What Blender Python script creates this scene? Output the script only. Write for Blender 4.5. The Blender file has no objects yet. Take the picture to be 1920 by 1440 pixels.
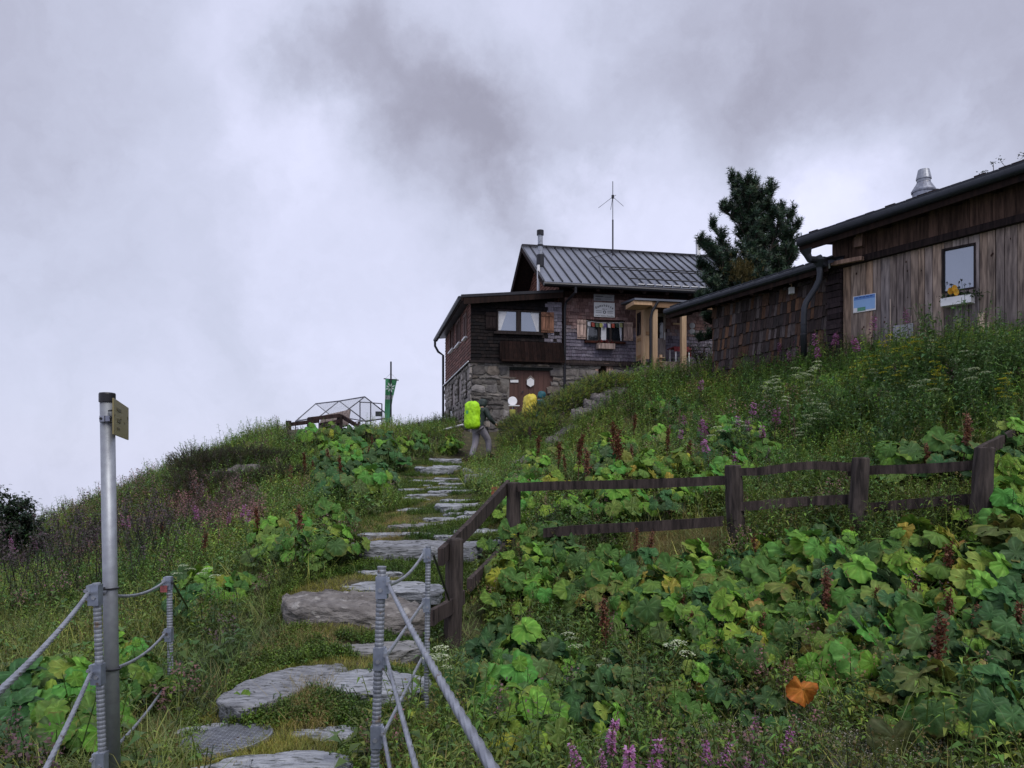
import bpy, bmesh, math, random
import numpy as np
from mathutils import Vector, Matrix
random.seed(7); rng = np.random.default_rng(7)
scene = bpy.context.scene
COL = scene.collection
F, HY = 1440.0, 880.0          # focal length and eye level in photograph pixels; eye is the world origin

# ------------------------------------------------------------------ camera, sky, sun, exposure
cam = bpy.data.cameras.new('camera'); cam.sensor_width = 36.0; cam.lens = 36.0*F/1920.0
cam.shift_y = (HY-720.0)/1920.0; cam.clip_start = 0.05; cam.clip_end = 3000
camo = bpy.data.objects.new('camera', cam); COL.objects.link(camo)
camo.location = (0, 0, 0); camo.rotation_euler = (math.radians(90), 0, 0); scene.camera = camo

SUN_EL, SUN_AZ = math.radians(52), math.radians(150)   # azimuth clockwise from +Y: high, behind the viewer to the right
world = bpy.data.worlds.new('World'); scene.world = world; world.use_nodes = True
def build_world():
    nt = world.node_tree; N = nt.nodes; L = nt.links; N.clear()
    out = N.new('ShaderNodeOutputWorld')
    sky = N.new('ShaderNodeTexSky'); sky.sky_type = 'NISHITA'; sky.sun_disc = False
    sky.sun_elevation = SUN_EL; sky.sun_rotation = SUN_AZ
    b1 = N.new('ShaderNodeBackground'); b1.inputs[1].default_value = 0.08; L.new(sky.outputs[0], b1.inputs[0])
    tc = N.new('ShaderNodeTexCoord')
    def noise(scale, detail, vec, dist=0.0, rough=0.55):
        n = N.new('ShaderNodeTexNoise'); n.inputs['Scale'].default_value = scale; n.inputs['Detail'].default_value = detail
        n.inputs['Roughness'].default_value = rough; n.inputs['Distortion'].default_value = dist; L.new(vec, n.inputs['Vector']); return n
    def vm(op, a, b):
        n = N.new('ShaderNodeVectorMath'); n.operation = op
        for i, v in ((0, a), (1, b)):
            if isinstance(v, (tuple, list)): n.inputs[i].default_value = v
            elif isinstance(v, (int, float)): n.inputs[3].default_value = v
            else: L.new(v, n.inputs[i])
        return n
    def ma(op, a, b, c=None):
        n = N.new('ShaderNodeMath'); n.operation = op
        for i, v in ((0, a), (1, b), (2, c)):
            if v is None: continue
            if isinstance(v, (int, float)): n.inputs[i].default_value = v
            else: L.new(v, n.inputs[i])
        return n.outputs[0]
    d = tc.outputs['Generated']
    n1 = noise(3.0, 9, d, 0.0, 0.6)
    off = vm('SUBTRACT', n1.outputs['Color'], (0.5, 0.5, 0.5))
    off = vm('MULTIPLY', off.outputs[0], (0.42, 0.42, 0.42))
    dd = vm('ADD', d, off.outputs[0]).outputs[0]
    val = None
    for (px, py, r, amp) in SKY_BLOBS:
        c = Vector(((px-960)/F, 1, (HY-py)/F)).normalized()
        dist = vm('DISTANCE', dd, tuple(c)).outputs['Value']
        mr = N.new('ShaderNodeMapRange'); mr.interpolation_type = 'SMOOTHERSTEP'
        L.new(dist, mr.inputs['Value']); mr.inputs['From Min'].default_value = 0; mr.inputs['From Max'].default_value = r
        mr.inputs['To Min'].default_value = amp*.74; mr.inputs['To Max'].default_value = 0
        val = mr.outputs[0] if val is None else ma('ADD', val, mr.outputs[0])
    n2 = noise(2.2, 8, dd, 0.3, 0.5); n3 = noise(8, 9, dd, 0.4, 0.6)
    v2 = ma('MULTIPLY_ADD', n2.outputs[0], 0.24, -0.12); v3 = ma('MULTIPLY_ADD', n3.outputs[0], 0.20, -0.10)
    val = ma('ADD', ma('ADD', val, v2), ma('ADD', v3, 0.61))
    rp = N.new('ShaderNodeValToRGB'); L.new(val, rp.inputs[0])
    e = rp.color_ramp.elements
    e[0].position = 0.0; e[0].color = (0.155, 0.158, 0.205, 1)
    e[1].position = 1.0; e[1].color = (0.70, 0.715, 0.86, 1)
    for p, c in ((0.3, (0.26, 0.26, 0.33, 1)), (0.55, (0.42, 0.44, 0.555, 1)), (0.8, (0.58, 0.595, 0.76, 1))):
        x = e.new(p); x.color = c
    b2 = N.new('ShaderNodeBackground'); b2.inputs[1].default_value = 1.14; L.new(rp.outputs[0], b2.inputs[0])
    mx = N.new('ShaderNodeMixShader'); mx.inputs[0].default_value = 0.94
    L.new(b1.outputs[0], mx.inputs[1]); L.new(b2.outputs[0], mx.inputs[2]); L.new(mx.outputs[0], out.inputs[0])
SKY_BLOBS = [(700, 90, .17, -.13), (790, 200, .20, -.20), (900, 320, .17, -.20), (970, 240, .16, -.17), (620, 60, .10, -.08), (1150, 300, .07, .10), (860, 90, .08, .14), (1380, 200, .10, .10), (1330, 60, .08, .12), (960, 400, .10, -.08), (1280, 170, .26, -.18),
             (1500, 80, .30, -.18), (1780, 60, .35, -.20), (1900, 230, .20, -.15), (1400, 330, .14, -.08), (1120, 60, .12, .14),
             (60, 60, .5, -.20), (300, 520, .5, .03), (960, 620, .35, .14), (1230, 390, .18, .20), (1650, 300, .22, .26), (1500, 430, .2, .22), (640, 330, .14, .10),
             (420, 60, .22, .10), (560, 250, .12, .08), (1000, 160, .08, .15)]
build_world()
sun = bpy.data.lights.new('sun', 'SUN'); sun.energy = 1.5; sun.angle = math.radians(28); sun.color = (1, 0.96, 0.9)
suno = bpy.data.objects.new('sun', sun); COL.objects.link(suno)
sd = Vector((math.sin(SUN_AZ)*math.cos(SUN_EL), math.cos(SUN_AZ)*math.cos(SUN_EL), math.sin(SUN_EL)))
suno.rotation_euler = sd.to_track_quat('Z', 'Y').to_euler()
scene.view_settings.view_transform = 'Standard'; scene.view_settings.look = 'None'
scene.view_settings.exposure = 0.38; scene.view_settings.gamma = 1.0; scene.view_settings.use_curve_mapping = False
scene.render.engine = 'CYCLES'; scene.cycles.max_bounces = 6; scene.cycles.transparent_max_bounces = 8
scene.cycles.use_denoising = True

# ------------------------------------------------------------------ materials
MATS = {}
def mat(name, col, rough=0.7, col2=None, var=0.35, scale=6.0, stretch=(1, 1, 1), bump=0.0, bscale=None, usecol=False, metal=0.0,
        spec=0.4, trans=0.0, detail=6, spots=None, alpha=None):
    if name in MATS: return MATS[name]
    m = bpy.data.materials.new(name); m.use_nodes = True; MATS[name] = m
    nt = m.node_tree; N = nt.nodes; L = nt.links
    p = N['Principled BSDF']; out = N['Material Output']
    p.inputs['Roughness'].default_value = rough; p.inputs['Metallic'].default_value = metal; p.inputs['Specular IOR Level'].default_value = spec
    tc = N.new('ShaderNodeTexCoord'); mp = N.new('ShaderNodeMapping'); L.new(tc.outputs['Object'], mp.inputs[0]); mp.inputs['Scale'].default_value = stretch
    nz = N.new('ShaderNodeTexNoise'); nz.inputs['Scale'].default_value = scale; nz.inputs['Detail'].default_value = detail; L.new(mp.outputs[0], nz.inputs['Vector'])
    cr = N.new('ShaderNodeMapRange'); L.new(nz.outputs[0], cr.inputs[0]); cr.inputs[1].default_value = 0.3; cr.inputs[2].default_value = 0.7
    mx = N.new('ShaderNodeMix'); mx.data_type = 'RGBA'; L.new(cr.outputs[0], mx.inputs[0])
    c2 = col2 if col2 else tuple(c*(1-var) for c in col)
    mx.inputs[6].default_value = (*c2, 1); mx.inputs[7].default_value = (*col, 1)
    c = mx.outputs[2]
    if spots:   # (colour, scale, threshold)
        n5 = N.new('ShaderNodeTexNoise'); n5.inputs['Scale'].default_value = spots[1]; n5.inputs['Detail'].default_value = 5; L.new(mp.outputs[0], n5.inputs['Vector'])
        r5 = N.new('ShaderNodeMapRange'); L.new(n5.outputs[0], r5.inputs[0]); r5.inputs[1].default_value = spots[2]; r5.inputs[2].default_value = spots[2]+0.07
        m5 = N.new('ShaderNodeMix'); m5.data_type = 'RGBA'; L.new(r5.outputs[0], m5.inputs[0]); L.new(c, m5.inputs[6]); m5.inputs[7].default_value = (*spots[0], 1); c = m5.outputs[2]
    if usecol:
        at = N.new('ShaderNodeAttribute'); at.attribute_name = 'Col'
        mm = N.new('ShaderNodeMix'); mm.data_type = 'RGBA'; mm.blend_type = 'MULTIPLY'; mm.inputs[0].default_value = 1
        L.new(c, mm.inputs[6]); L.new(at.outputs['Color'], mm.inputs[7]); c = mm.outputs[2]
    L.new(c, p.inputs['Base Color'])
    if bump:
        n4 = N.new('ShaderNodeTexNoise'); n4.inputs['Scale'].default_value = bscale or scale*3; n4.inputs['Detail'].default_value = 7; L.new(mp.outputs[0], n4.inputs['Vector'])
        bp = N.new('ShaderNodeBump'); bp.inputs['Strength'].default_value = 1.0; bp.inputs['Distance'].default_value = bump
        L.new(n4.outputs[0], bp.inputs['Height']); L.new(bp.outputs[0], p.inputs['Normal'])
    if trans:
        t = N.new('ShaderNodeBsdfTranslucent'); L.new(c, t.inputs[0]); ms = N.new('ShaderNodeMixShader'); ms.inputs[0].default_value = trans
        L.new(p.outputs[0], ms.inputs[1]); L.new(t.outputs[0], ms.inputs[2]); L.new(ms.outputs[0], out.inputs[0])
    if alpha is not None: p.inputs['Alpha'].default_value = alpha
    return m

# ------------------------------------------------------------------ object helpers
ORG = {}
def tag(o, label=None, cat=None, group=None, kind=None):
    if label: o['label'] = label
    if cat: o['category'] = cat
    if group: o['group'] = group
    if kind: o['kind'] = kind
    return o
def thing(name, loc, label, cat, group=None):
    o = bpy.data.objects.new(name, None); o.empty_display_size = 0.1; COL.objects.link(o); o.location = loc; ORG[o.name] = Vector(loc)
    return tag(o, label, cat, group)
class MB:
    """collects shapes given in world coordinates; build() links them as one mesh object"""
    def __init__(s): s.v = []; s.f = []; s.c = []
    def add(s, vs, fs, col=(1, 1, 1)):
        b = len(s.v); s.v += [tuple(v) for v in vs]; s.f += [tuple(i+b for i in f) for f in fs]; s.c += [col]*len(vs)
    def hexa(s, p, col=(1, 1, 1)):     # p: 4 bottom, 4 top
        s.add(p, [(3, 2, 1, 0), (4, 5, 6, 7), (0, 1, 5, 4), (1, 2, 6, 5), (2, 3, 7, 6), (3, 0, 4, 7)], col)
    def box(s, c, size, rz=0, col=(1, 1, 1), M=None):
        x, y, z = size[0]/2, size[1]/2, size[2]/2
        p = [Vector(q) for q in ((-x, -y, -z), (x, -y, -z), (x, y, -z), (-x, y, -z), (-x, -y, z), (x, -y, z), (x, y, z), (-x, y, z))]
        R = M if M is not None else Matrix.Rotation(rz, 3, 'Z')
        s.hexa([R@q+Vector(c) for q in p], col)
    def beam(s, a, b, w, h, up=(0, 0, 1), col=(1, 1, 1)):   # rectangular bar from a to b, w sideways, h along up
        a = Vector(a); b = Vector(b); t = (b-a).normalized(); side = t.cross(Vector(up)).normalized(); u = side.cross(t).normalized()
        p = [q+side*i*w/2+u*j*h/2 for q in (a, b) for i, j in ((-1, -1), (1, -1), (1, 1), (-1, 1))]
        s.hexa(p, col)
    def tube(s, pts, r, n=8, col=(1, 1, 1), cap=True, lobes=None, radii=None):
        pts = [Vector(p) for p in pts]; b = len(s.v); m = len(pts); prev = None
        for k, p in enumerate(pts):
            t = (pts[min(k+1, m-1)]-pts[max(k-1, 0)]).normalized()
            if prev is None: u = t.cross(Vector((0, 0, 1)) if abs(t.z) < .9 else Vector((1, 0, 0))).normalized()
            else: u = (prev-t*prev.dot(t)).normalized()
            prev = u; w = t.cross(u); rr = radii[k] if radii else r
            for i in range(n):
                a = 2*math.pi*i/n; q = rr
                if lobes: q = rr*(1+0.20*math.cos(6*(a+lobes*k)))
                s.v.append(tuple(p+u*math.cos(a)*q+w*math.sin(a)*q)); s.c.append(col)
        for k in range(m-1):
            for i in range(n):
                j = (i+1) % n; s.f.append((b+k*n+i, b+k*n+j, b+(k+1)*n+j, b+(k+1)*n+i))
        if cap: s.f.append(tuple(b+i for i in range(n))[::-1]); s.f.append(tuple(b+(m-1)*n+i for i in range(n)))
    def lathe(s, c, prof, n=20, col=(1, 1, 1), axis=None):
        c = Vector(c); b = len(s.v); R = axis or Matrix.Identity(3)
        for r, z in prof:
            for i in range(n):
                a = 2*math.pi*i/n; s.v.append(tuple(c+R@Vector((r*math.cos(a), r*math.sin(a), z)))); s.c.append(col)
        for k in range(len(prof)-1):
            for i in range(n):
                j = (i+1) % n; s.f.append((b+k*n+i, b+k*n+j, b+(k+1)*n+j, b+(k+1)*n+i))
        s.f.append(tuple(b+i for i in range(n))[::-1]); s.f.append(tuple(b+(len(prof)-1)*n+i for i in range(n)))
    def build(s, name, m, parent=None, smooth=False, loc=None, label=None):
        if parent is not None: o0 = ORG[parent.name]
        elif loc is not None: o0 = Vector(loc)
        else:
            a = np.array(s.v); o0 = Vector((a[:, 0].mean(), a[:, 1].mean(), a[:, 2].min()))
        me = bpy.data.meshes.new(name); me.from_pydata([(x-o0.x, y-o0.y, z-o0.z) for x, y, z in s.v], [], s.f)
        at = me.color_attributes.new('Col', 'FLOAT_COLOR', 'POINT')
        at.data.foreach_set('color', np.concatenate([np.array(s.c, dtype=np.float32), np.ones((len(s.c), 1), np.float32)], 1).ravel())
        me.materials.append(m)
        if smooth: me.polygons.foreach_set('use_smooth', [True]*len(me.polygons))
        me.update(); o = bpy.data.objects.new(name, me); COL.objects.link(o); ORG[o.name] = o0
        if parent is not None: o.parent = parent
        else: o.location = o0
        if label: o['label'] = label
        return o
def P(px, py, Y): return Vector(((px-960)/F*Y, Y, (HY-py)/F*Y))
def pix(p): return (960+F*p[0]/p[1], HY-F*p[2]/p[1])
def jit(c, a=0.2):
    k = 1+random.uniform(-a, a); return tuple(x*k for x in c)
class Wall:
    """vertical plane through photo column px0 at depth Y0, running towards vanishing column vx; off = distance towards the viewer"""
    def __init__(s, px0, Y0, vx):
        s.p = Vector(((px0-960)/F*Y0, Y0)); d = Vector(((vx-960)/F, 1)).normalized()
        if vx > 4000: s.d = d
        else: s.d = -d if vx < 960 else d
        if s.d.x < 0: s.d = -s.d
        s.n = Vector((s.d.y, -s.d.x));
        if s.n.y > 0: s.n = -s.n
    def Y(s, px, off=0):
        r = Vector(((px-960)/F, 1)); return (s.p+s.n*off).dot(s.n)/r.dot(s.n)
    def pt(s, px, py, off=0): return P(px, py, s.Y(px, off))
    def s(s_, px, off=0):
        q = s_.pt(px, 0, off); return (Vector((q.x, q.y))-s_.p).dot(s_.d)
    def z(s_, px, py, off=0): return s_.pt(px, py, off).z
    def w(s_, s, off, z):
        q = s_.p+s_.d*s+s_.n*off; return Vector((q.x, q.y, z))
    def slab(w, mb, s0, s1, z0, z1, o0, o1, col=(1, 1, 1), col2=None):
        mb.hexa([w.w(s0, o1, z0), w.w(s1, o1, z0), w.w(s1, o0, z0), w.w(s0, o0, z0), w.w(s0, o1, z1), w.w(s1, o1, z1), w.w(s1, o0, z1), w.w(s0, o0, z1)], col)
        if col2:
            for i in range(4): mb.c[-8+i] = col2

# ------------------------------------------------------------------ terrain (thin plate spline through surveyed points)
CP = []
def cp(px, py, Y, dz=0): q = P(px, py, Y); CP.append((q.x, q.y, q.z+dz))
PATHP = [(500, 1432, 3.8), (425, 1394, 4.2), (610, 1378, 4.3), (535, 1292, 4.95), (695, 1288, 5.0), (690, 1221, 5.8), (650, 1152, 6.4), (735, 1105, 7.2), (760, 1072, 8.0),
         (800, 1044, 8.6), (800, 1004, 9.6), (855, 970, 11), (870, 943, 12.3), (800, 922, 14), (800, 907, 15.4), (815, 889, 17.5), (880, 866, 21)]
for q in PATHP: cp(*q)
for q in [(0, 1440, 4.2), (0, 1300, 5.6), (0, 1160, 9), (100, 1090, 11.5), (250, 1000, 14), (250, 1200, 7.2), (330, 1360, 4.9), (400, 1110, 8.5), (500, 1010, 11), (600, 910, 15),
          (700, 868, 18), (330, 930, 15), (430, 868, 17.5), (540, 808, 20.5), (660, 806, 23), (760, 818, 26), (690, 950, 12.3), (620, 1050, 8.6), (560, 1110, 7.2), (420, 1230, 6.3), (400, 1290, 5.3),
          (350, 1000, 12.5), (150, 1010, 14.5)]: cp(*q)
CP += [(-12.5, 17, -2.2), (-11, 24, -2.0), (-16, 15, -3.2), (-9, 30, -1.2), (-16, 30, -6), (-14, 8, -2.6), (-9, 5, -2.1), (-6, 32, 0.9), (-3, 33, 1.5), (0, 34, 1.9), (6, 34, 3.2), (13, 34, 5), (14, 22, 4.4), (14, 12, 3.6),
       (12, 5, 1.2), (0, 0, -1.62), (-1.5, 1.5, -1.62), (1.5, 1.8, -1.58), (-3.5, 2.5, -1.75), (3.5, 2, -1.4), (0, -6, -1.8), (-8, -6, -2.4), (8, -6, -0.6), (8, 1, .2)]
for q in [(1900, 1440, 3.8, -.12), (1900, 1210, 5, -.15), (1860, 1010, 6.5), (1617, 1005, 7.0), (1375, 1030, 7.6), (1150, 1075, 7.6, -.1), (965, 1040, 8.7), (862, 1232, 6.4, -.02), (900, 1236, 6.35, -.02), (828, 1232, 6.3), (900, 1190, 6.9), (1000, 1230, 6, -.12),
          (1000, 1400, 4.4, -.1), (1400, 1320, 4.7, -.18), (1400, 1160, 5.9, -.15), (1650, 1160, 5.6, -.15), (1000, 885, 14.5, -.1), (1100, 865, 12, -.2), (1300, 865, 10.8, -.25), (1600, 810, 10.8, -.25),
          (1850, 790, 9, -.2), (1300, 765, 17, -.25), (1500, 725, 15, -.3), (1200, 722, 24), (1280, 712, 24.3), (1345, 700, 19.5, -.2), (1582, 650, 15.8, -.35), (1920, 612, 13, -.35), (1150, 724, 21.4), (1100, 748, 21.2), (1050, 782, 20.9), (1110, 776, 19.5), (1150, 762, 19.6), (1050, 812, 19.2), (1200, 745, 19.8),
           (965, 852, 21.2), (1000, 846, 22.2), (1000, 862, 18), (930, 856, 21.4), (884, 817, 24.4), (1000, 817, 24.2), (1090, 790, 24.6), (1190, 714, 25.8), (838, 802, 32), (1700, 700, 12, -.3)]: cp(*q)
CPA = np.array(CP); _n = len(CPA)
def _U(r2): return np.where(r2 > 1e-12, 0.5*r2*np.log(r2+1e-20), 0.0)
_K = _U(((CPA[:, None, :2]-CPA[None, :, :2])**2).sum(-1))+np.eye(_n)*0.02
_Pm = np.c_[np.ones(_n), CPA[:, :2]]
_W = np.linalg.solve(np.block([[_K, _Pm], [_Pm.T, np.zeros((3, 3))]]), np.r_[CPA[:, 2], 0, 0, 0])
def _n2(x, y, s, seed=0):
    return (np.sin(x*s*1.3+seed)+np.sin(y*s*1.1+seed*2.1)+np.sin((x+y)*s*.9+1.7*seed)+np.sin((x-y)*s*1.7+.6*seed))*.25
def gz(x, y):
    x = np.atleast_1d(np.asarray(x, float)); y = np.atleast_1d(np.asarray(y, float)); shp = x.shape; x = x.ravel(); y = y.ravel()
    xc = np.clip(x, -15, 14); yc = np.clip(y, -6, 33)
    out = np.empty(len(x))
    for i in range(0, len(x), 20000):
        a = np.c_[xc[i:i+20000], yc[i:i+20000]]
        out[i:i+20000] = _U(((a[:, None]-CPA[None, :, :2])**2).sum(-1))@_W[:_n]+_W[_n]+a@_W[_n+1:]
    out += _n2(x, y, 2.3, 1)*.02+_n2(x, y, 5.1, 4)*.012
    out += -0.55*np.clip(-15-x, 0, None)+0.18*np.clip(x-14, 0, 60)-0.4*np.clip(y-33, 0, None)-0.15*np.clip(-6-y, 0, None)
    return out.reshape(shp)
def g1(x, y): return float(gz([x], [y])[0])
_gx = np.arange(-15, 14.01, .1); _gy = np.arange(-6, 33.01, .1)
_GZ = gz(*np.meshgrid(_gx, _gy, indexing='ij'))
def gf(x, y):   # fast lookup
    x = np.clip(np.asarray(x, float), -14.99, 13.9); y = np.clip(np.asarray(y, float), -5.99, 32.9)
    i = (x+15)/.1; j = (y+6)/.1; a = i.astype(int); b = j.astype(int); u = i-a; v = j-b
    return _GZ[a, b]*(1-u)*(1-v)+_GZ[a+1, b]*u*(1-v)+_GZ[a, b+1]*(1-u)*v+_GZ[a+1, b+1]*u*v
def gray(px, py, y0=2.0):
    """the ground point under a photo position"""
    ys = np.arange(y0, 32.5, .05); xs = (px-960)/F*ys; zs = (HY-py)/F*ys; g = gf(xs, ys); k = np.nonzero(zs <= g)[0]
    i = k[0] if len(k) else len(ys)-1
    return Vector((xs[i], ys[i], g[i]))
def gtop(px, py, h, y0=2.0):
    """base of a plant h metres tall whose tip shows at (px, py)"""
    ys = np.arange(y0, 32.5, .05); xs = (px-960)/F*ys; zs = (HY-py)/F*ys-h; g = gf(xs, ys); k = np.nonzero(zs <= g)[0]
    i = k[0] if len(k) else len(ys)-1
    return Vector((xs[i], ys[i], g[i]))
def axis(lo, hi, st, far): 
    a = list(np.arange(lo, hi+.001, st)); s = st; x = hi; b = []
    while x < far: s *= 1.35; x += s; b.append(x)
    s = st; x = lo; c = []
    while x > -far: s *= 1.35; x -= s; c.append(x)
    return np.array(c[::-1]+a+b)
ax_, ay_ = axis(-15, 14, .14, 700), axis(-3, 33, .14, 700)
XX, YY = np.meshgrid(ax_, ay_, indexing='ij'); ZZ = gz(XX, YY)
def grid_mesh(name, XX, YY, ZZ, m):
    nx, ny = XX.shape; me = bpy.data.meshes.new(name); V = np.c_[XX.ravel(), YY.ravel(), ZZ.ravel()]
    idx = np.arange(nx*ny).reshape(nx, ny); q = np.c_[idx[:-1, :-1].ravel(), idx[1:, :-1].ravel(), idx[1:, 1:].ravel(), idx[:-1, 1:].ravel()]
    me.vertices.add(len(V)); me.vertices.foreach_set('co', V.ravel()); me.loops.add(q.size); me.loops.foreach_set('vertex_index', q.ravel().astype(np.int32))
    me.polygons.add(len(q)); me.polygons.foreach_set('loop_start', (np.arange(len(q))*4).astype(np.int32)); me.update(calc_edges=True)
    me.polygons.foreach_set('use_smooth', [True]*len(q)); me.materials.append(m); o = bpy.data.objects.new(name, me); COL.objects.link(o); return o
m_ground = mat('soil_and_moss', (0.060, 0.062, 0.026), .95, col2=(0.040, 0.030, 0.018), scale=2.5, bump=.03, bscale=14, spots=((0.10, 0.085, 0.04), 5, .56))
tag(grid_mesh('ground', XX, YY, ZZ, m_ground), kind='structure')
# ------------------------------------------------------------------ shared materials
m_rock = mat('grey_gneiss', (0.34, 0.35, 0.37), .62, col2=(0.15, 0.155, 0.165), scale=7, stretch=(1, 4, 4), bump=.022, bscale=13, usecol=True, spots=((0.07, 0.075, 0.07), 11, .57))
m_rock2 = mat('rough_boulder', (0.30, 0.285, 0.27), .85, col2=(0.13, 0.12, 0.115), scale=9, stretch=(1, 1, 2.2), bump=.045, bscale=14, usecol=True, spots=((0.42, 0.41, 0.39), 7, .60))
m_wdark = mat('weathered_dark_wood', (0.040, 0.031, 0.030), .9, spec=.15, col2=(0.013, 0.011, 0.012), scale=4, stretch=(6, 6, .6), bump=.006, bscale=20, usecol=True)
m_shingle = mat('weathered_shingles', (0.62, 0.56, 0.56), .85, spec=.2, col2=(0.30, 0.27, 0.28), scale=14, stretch=(2, 2, .5), bump=.004, bscale=40, usecol=True)
m_plank = mat('grey_brown_planks', (0.50, 0.43, 0.38), .85, spec=.2, col2=(0.13, 0.11, 0.105), scale=3.4, stretch=(7, 7, .7), bump=.004, bscale=14, usecol=True, spots=((0.05, 0.035, 0.03), 2.6, .70))
m_new = mat('new_larch_wood', (0.50, 0.35, 0.22), .7, col2=(0.38, 0.25, 0.15), scale=5, stretch=(5, 5, .5), bump=.001, usecol=True)
m_stonewall = mat('fieldstone', (0.42, 0.39, 0.37), .9, col2=(0.17, 0.155, 0.15), scale=7, bump=.02, bscale=18, usecol=True)
m_mortar = mat('old_mortar', (0.19, 0.175, 0.16), .95, scale=8, bump=.02, bscale=20)
m_roof = mat('seamed_sheet_metal', (0.185, 0.20, 0.24), .42, col2=(0.12, 0.13, 0.165), scale=.8, metal=.35, usecol=True)
m_black = mat('black_metal', (0.022, 0.022, 0.028), .45, metal=.3)
m_gutter = mat('dark_grey_gutter', (0.030, 0.034, 0.044), .5, metal=.5)
m_glass = mat('dark_window_glass', (0.012, 0.014, 0.018), .04, spec=1.0, var=0)
m_glassr = mat('sky_reflecting_glass', (0.30, 0.33, 0.38), .07, metal=.75, var=.12, scale=1.2)
m_white = mat('white_paint', (0.72, 0.72, 0.74), .5, var=.12)
m_curtain = mat('lace_curtain', (0.55, 0.56, 0.60), .9, var=.2, scale=8)
m_brown = mat('dark_brown_boards', (0.030, 0.018, 0.015), .95, spec=.1, col2=(0.012, 0.009, 0.009), scale=3, stretch=(5, 5, .5), bump=.003, usecol=True)
m_red = mat('red_brown_door_wood', (0.090, 0.040, 0.032), .65, col2=(0.07, 0.032, 0.025), scale=3, stretch=(5, 5, .5), bump=.003, usecol=True)
m_steel = mat('galvanised_steel', (0.36, 0.38, 0.42), .42, col2=(0.20, 0.21, 0.245), scale=18, metal=.55, usecol=True, spots=((0.15, 0.12, 0.10), 26, .64))
m_pole = mat('matt_galvanised_pole', (0.33, 0.35, 0.38), .5, col2=(0.26, 0.27, 0.30), scale=30, metal=.6, bump=.0004, bscale=150)
m_plastic = mat('black_plastic', (0.012, 0.012, 0.016), .4)
m_ysign = mat('yellow_sign_paint', (0.22, 0.185, 0.085), .5, var=.1)
m_ink = mat('dark_sign_ink', (0.03, 0.035, 0.04), .6)

# ------------------------------------------------------------------ generic cladding builders
def shingles(w, mb, s0, s1, z0, z1, rowh, wid, off, colf, holes=(), thick=.018):
    """courses of single shingles on wall w; holes are (s0,s1,z0,z1)"""
    nrow = int(math.ceil((z1-z0)/rowh))
    for r in range(nrow):
        za = z0+r*rowh; zb = min(za+rowh*1.12, z1); s = s0-random.uniform(0, wid)
        while s < s1:
            ww = wid*random.uniform(.65, 1.35); a, b = max(s, s0), min(s+ww-.006, s1); s += ww
            if b-a < .01: continue
            c = (a+b)/2; zz = (za+zb)/2
            if any(h[0] < c < h[1] and h[2] < zz < h[3] for h in holes): continue
            lo = za+random.uniform(-.012, .012)*rowh/.14; t = thick*random.uniform(.7, 1.3)
            cc = colf((c-s0)/(s1-s0), (zz-z0)/(z1-z0))
            mb.hexa([w.w(a, off+t+.012, lo), w.w(b, off+t+.012, lo), w.w(b, off, lo), w.w(a, off, lo),
                     w.w(a, off+.006, zb), w.w(b, off+.006, zb), w.w(b, off, zb), w.w(a, off, zb)], cc)
def stones(w, mb, s0, s1, z0, z1, off, colf, holes=(), big=1.0):
    z = z0
    while z < z1-.03:
        h = random.uniform(.09, .30)*big; h = min(h, z1-z); s = s0
        while s < s1-.02:
            ww = min(random.uniform(.16, .55)*big, s1-s); c = s+ww/2; zz = z+h/2
            if any(q[0]-.02 < c < q[1]+.02 and q[2]-.02 < zz < q[3]+.02 for q in holes): s += .08; continue
            g = .012; j = lambda: random.uniform(-.045, .045)*big; d = random.uniform(.01, .06)
            k = random.random()
            n = 8; pts = []
            for i in range(n):
                a = 2*math.pi*(i+.5)/n; ex = .55
                px_ = math.copysign(abs(math.cos(a))**ex, math.cos(a))*(ww/2-g); pz_ = math.copysign(abs(math.sin(a))**ex, math.sin(a))*(h/2-g)
                pts.append((min(max(c+px_*1.06+j(), s0-.01), s1+.01), zz+pz_*1.06+j()))
            cc = colf((c-s0)/(s1-s0), (zz-z0)/(z1-z0))
            vs = [w.w(a, off-.01, b) for a, b in pts]+[w.w(c+(a-c)*.9, off+d, zz+(b-zz)*.88) for a, b in pts]+[w.w(c+j()*.6, off+d+.02, zz)]
            mb.add(vs, [(i, (i+1) % n, n+(i+1) % n, n+i) for i in range(n)]+[(n+i, n+(i+1) % n, 2*n) for i in range(n)], cc)
            s += ww
        z += h
def text_mesh(txt, size, name, m, loc, xdir, parent=None, bold=0.0, width=None, zoff=0.0):
    cu = bpy.data.curves.new('lettering', 'FONT'); cu.body = txt; cu.size = size; cu.align_x = 'CENTER'; cu.align_y = 'CENTER'; cu.offset = bold; cu.extrude = .001; cu.resolution_u = 3
    o = bpy.data.objects.new('lettering', cu); COL.objects.link(o); dg = bpy.context.evaluated_depsgraph_get(); dg.update()
    me = bpy.data.meshes.new_from_object(o.evaluated_get(dg)); bpy.data.objects.remove(o); bpy.data.curves.remove(cu)
    x = Vector((xdir[0], xdir[1], 0)).normalized(); z = Vector((0, 0, 1)); n = x.cross(z)
    vs = [Vector(v.co) for v in me.vertices]; fs = [tuple(p.vertices) for p in me.polygons]; bpy.data.meshes.remove(me)
    sx = 1.0
    if width and vs:
        w0 = max(v.x for v in vs)-min(v.x for v in vs); sx = width/w0 if w0 > 0 else 1
    return [Vector(loc)+x*v.x*sx+z*v.y+n*(v.z+zoff) for v in vs], fs
def arrow(): pass

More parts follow.
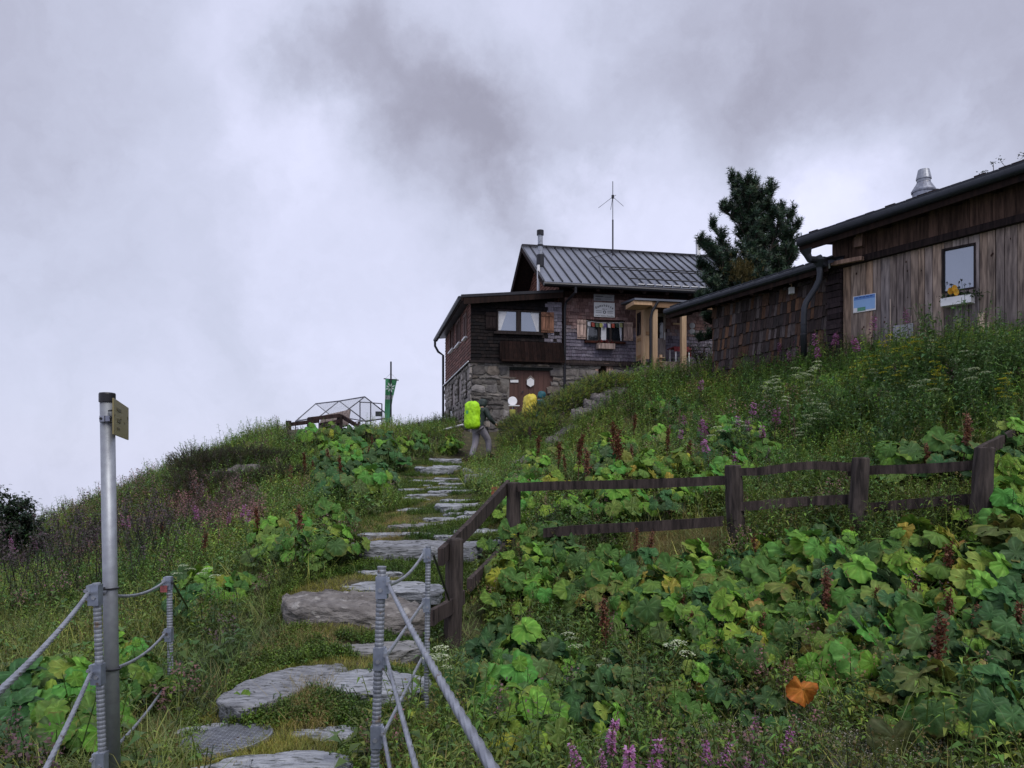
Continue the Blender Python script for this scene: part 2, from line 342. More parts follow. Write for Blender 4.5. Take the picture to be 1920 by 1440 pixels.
# ------------------------------------------------------------------ the main mountain hut
W = Wall(884, 25.0, 8100)            # front wall
def side_z(py): return None
SD = Vector((-W.d.y, W.d.x))         # direction going back from the facade
class SideWall(Wall):
    def __init__(s, s0):
        q = W.w(s0, 0, 0); s.p = Vector((q.x, q.y)); s.d = SD; s.n = -W.d
SW = SideWall(0)
hut_loc = W.w(3.2, -2.5, 1.2)
hut = thing('mountain_hut', hut_loc, 'dark shingled mountain hut on a stone base with a seamed grey metal roof', 'hut')
Zb, Zt = W.z(884, 677), 5.62          # top of stone storey; top of annex wall
sA1 = W.s(1056); sEnd = 9.6
z_low = 0.9
# openings on the front
def hole(w, x0, x1, y0, y1, off=0): c = (x0+x1)/2; return (w.s(x0, off), w.s(x1, off), w.z(c, y1, off), w.z(c, y0, off))
win1 = hole(W, 931, 1013, 582, 624); win2 = hole(W, 1098, 1168, 602, 641); door = hole(W, 955, 1037, 689, 796); cel = hole(W, 1116, 1149, 681, 706)
pdoor = hole(W, 1228, 1247, 588, 676)
wb = MB()     # wall cores behind the cladding
W.slab(wb, 0.02, sEnd, Zb, Zt-.05, -.30, -.06)
c = wb.build('wall_core', m_brown, hut)
# stone storey
st = MB()
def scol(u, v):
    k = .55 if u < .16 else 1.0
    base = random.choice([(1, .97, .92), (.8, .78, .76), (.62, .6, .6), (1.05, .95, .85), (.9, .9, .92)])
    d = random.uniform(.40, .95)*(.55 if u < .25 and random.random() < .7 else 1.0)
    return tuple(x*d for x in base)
mo = MB(); 
for (a, b) in ((0.0, door[0]), (door[1], cel[0]), (cel[1], sEnd)): W.slab(mo, a, b, z_low, Zb-.02, -.28, 0.0)
W.slab(mo, door[0], door[1], door[3], Zb-.02, -.28, 0.0); W.slab(mo, cel[0], cel[1], z_low, cel[2], -.28, 0); W.slab(mo, cel[0], cel[1], cel[3], Zb-.02, -.28, 0)
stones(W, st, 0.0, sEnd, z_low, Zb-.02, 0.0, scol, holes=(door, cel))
# side storey
Ld = 7.4
recs = []
for (x0, x1, y0, y1) in ((872.5, 877.5, 697, 745), (858, 865, 707, 757), (846, 853.5, 718, 766)):
    recs.append((SW.s(x1), SW.s(x0), SW.z((x0+x1)/2, y1), SW.z((x0+x1)/2, y0)))
sdoor = (SW.s(849.5), SW.s(841.5), 1.9, SW.z(845, 766))
SWn = SW
def sslab(mb, d0, d1, z0, z1, o0, o1, col=(1, 1, 1)):
    mb.hexa([SW.w(d0, o0, z0), SW.w(d0, o1, z0), SW.w(d1, o1, z0), SW.w(d1, o0, z0), SW.w(d0, o0, z1), SW.w(d0, o1, z1), SW.w(d1, o1, z1), SW.w(d1, o0, z1)], col)
sslab(mo, 0.02, Ld, .9, Zb-.02, -.30, -.10)
allh = sorted(recs+[sdoor]); dprev = 0.0
stones(SW, st, 0.0, Ld, .9, Zb-.02, 0.0, lambda u, v: jit((.78, .75, .72), .3), holes=allh)
# mortar around side holes (fill strips)
cuts = sorted(set([0.0, Ld]+[x for r in allh for x in r[:2]]))
for a, b in zip(cuts[:-1], cuts[1:]):
    zs = [.9, Zb-.02]; hs = [r for r in allh if r[0] < (a+b)/2 < r[1]]
    if not hs: sslab(mo, a, b, .9, Zb-.02, -.098, 0.0)
    else:
        hs = sorted(hs, key=lambda r: r[2]); z = .9
        for r in hs:
            if r[2] > z: sslab(mo, a, b, z, r[2], -.098, 0.0)
            z = r[3]
        sslab(mo, a, b, z, Zb-.02, -.098, 0.0)
mo.build('mortar', m_mortar, hut); st.build('stone_wall', m_stonewall, hut)
for r in recs:
    b = MB(); sslab(b, r[0]+.02, r[1]-.02, r[2]+.02, r[3]-.02, -.097, -.055, (.9, .9, .95)); f = b.build('window', m_plank, hut)
    b = MB(); sslab(b, r[0], r[1], r[2]-.05, r[2], -.06, .05, (.5, .5, .5)); b.build('sill', m_wdark, f)
b = MB(); sslab(b, sdoor[0]+.06, sdoor[1]-.06, sdoor[2], sdoor[3]-.06, -.097, -.05); f = b.build('side_door', m_white, hut)
b = MB()
sslab(b, sdoor[0], sdoor[0]+.06, sdoor[2], sdoor[3], -.097, .01); sslab(b, sdoor[1]-.06, sdoor[1], sdoor[2], sdoor[3], -.097, .01); sslab(b, sdoor[0]+.06, sdoor[1]-.06, sdoor[3]-.06, sdoor[3], -.097, .01)
b.build('door_frame', m_wdark, f)
# shingle storey, annex front (dark left, grey patch right), main front (brown high, grey low)
sh = MB()
def c_annex(u, v):
    g = (.34, .34, .40) if (u > .83 and v > .05 and random.random() < .93) else random.choice([(.016, .013, .014), (.013, .012, .014), (.026, .020, .019)])
    return jit(g, .3)
def c_main(u, v):
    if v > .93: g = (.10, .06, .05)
    elif v > .55: g = random.choice([(.34, .22, .20), (.26, .17, .16), (.42, .30, .28)])
    elif v > .45: g = random.choice([(.42, .33, .32), (.36, .33, .36)])
    elif v > .07: g = random.choice([(.30, .30, .37), (.25, .25, .32), (.21, .20, .26)])
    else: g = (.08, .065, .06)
    return jit(g, .22)
shingles(W, sh, -.03, sA1-.05, Zb+.02, Zt-.06, .115, .15, .0, c_annex, holes=(win1,))
shingles(W, sh, sA1+.05, sEnd, Zb+.02, 5.95, .115, .16, .0, c_main, holes=(win2, pdoor))
# side shingles (reddish) with three windows
sw_win = []
for (x0, x1, y0, y1) in ((871.5, 877, 588, 634), (857, 865, 600, 646), (845, 852, 612, 657)):
    sw_win.append((SW.s(x1), SW.s(x0), SW.z((x0+x1)/2, y1), SW.z((x0+x1)/2, y0)))
shingles(SW, sh, .0, Ld, Zb+.02, Zt-.1, .115, .2, 0.0, lambda u, v: jit(random.choice([(.30, .15, .12), (.22, .12, .10), (.36, .2, .16)]), .3), holes=sw_win)
# gable triangle of the main block above the annex
gs = 2.95; GW = SideWall(gs)
dr, zr = 2.73, 8.16-.12; ze = 6.07
for r in range(24):
    za = 5.5+r*.115; hw = (zr-.12-za)/(zr-ze)*3.43
    d0, d1 = max(dr-hw, 0.0), min(dr+hw, 5.4)
    if d1-d0 < .1: break
    shingles(GW, sh, d0, d1, za, za+.115, .115, .2, 0.0, lambda u, v: jit((.34, .17, .12), .3))
sh.build('shingle_wall', m_shingle, hut)
b = MB(); b.add([GW.w(0, -.02, 5.0), GW.w(5.4, -.02, 5.0), GW.w(5.4, -.02, ze), GW.w(dr, -.02, zr), GW.w(0, -.02, ze)]+[GW.w(0, -.2, 5.0), GW.w(5.4, -.2, 5.0), GW.w(5.4, -.2, ze), GW.w(dr, -.2, zr), GW.w(0, -.2, ze)],
             [(0, 1, 2, 3, 4), (9, 8, 7, 6, 5), (0, 5, 6, 1), (1, 6, 7, 2), (2, 7, 8, 3), (3, 8, 9, 4), (4, 9, 5, 0)]); b.build('gable_wall', m_brown, hut)
# side/back boards
b = MB(); sslab(b, 0.02, Ld, Zb, Zt-.1, -.25, -.02); W.slab(b, -.0, sEnd, z_low, 5.4, -Ld-.1, -Ld); e = Wall.slab
W.slab(b, sEnd-.2, sEnd, z_low, 6.0, -5.4, -.3); b.build('rear_wall', m_brown, hut)
# drip boards
b = MB(); W.slab(b, -.08, sEnd, Zb-.05, Zb+.02, 0.0, .10, (1, 1, 1)); sslab(b, -.08, Ld+.05, Zb-.05, Zb+.02, .0, .10); b.build('base_board', m_wdark, hut)
b = MB(); sslab(b, -.10, Ld+.2, Zb-.035, Zb-.005, .102, .13); b.build('edge_strip', m_white, hut)
# windows
def window(w, h, off, fr=.05, panes=2, glass=m_glassr, frame=m_wdark, parent=None, mull=None, sillm=None):
    b = MB(); w.slab(b, h[0], h[1], h[3]-fr, h[3], off, off+.06); w.slab(b, h[0], h[1], h[2], h[2]+fr, off, off+.06)
    w.slab(b, h[0], h[0]+fr, h[2]+fr, h[3]-fr, off, off+.06); w.slab(b, h[1]-fr, h[1], h[2]+fr, h[3]-fr, off, off+.06)
    xs = np.linspace(h[0]+fr, h[1]-fr, panes+1)
    mw = mull or fr
    for x in xs[1:-1]: w.slab(b, x-mw/2, x+mw/2, h[2]+fr, h[3]-fr, off, off+.055)
    f = b.build('window', frame, parent)
    for a, c_ in zip(xs[:-1], xs[1:]):
        g = MB(); w.slab(g, a, c_, h[2]+fr, h[3]-fr, off-.03, off+.01); g.build('pane', glass, f)
    return f
w1 = window(W, win1, .0, .05, 2, m_glassr, parent=hut, mull=.16)
# curtains behind the glass edges of the annex window, small flags strung inside
g = MB()
for a, s_ in ((win1[0]+.05, 1), (win1[1]-.05, -1)):
    g = MB(); g.add([W.w(a, .014, win1[3]-.05), W.w(a+.3*s_, .014, win1[3]-.05), W.w(a+.08*s_, .014, win1[2]+.05), W.w(a, .014, win1[2]+.05),
           W.w(a, .018, win1[3]-.05), W.w(a+.3*s_, .018, win1[3]-.05), W.w(a+.08*s_, .018, win1[2]+.05), W.w(a, .018, win1[2]+.05)],
          [(0, 1, 2, 3), (7, 6, 5, 4), (0, 4, 5, 1), (1, 5, 6, 2), (2, 6, 7, 3), (3, 7, 4, 0)]); g.build('curtain', m_curtain, w1)
b = MB(); W.slab(b, win1[0]-.1, win1[1]+.08, win1[2]-.07, win1[2], .0, .12); b.build('window_sill', m_wdark, w1)
def shutter(w, x0, x1, y0, y1, m, col=(1, 1, 1), name='shutter'):
    h = hole(w, x0, x1, y0, y1); b = MB(); n = 3; ws = (h[1]-h[0])/n
    for i in range(n): w.slab(b, h[0]+i*ws+.004, h[0]+(i+1)*ws-.004, h[2], h[3], .03, .06, jit(col, .12))
    for z in (h[2]+(h[3]-h[2])*.14, h[2]+(h[3]-h[2])*.84): w.slab(b, h[0]+.01, h[1]-.01, z-.035, z+.035, .06, .085, tuple(c*.75 for c in col))
    return b.build(name, m, hut)
shutter(W, 1014, 1038, 586, 624, m_plank, (.62, .36, .26)); shutter(W, 910, 930, 586, 618, m_wdark, (.8, .7, .7))
shutter(W, 1081, 1098.5, 600, 636, m_plank, (1.25, 1.05, 1.0)); shutter(W, 1168.5, 1186, 605, 639, m_plank, (1.2, 1.0, .95))
w2 = window(W, win2, .0, .045, 3, m_glass, parent=hut, mull=.07)
g = MB()
for a, b_, t in ((win2[0]+.05, win2[0]+.12, .03), (win2[1]-.05, win2[1]-.16, .08), ((win2[0]+win2[1])/2-.12, (win2[0]+win2[1])/2+.06, .30)):
    g = MB(); g.add([W.w(a, .014, win2[3]-.05), W.w(b_, .014, win2[3]-.05), W.w(a+(b_-a)*.35 if t < .2 else b_, .014, win2[2]+.05), W.w(a, .014, win2[2]+.05)], [(0, 1, 2, 3)] if b_ > a else [(3, 2, 1, 0)]); g.build('curtain', m_curtain, w2)
b = MB(); W.slab(b, win2[0]-.05, win2[1]+.05, win2[2]-.06, win2[2], 0, .14, (2.2, 1.2, 1)); b.build('window_sill', m_brown, w2)
for h in sw_win:
    b = MB(); sslab(b, h[0], h[1], h[2], h[2]+.08, -.02, .05); sslab(b, h[0], h[1], h[3]-.08, h[3], -.02, .05); sslab(b, h[0], h[0]+.1, h[2]+.08, h[3]-.08, -.02, .05); sslab(b, h[1]-.1, h[1], h[2]+.08, h[3]-.08, -.02, .05)
    mid = (h[0]+h[1])/2; sslab(b, mid-.05, mid+.05, h[2]+.08, h[3]-.08, -.02, .04)
    f = b.build('window', m_red, hut)
    g = MB(); sslab(g, h[0]+.1, mid-.05, h[2]+.08, h[3]-.08, -.018, .0); sslab(g, mid+.05, h[1]-.1, h[2]+.08, h[3]-.08, -.018, .0); g.build('pane', m_glass, f)
    g = MB(); sslab(g, h[0]-.05, h[1]+.05, h[2]-.05, h[2], .0, .11); g.build('window_sill', m_white, f)
# cellar window
b = MB(); fr = .1; h = cel
W.slab(b, h[0], h[0]+fr, h[2], h[3], -.1, .02, (1.3, 1, .9)); W.slab(b, h[1]-.22, h[1], h[2], h[3], -.1, .02, (1.3, 1, .9)); W.slab(b, h[0]+fr, h[1]-.22, h[3]-fr, h[3], -.1, .02, (1.2, .9, .8))
f = b.build('cellar_window', m_plank, hut); g = MB(); W.slab(g, h[0]+fr, h[1]-.22, h[2], h[3]-fr, -.1, -.05); g.build('pane', m_brown, f)
# big double door
b = MB(); n = 9; ws = (door[1]-door[0])/n
for i in range(n): W.slab(b, door[0]+i*ws+.003, door[0]+(i+1)*ws-.003, door[2]-.6, door[3]-.10, -.10, -.05+random.uniform(0, .008), jit((1, 1, 1), .15))
x = W.s(974); W.slab(b, x-.04, x+.04, door[2]-.6, door[3]-.1, -.04, -.02, (.7, .7, .7))
dr_o = b.build('door', m_red, hut)
b = MB(); W.slab(b, door[0], door[1], door[3]-.1, door[3], -.12, .01, (.7, 1.0, .9)); b.build('lintel', m_wdark, dr_o)
b = MB(); W.slab(b, W.s(957), W.s(972), W.z(964, 717), W.z(964, 712), -.02, -.01); b.build('notice', m_white, dr_o)
b = MB(); zc = W.z(995, 716); b.lathe(W.w(W.s(980), -.02, W.z(980, 735)), [(.02, 0), (.03, .03)], 8, axis=Matrix.Rotation(math.pi/2, 3, 'X')); b.build('handle', m_black, dr_o)
# board canopy over the door
b = MB(); q0, q1 = W.s(938, .05), W.s(1056, .05); zt_ = W.z(990, 641, .05); zb_ = W.z(990, 673, .5)
n = 16
for i in range(n):
    a = q0+(q1-q0)*i/n; c_ = q0+(q1-q0)*(i+1)/n-.006; ins = .0
    b.hexa([W.w(a, .30, zb_), W.w(c_, .30, zb_), W.w(c_, .26, zb_-.0), W.w(a, .26, zb_), W.w(a, .08, zt_), W.w(c_, .08, zt_), W.w(c_, .04, zt_), W.w(a, .04, zt_)], jit((.62, .55, .55), .3))
W.slab(b, q0, q1, zb_-.06, zb_, .24, .30, (1.0, .9, .85)); W.slab(b, q0-.02, q0, zb_, zt_-.05, .02, .2)
b.build('door_canopy', m_brown, hut)
# annex roof: single pitch falling to the left
b = MB(); Zl, Zr = 5.60, 5.92
def ar(s, d, z): return W.w(s, -d, z)
b.hexa([ar(-.38, -.35, Zl-.09), ar(3.0, -.35, Zr-.09), ar(3.0, 7.7, Zr-.09), ar(-.38, 7.7, Zl-.09), ar(-.38, -.35, Zl), ar(3.0, -.35, Zr), ar(3.0, 7.7, Zr), ar(-.38, 7.7, Zl)])
b.build('annex_roof', m_black, hut)
b = MB(); b.hexa([ar(-.30, -.33, Zl-.30), ar(3.0, -.33, Zr-.27), ar(3.0, -.29, Zr-.27), ar(-.30, -.29, Zl-.30), ar(-.30, -.33, Zl-.09), ar(3.0, -.33, Zr-.09), ar(3.0, -.29, Zr-.09), ar(-.30, -.29, Zl-.09)])
b.hexa([ar(-.38, -.35, Zl-.2), ar(-.33, -.35, Zl-.2), ar(-.33, 7.7, Zl-.2), ar(-.38, 7.7, Zl-.2), ar(-.38, -.35, Zl-.09), ar(-.33, -.35, Zl-.09), ar(-.33, 7.7, Zl-.09), ar(-.38, 7.7, Zl-.09)])
b.build('fascia', m_brown, hut)
b = MB(); b.tube([ar(-.43, -.3, Zl-.1), ar(-.43, 7.75, Zl-.13)], .065, 8); b.tube([ar(-.43, 7.6, Zl-.15), ar(-.43, 7.6, Zl-.4), ar(-.30, 7.55, Zl-.65), ar(-.10, 7.5, Zl-.8), ar(-.10, 7.48, 1.6)], .05, 8)
b.build('gutter', m_gutter, hut)
# main roof
S0, S1 = 2.257, 10.4
def rf(s, t, up=0):   # t 0 at front eave, 1 at ridge
    d = -.7+t*3.43; z = 6.07+t*2.09+up; return W.w(s, -d, z)
def rb(s, t, up=0): d = 6.16-t*3.43; z = 6.07+t*2.09+up; return W.w(s, -d, z)
b = MB()
npan = 26
for i in range(npan):
    a = S0+(S1-S0)*i/npan; c_ = S0+(S1-S0)*(i+1)/npan; cc = jit((1, 1, 1), .12)
    for fn in (rf, rb):
        p = [fn(a, 0, -.03), fn(c_, 0, -.03), fn(c_, 1, -.03), fn(a, 1, -.03), fn(a, 0), fn(c_, 0), fn(c_, 1), fn(a, 1)]
        if fn is rb: p = [p[1], p[0], p[3], p[2], p[5], p[4], p[7], p[6]]
        b.hexa(p, cc)
rfo = b.build('roof', m_roof, hut)
b = MB()
for i in range(npan+1):
    a = S0+(S1-S0)*i/npan
    for fn in (rf, rb): b.beam(fn(a, .0, .02), fn(a, 1, .02), .035, .05)
b.beam(rf(S0, 1, .05), rf(S1, 1, .05), .16, .05); b.build('standing_seam', m_black, rfo)
b = MB()
for t0, a0, a1 in ((.36, 4.6, S1), (.30, 4.8, S1), (.06, 5.2, S1)):
    b.tube([rf(a0, t0, .16), rf(a1, t0, .16)], .022, 6)
for i in range(8, npan+1):
    a = S0+(S1-S0)*i/npan; b.beam(rf(a, .38, .02), rf(a, .38, .18), .03, .03); b.beam(rf(a, .28, .02), rf(a, .28, .18), .03, .03)
b.build('snow_guard', m_black, rfo)
b = MB()   # white snow-stop plates along the eave
for i in range(10, npan): a = S0+(S1-S0)*(i+.25)/npan; b.beam(rf(a, .012, .035), rf(a+.22, .012, .035), .09, .03)
b.build('snow_stop', m_white, rfo)
b = MB()   # eave boards, barge boards, soffit
b.beam(rf(S0, 0, -.10), rf(S1, 0, -.10), .04, .15); 
for fn in (rf, rb): b.beam(fn(S0+.02, 0, -.10), fn(S0+.02, 1, -.10), .05, .16)
for fn in (rf, rb):
    p = [fn(S0+.05, .02, -.12), fn(S1, .02, -.12), fn(S1, .97, -.12), fn(S0+.05, .97, -.12), fn(S0+.05, .02, -.04), fn(S1, .02, -.04), fn(S1, .97, -.04), fn(S0+.05, .97, -.04)]
    if fn is rb: p = [p[1], p[0], p[3], p[2], p[5], p[4], p[7], p[6]]
    b.hexa(p)
for i in range(9):
    a = 3.3+i*.8; b.beam(rf(a, .0, -.2), rf(a, .22, -.2), .10, .12)
b.build('eave_board', m_brown, hut)
b = MB(); b.tube([rf(S0-.02, -.02, -.06), rf(S1, -.02, -.09)], .06, 8); q = rf(3.3, -.02, -.1)
b.tube([q, q-Vector((0, 0, .18)), W.w(3.15, .12, 5.55), W.w(3.12, .09, 5.3), W.w(3.12, .09, 1.7)], .042, 8); b.build('downpipe', m_black, hut)
# black slab painting in the dark void of an attic window; flue, chimney
b = MB(); h = hole(W, 1262, 1288, 536, 560); W.slab(b, h[0], h[1], h[2], h[3], .03, .05); b.build('attic_void_slab', m_black, hut)
b = MB(); fb = W.w(W.s(1010, -.0), .0, 0); p0 = GW.pt(1009, 545, .18) if False else P(1009.5, 548, 25.6); b.tube([p0, P(1009.5, 497, 25.6)], .05, 10); b.build('flue_pipe', m_white, hut)
fy = 26.2; b = MB(); b.tube([P(1013, 500, fy), P(1013, 478, fy)], .13, 12); b.build('flue_collar', m_black, hut)
b = MB(); b.tube([P(1013, 480, fy), P(1013, 438, fy)], .085, 12); b.build('flue', m_steel, hut)
b = MB(); b.tube([P(1013, 441, fy), P(1013, 432, fy)], .12, 12); b.tube([P(1013, 462, fy), P(1013, 459, fy)], .11, 12); b.build('flue_cap', m_black, hut)
b = MB(); b.box(P(1309, 464, 28.4), (.13, .13, .6), .2); b.build('chimney', m_white, hut)
# porch in new larch wood
s5 = W.s(1193); zpt, zpb = W.z(1200, 575), W.z(1200, 678)
pr = MB(); fr = MB()
W.slab(pr, s5, s5+.05, zpb, zpt, .02, .57); 
for o in (.02, .50): W.slab(fr, s5-.02, s5, zpb-.12 if o > .1 else zpb, zpt, o, o+.09, (1.05, 1, 1))
for z in (zpb+.12, W.z(1200, 640), zpt-.05): W.slab(fr, s5-.021, s5-.001, z-.05, z+.05, .12, .49, (.75, .65, .5))
W.slab(pr, s5+.0, s5+.30, zpb+.0, zpt, .575, .62, (1.0, 1.0, 1.0))
for x in (s5+.0, s5+.24): W.slab(fr, x, x+.08, zpb-.2, zpt, .622, .66)
W.slab(fr, s5+.09, s5+.235, W.z(1213, 628, .6), W.z(1213, 622, .6), .622, .65, (.6, .5, .4))
porch = pr.build('porch', m_new, hut); fr.build('porch_frame', m_new, porch)
b = MB(); W.slab(b, s5-.035, s5-.022, W.z(1200, 632), W.z(1200, 590), .14, .47); b.build('porch_window', m_glass, porch)
b = MB()
for x, zt in ((1227, 581), (1281, 587)):
    q = W.s(x, 1.2); zb2 = W.z(x, 691, 1.2)-.35; W.slab(b, q-.08, q+.08, zb2, W.z(x, zt, 1.2), 1.12, 1.28)
b.build('porch_post', m_new, porch)
b = MB(); q0, q1 = W.s(1178, .75), W.s(1330, .9); zr0 = W.z(1200, 564, .8)
b.hexa([W.w(q0, 1.35, zr0-.10), W.w(q1, 1.35, zr0-.10), W.w(q1, 0.02, zr0+.02), W.w(q0, .02, zr0+.02), W.w(q0, 1.35, zr0-.04), W.w(q1, 1.35, zr0-.04), W.w(q1, 0.02, zr0+.08), W.w(q0, .02, zr0+.08)])
b.build('porch_roof', m_roof, porch)
b = MB(); W.slab(b, q0, q0+.62, zr0-.24, zr0-.11, .5, 1.30, (1.1, 1.05, 1)); W.slab(b, q0+.62, q1, zr0-.30, zr0-.12, 1.24, 1.29, (.5, .42, .36)); b.build('porch_beam', m_new, porch)
b = MB(); q = W.s(1219, 1.3); b.tube([W.w(q+.25, 1.38, zr0-.12), W.w(q+.05, 1.36, zr0-.45), W.w(q, 1.34, zr0-.7), W.w(q, 1.34, W.z(1219, 690, 1.3)-.2)], .045, 8); b.build('porch_downpipe', m_black, porch)
b = MB(); W.slab(b, W.s(1232, .9), W.s(1282, 1.1), W.z(1260, 694, 1.1)-.3, W.z(1260, 678, 1.1), .02, 1.1, (.7, .65, .6)); b.build('porch_deck', m_plank, porch)
b = MB()
for k in range(3): W.slab(b, W.s(1231, 1.3), W.s(1240, 1.3), W.z(1235, 672+8*k, 1.3), W.z(1235, 675+8*k, 1.3)+.03, 1.3, 1.6)
q = W.s(1239.5, 1.4); W.slab(b, q-.04, q+.03, W.z(1239, 695, 1.4), W.z(1239, 665, 1.4), 1.35, 1.42); b.build('porch_step', m_new, porch)
b = MB(); W.slab(b, pdoor[0], pdoor[1], pdoor[2], pdoor[3], .0, .05, (.75, .75, .8)); pd = b.build('door', m_plank, hut)
b = MB(); W.slab(b, pdoor[0]+.08, pdoor[1]-.1, pdoor[2]+.75, pdoor[3]-.12, .051, .07); b.build('pane', m_glass, pd)
b = MB(); W.slab(b, pdoor[1]-.07, pdoor[1]-.03, pdoor[2]+.7, pdoor[2]+.95, .051, .09); b.build('handle', m_white, pd)
b = MB(); q = W.s(1208); W.slab(b, q-.3, q+.3, 2.2, Zb-.06, .05, .5, (.8, .8, .85)); b.build('pier', m_stonewall, hut)

# signs, flower box, flags and dishes on the hut
def board(name, w, h, off, th, m, label, cat, parent=None, group=None, slope=0):
    b = MB(); w.slab(b, h[0], h[1], h[2], h[3], off, off+th); o = b.build(name, m); tag(o, label, cat, group); return o
hs = hole(W, 1113, 1151.5, 568, 595); b = MB(); W.slab(b, *hs, .04, .06); sg = b.build('hut_sign', m_white); tag(sg, 'white hut name sign with arched black lettering above the shuttered window', 'sign')
tb = MB(); cx, zc = (hs[0]+hs[1])/2, hs[3]
wd = hs[1]-hs[0]
for i, ch in enumerate('Gamshütte'):
    a = (i-4)*.135; R = .56*wd/.68
    c_ = W.w(cx+math.sin(a)*R*.95, .06, zc-.10-(1-math.cos(a))*R*.95)
    v, f_ = text_mesh(ch, .105, 'l', None, c_, W.d, bold=.003); Rm_ = Matrix.Rotation(-a, 3, Vector((W.d.x, W.d.y, 0)).cross(Vector((0, 0, 1)))); tb.add([c_+Rm_@(q_-c_) for q_ in v], f_)
for txt, sz, z, x, ww in (('1921 m', .05, -.225, 0, .16), ('D.A.V. Sektion Otterfing', .05, -.45, 0, wd*.88)):
    v, f_ = text_mesh(txt, sz, 'l', None, W.w(cx+x, .06, zc+z), W.d, bold=.001, width=ww); tb.add(v, f_)
for x, z, ww in ((-.2, -.285, .2), (-.2, -.34, .2), (.2, -.29, .2), (.2, -.345, .2)): W.slab(tb, cx+x-ww/2, cx+x+ww/2, zc+z-.006, zc+z+.006, .06, .062)
n = 20; ring = [(math.cos(2*math.pi*i/n), math.sin(2*math.pi*i/n)) for i in range(n)]
tb.add([W.w(cx+a*.055, .063, zc-.325+c_*.055) for a, c_ in ring]+[W.w(cx+a*.032, .063, zc-.325+c_*.032) for a, c_ in ring], [(i, (i+1) % n, n+(i+1) % n, n+i) for i in range(n)])
tb.build('lettering', m_ink, sg)
h = hole(W, 1112.5, 1150.5, 553, 565); m_gsign = mat('grey_sign_board', (0.30, 0.30, 0.33), .6, var=.15); b = MB(); W.slab(b, *h, .04, .06); sg2 = b.build('notice_sign', m_gsign); tag(sg2, 'narrow grey notice board just above the white hut name sign', 'sign')
tb = MB(); x0 = h[0]+.05
for z, a, c_, t in ((.07, 0, .28, .022), (.16, 0, .20, .022), (.09, .34, .24, .01), (.15, .34, .24, .008)): W.slab(tb, x0+a, x0+a+c_, h[3]-z-t/2, h[3]-z+t/2, .06, .062)
tb.build('lettering', m_ink, sg2)
# hexagonal emblem and arrow board on the big door
b = MB(); c0 = W.w(W.s(994.5), -.02, W.z(994.5, 716)); 
def poly(b, w, sc, zc, pts, o0, o1, col=(1, 1, 1)):
    n = len(pts); b.add([w.w(sc+a, o0, zc+c_) for a, c_ in pts]+[w.w(sc+a, o1, zc+c_) for a, c_ in pts], [tuple(range(n))[::-1], tuple(range(n, 2*n))]+[(i, (i+1) % n, n+(i+1) % n, n+i) for i in range(n)], col)
sc, zc = W.s(994.5), W.z(994.5, 716)
poly(b, W, sc, zc, [(-.12, .06), (-.12, -.10), (0, -.17), (.12, -.10), (.12, .06), (0, .14)], .0, .02); do = b.build('door_shield', m_white); tag(do, 'white shield shaped board with a peaked top on the red-brown door', 'sign')
b = MB(); poly(b, W, sc, zc, [(-.15, .06), (-.17, .05), (0, .22), (.17, .05), (.15, .06), (0, .15)], .02, .03, (.7, .7, .7)); b.build('roof_shaped_trim', m_plank, do)
# flower box under the hut window
h = hole(W, 1118, 1151, 645, 655, .1); loc = W.w((h[0]+h[1])/2, .15, h[2]); fb = thing('flower_box', loc, 'weathered wooden flower box with red flowers under the prayer flag window', 'flower box')
b = MB(); W.slab(b, *h, .05, .25, (.9, .8, .8)); b.build('box', m_plank, fb)
m_flower = mat('petals', (1, 1, 1), .6, var=.25, scale=20, usecol=True, trans=.25)
m_leaf = mat('leaves', (1, 1, 1), .5, col2=(.55, .62, .55), scale=7, usecol=True, trans=.28, spec=.35)
def blobs(b, c, ext, n, size, cols, axes=None):
    for i in range(n):
        p = Vector(c)+Vector((random.gauss(0, ext[0]), random.gauss(0, ext[1]), random.gauss(0, ext[2])))
        a = Vector((random.gauss(0, 1), random.gauss(0, 1), random.gauss(0, 1))).normalized()*size; e = a.cross(Vector((random.gauss(0, 1), random.gauss(0, 1), 1))).normalized()*size*.6
        b.add([p-a, p+e, p+a, p-e], [(0, 1, 2, 3)], jit(random.choice(cols), .3))
b = MB(); q = W.w((h[0]+h[1])/2, .16, h[3]+.04)
for k in range(60): blobs(b, W.w(random.uniform(h[0], h[1]), .16, h[3]+.04), (.03, .04, .04), 2, .035, [(.20, .02, .025), (.03, .06, .015), (.12, .03, .04), (.25, .05, .05)])
b.build('flowers', m_leaf, fb)
# prayer flags
fl = thing('prayer_flags', W.w((win2[0]+win2[1])/2, .1, win2[3]-.1), 'string of coloured prayer flags across the hut window', 'bunting'); 
b = MB(); n = 9; pts = [W.w(win2[0]+(win2[1]-win2[0])*i/12, .09, win2[3]-.03-.10*(1-((i-6)/6)**2)*.5) for i in range(13)]; b.tube(pts, .006, 5); b.build('cord', m_white, fl)
for i, cc in enumerate([(.6, .6, .65), (.38, .07, .05), (.10, .16, .09), (.45, .45, .12), (.10, .08, .25), (.6, .6, .65), (.42, .08, .05), (.04, .07, .05), (.42, .42, .2)]):
    a = win2[0]+.04+(win2[1]-win2[0]-.05)*i/9; b = MB(); z = win2[3]-.055-.04*(1-((i-4)/4.5)**2)
    b.add([W.w(a, .09, z), W.w(a+.10, .095, z-.01), W.w(a+.105, .085, z-.145), W.w(a+.004, .10, z-.135), W.w(a, .086, z), W.w(a+.10, .091, z-.01), W.w(a+.105, .081, z-.145), W.w(a+.004, .096, z-.135)],
          [(0, 1, 2, 3), (7, 6, 5, 4), (0, 4, 5, 1), (1, 5, 6, 2), (2, 6, 7, 3), (3, 7, 4, 0)], cc); b.build('flag', m_flower, fl)
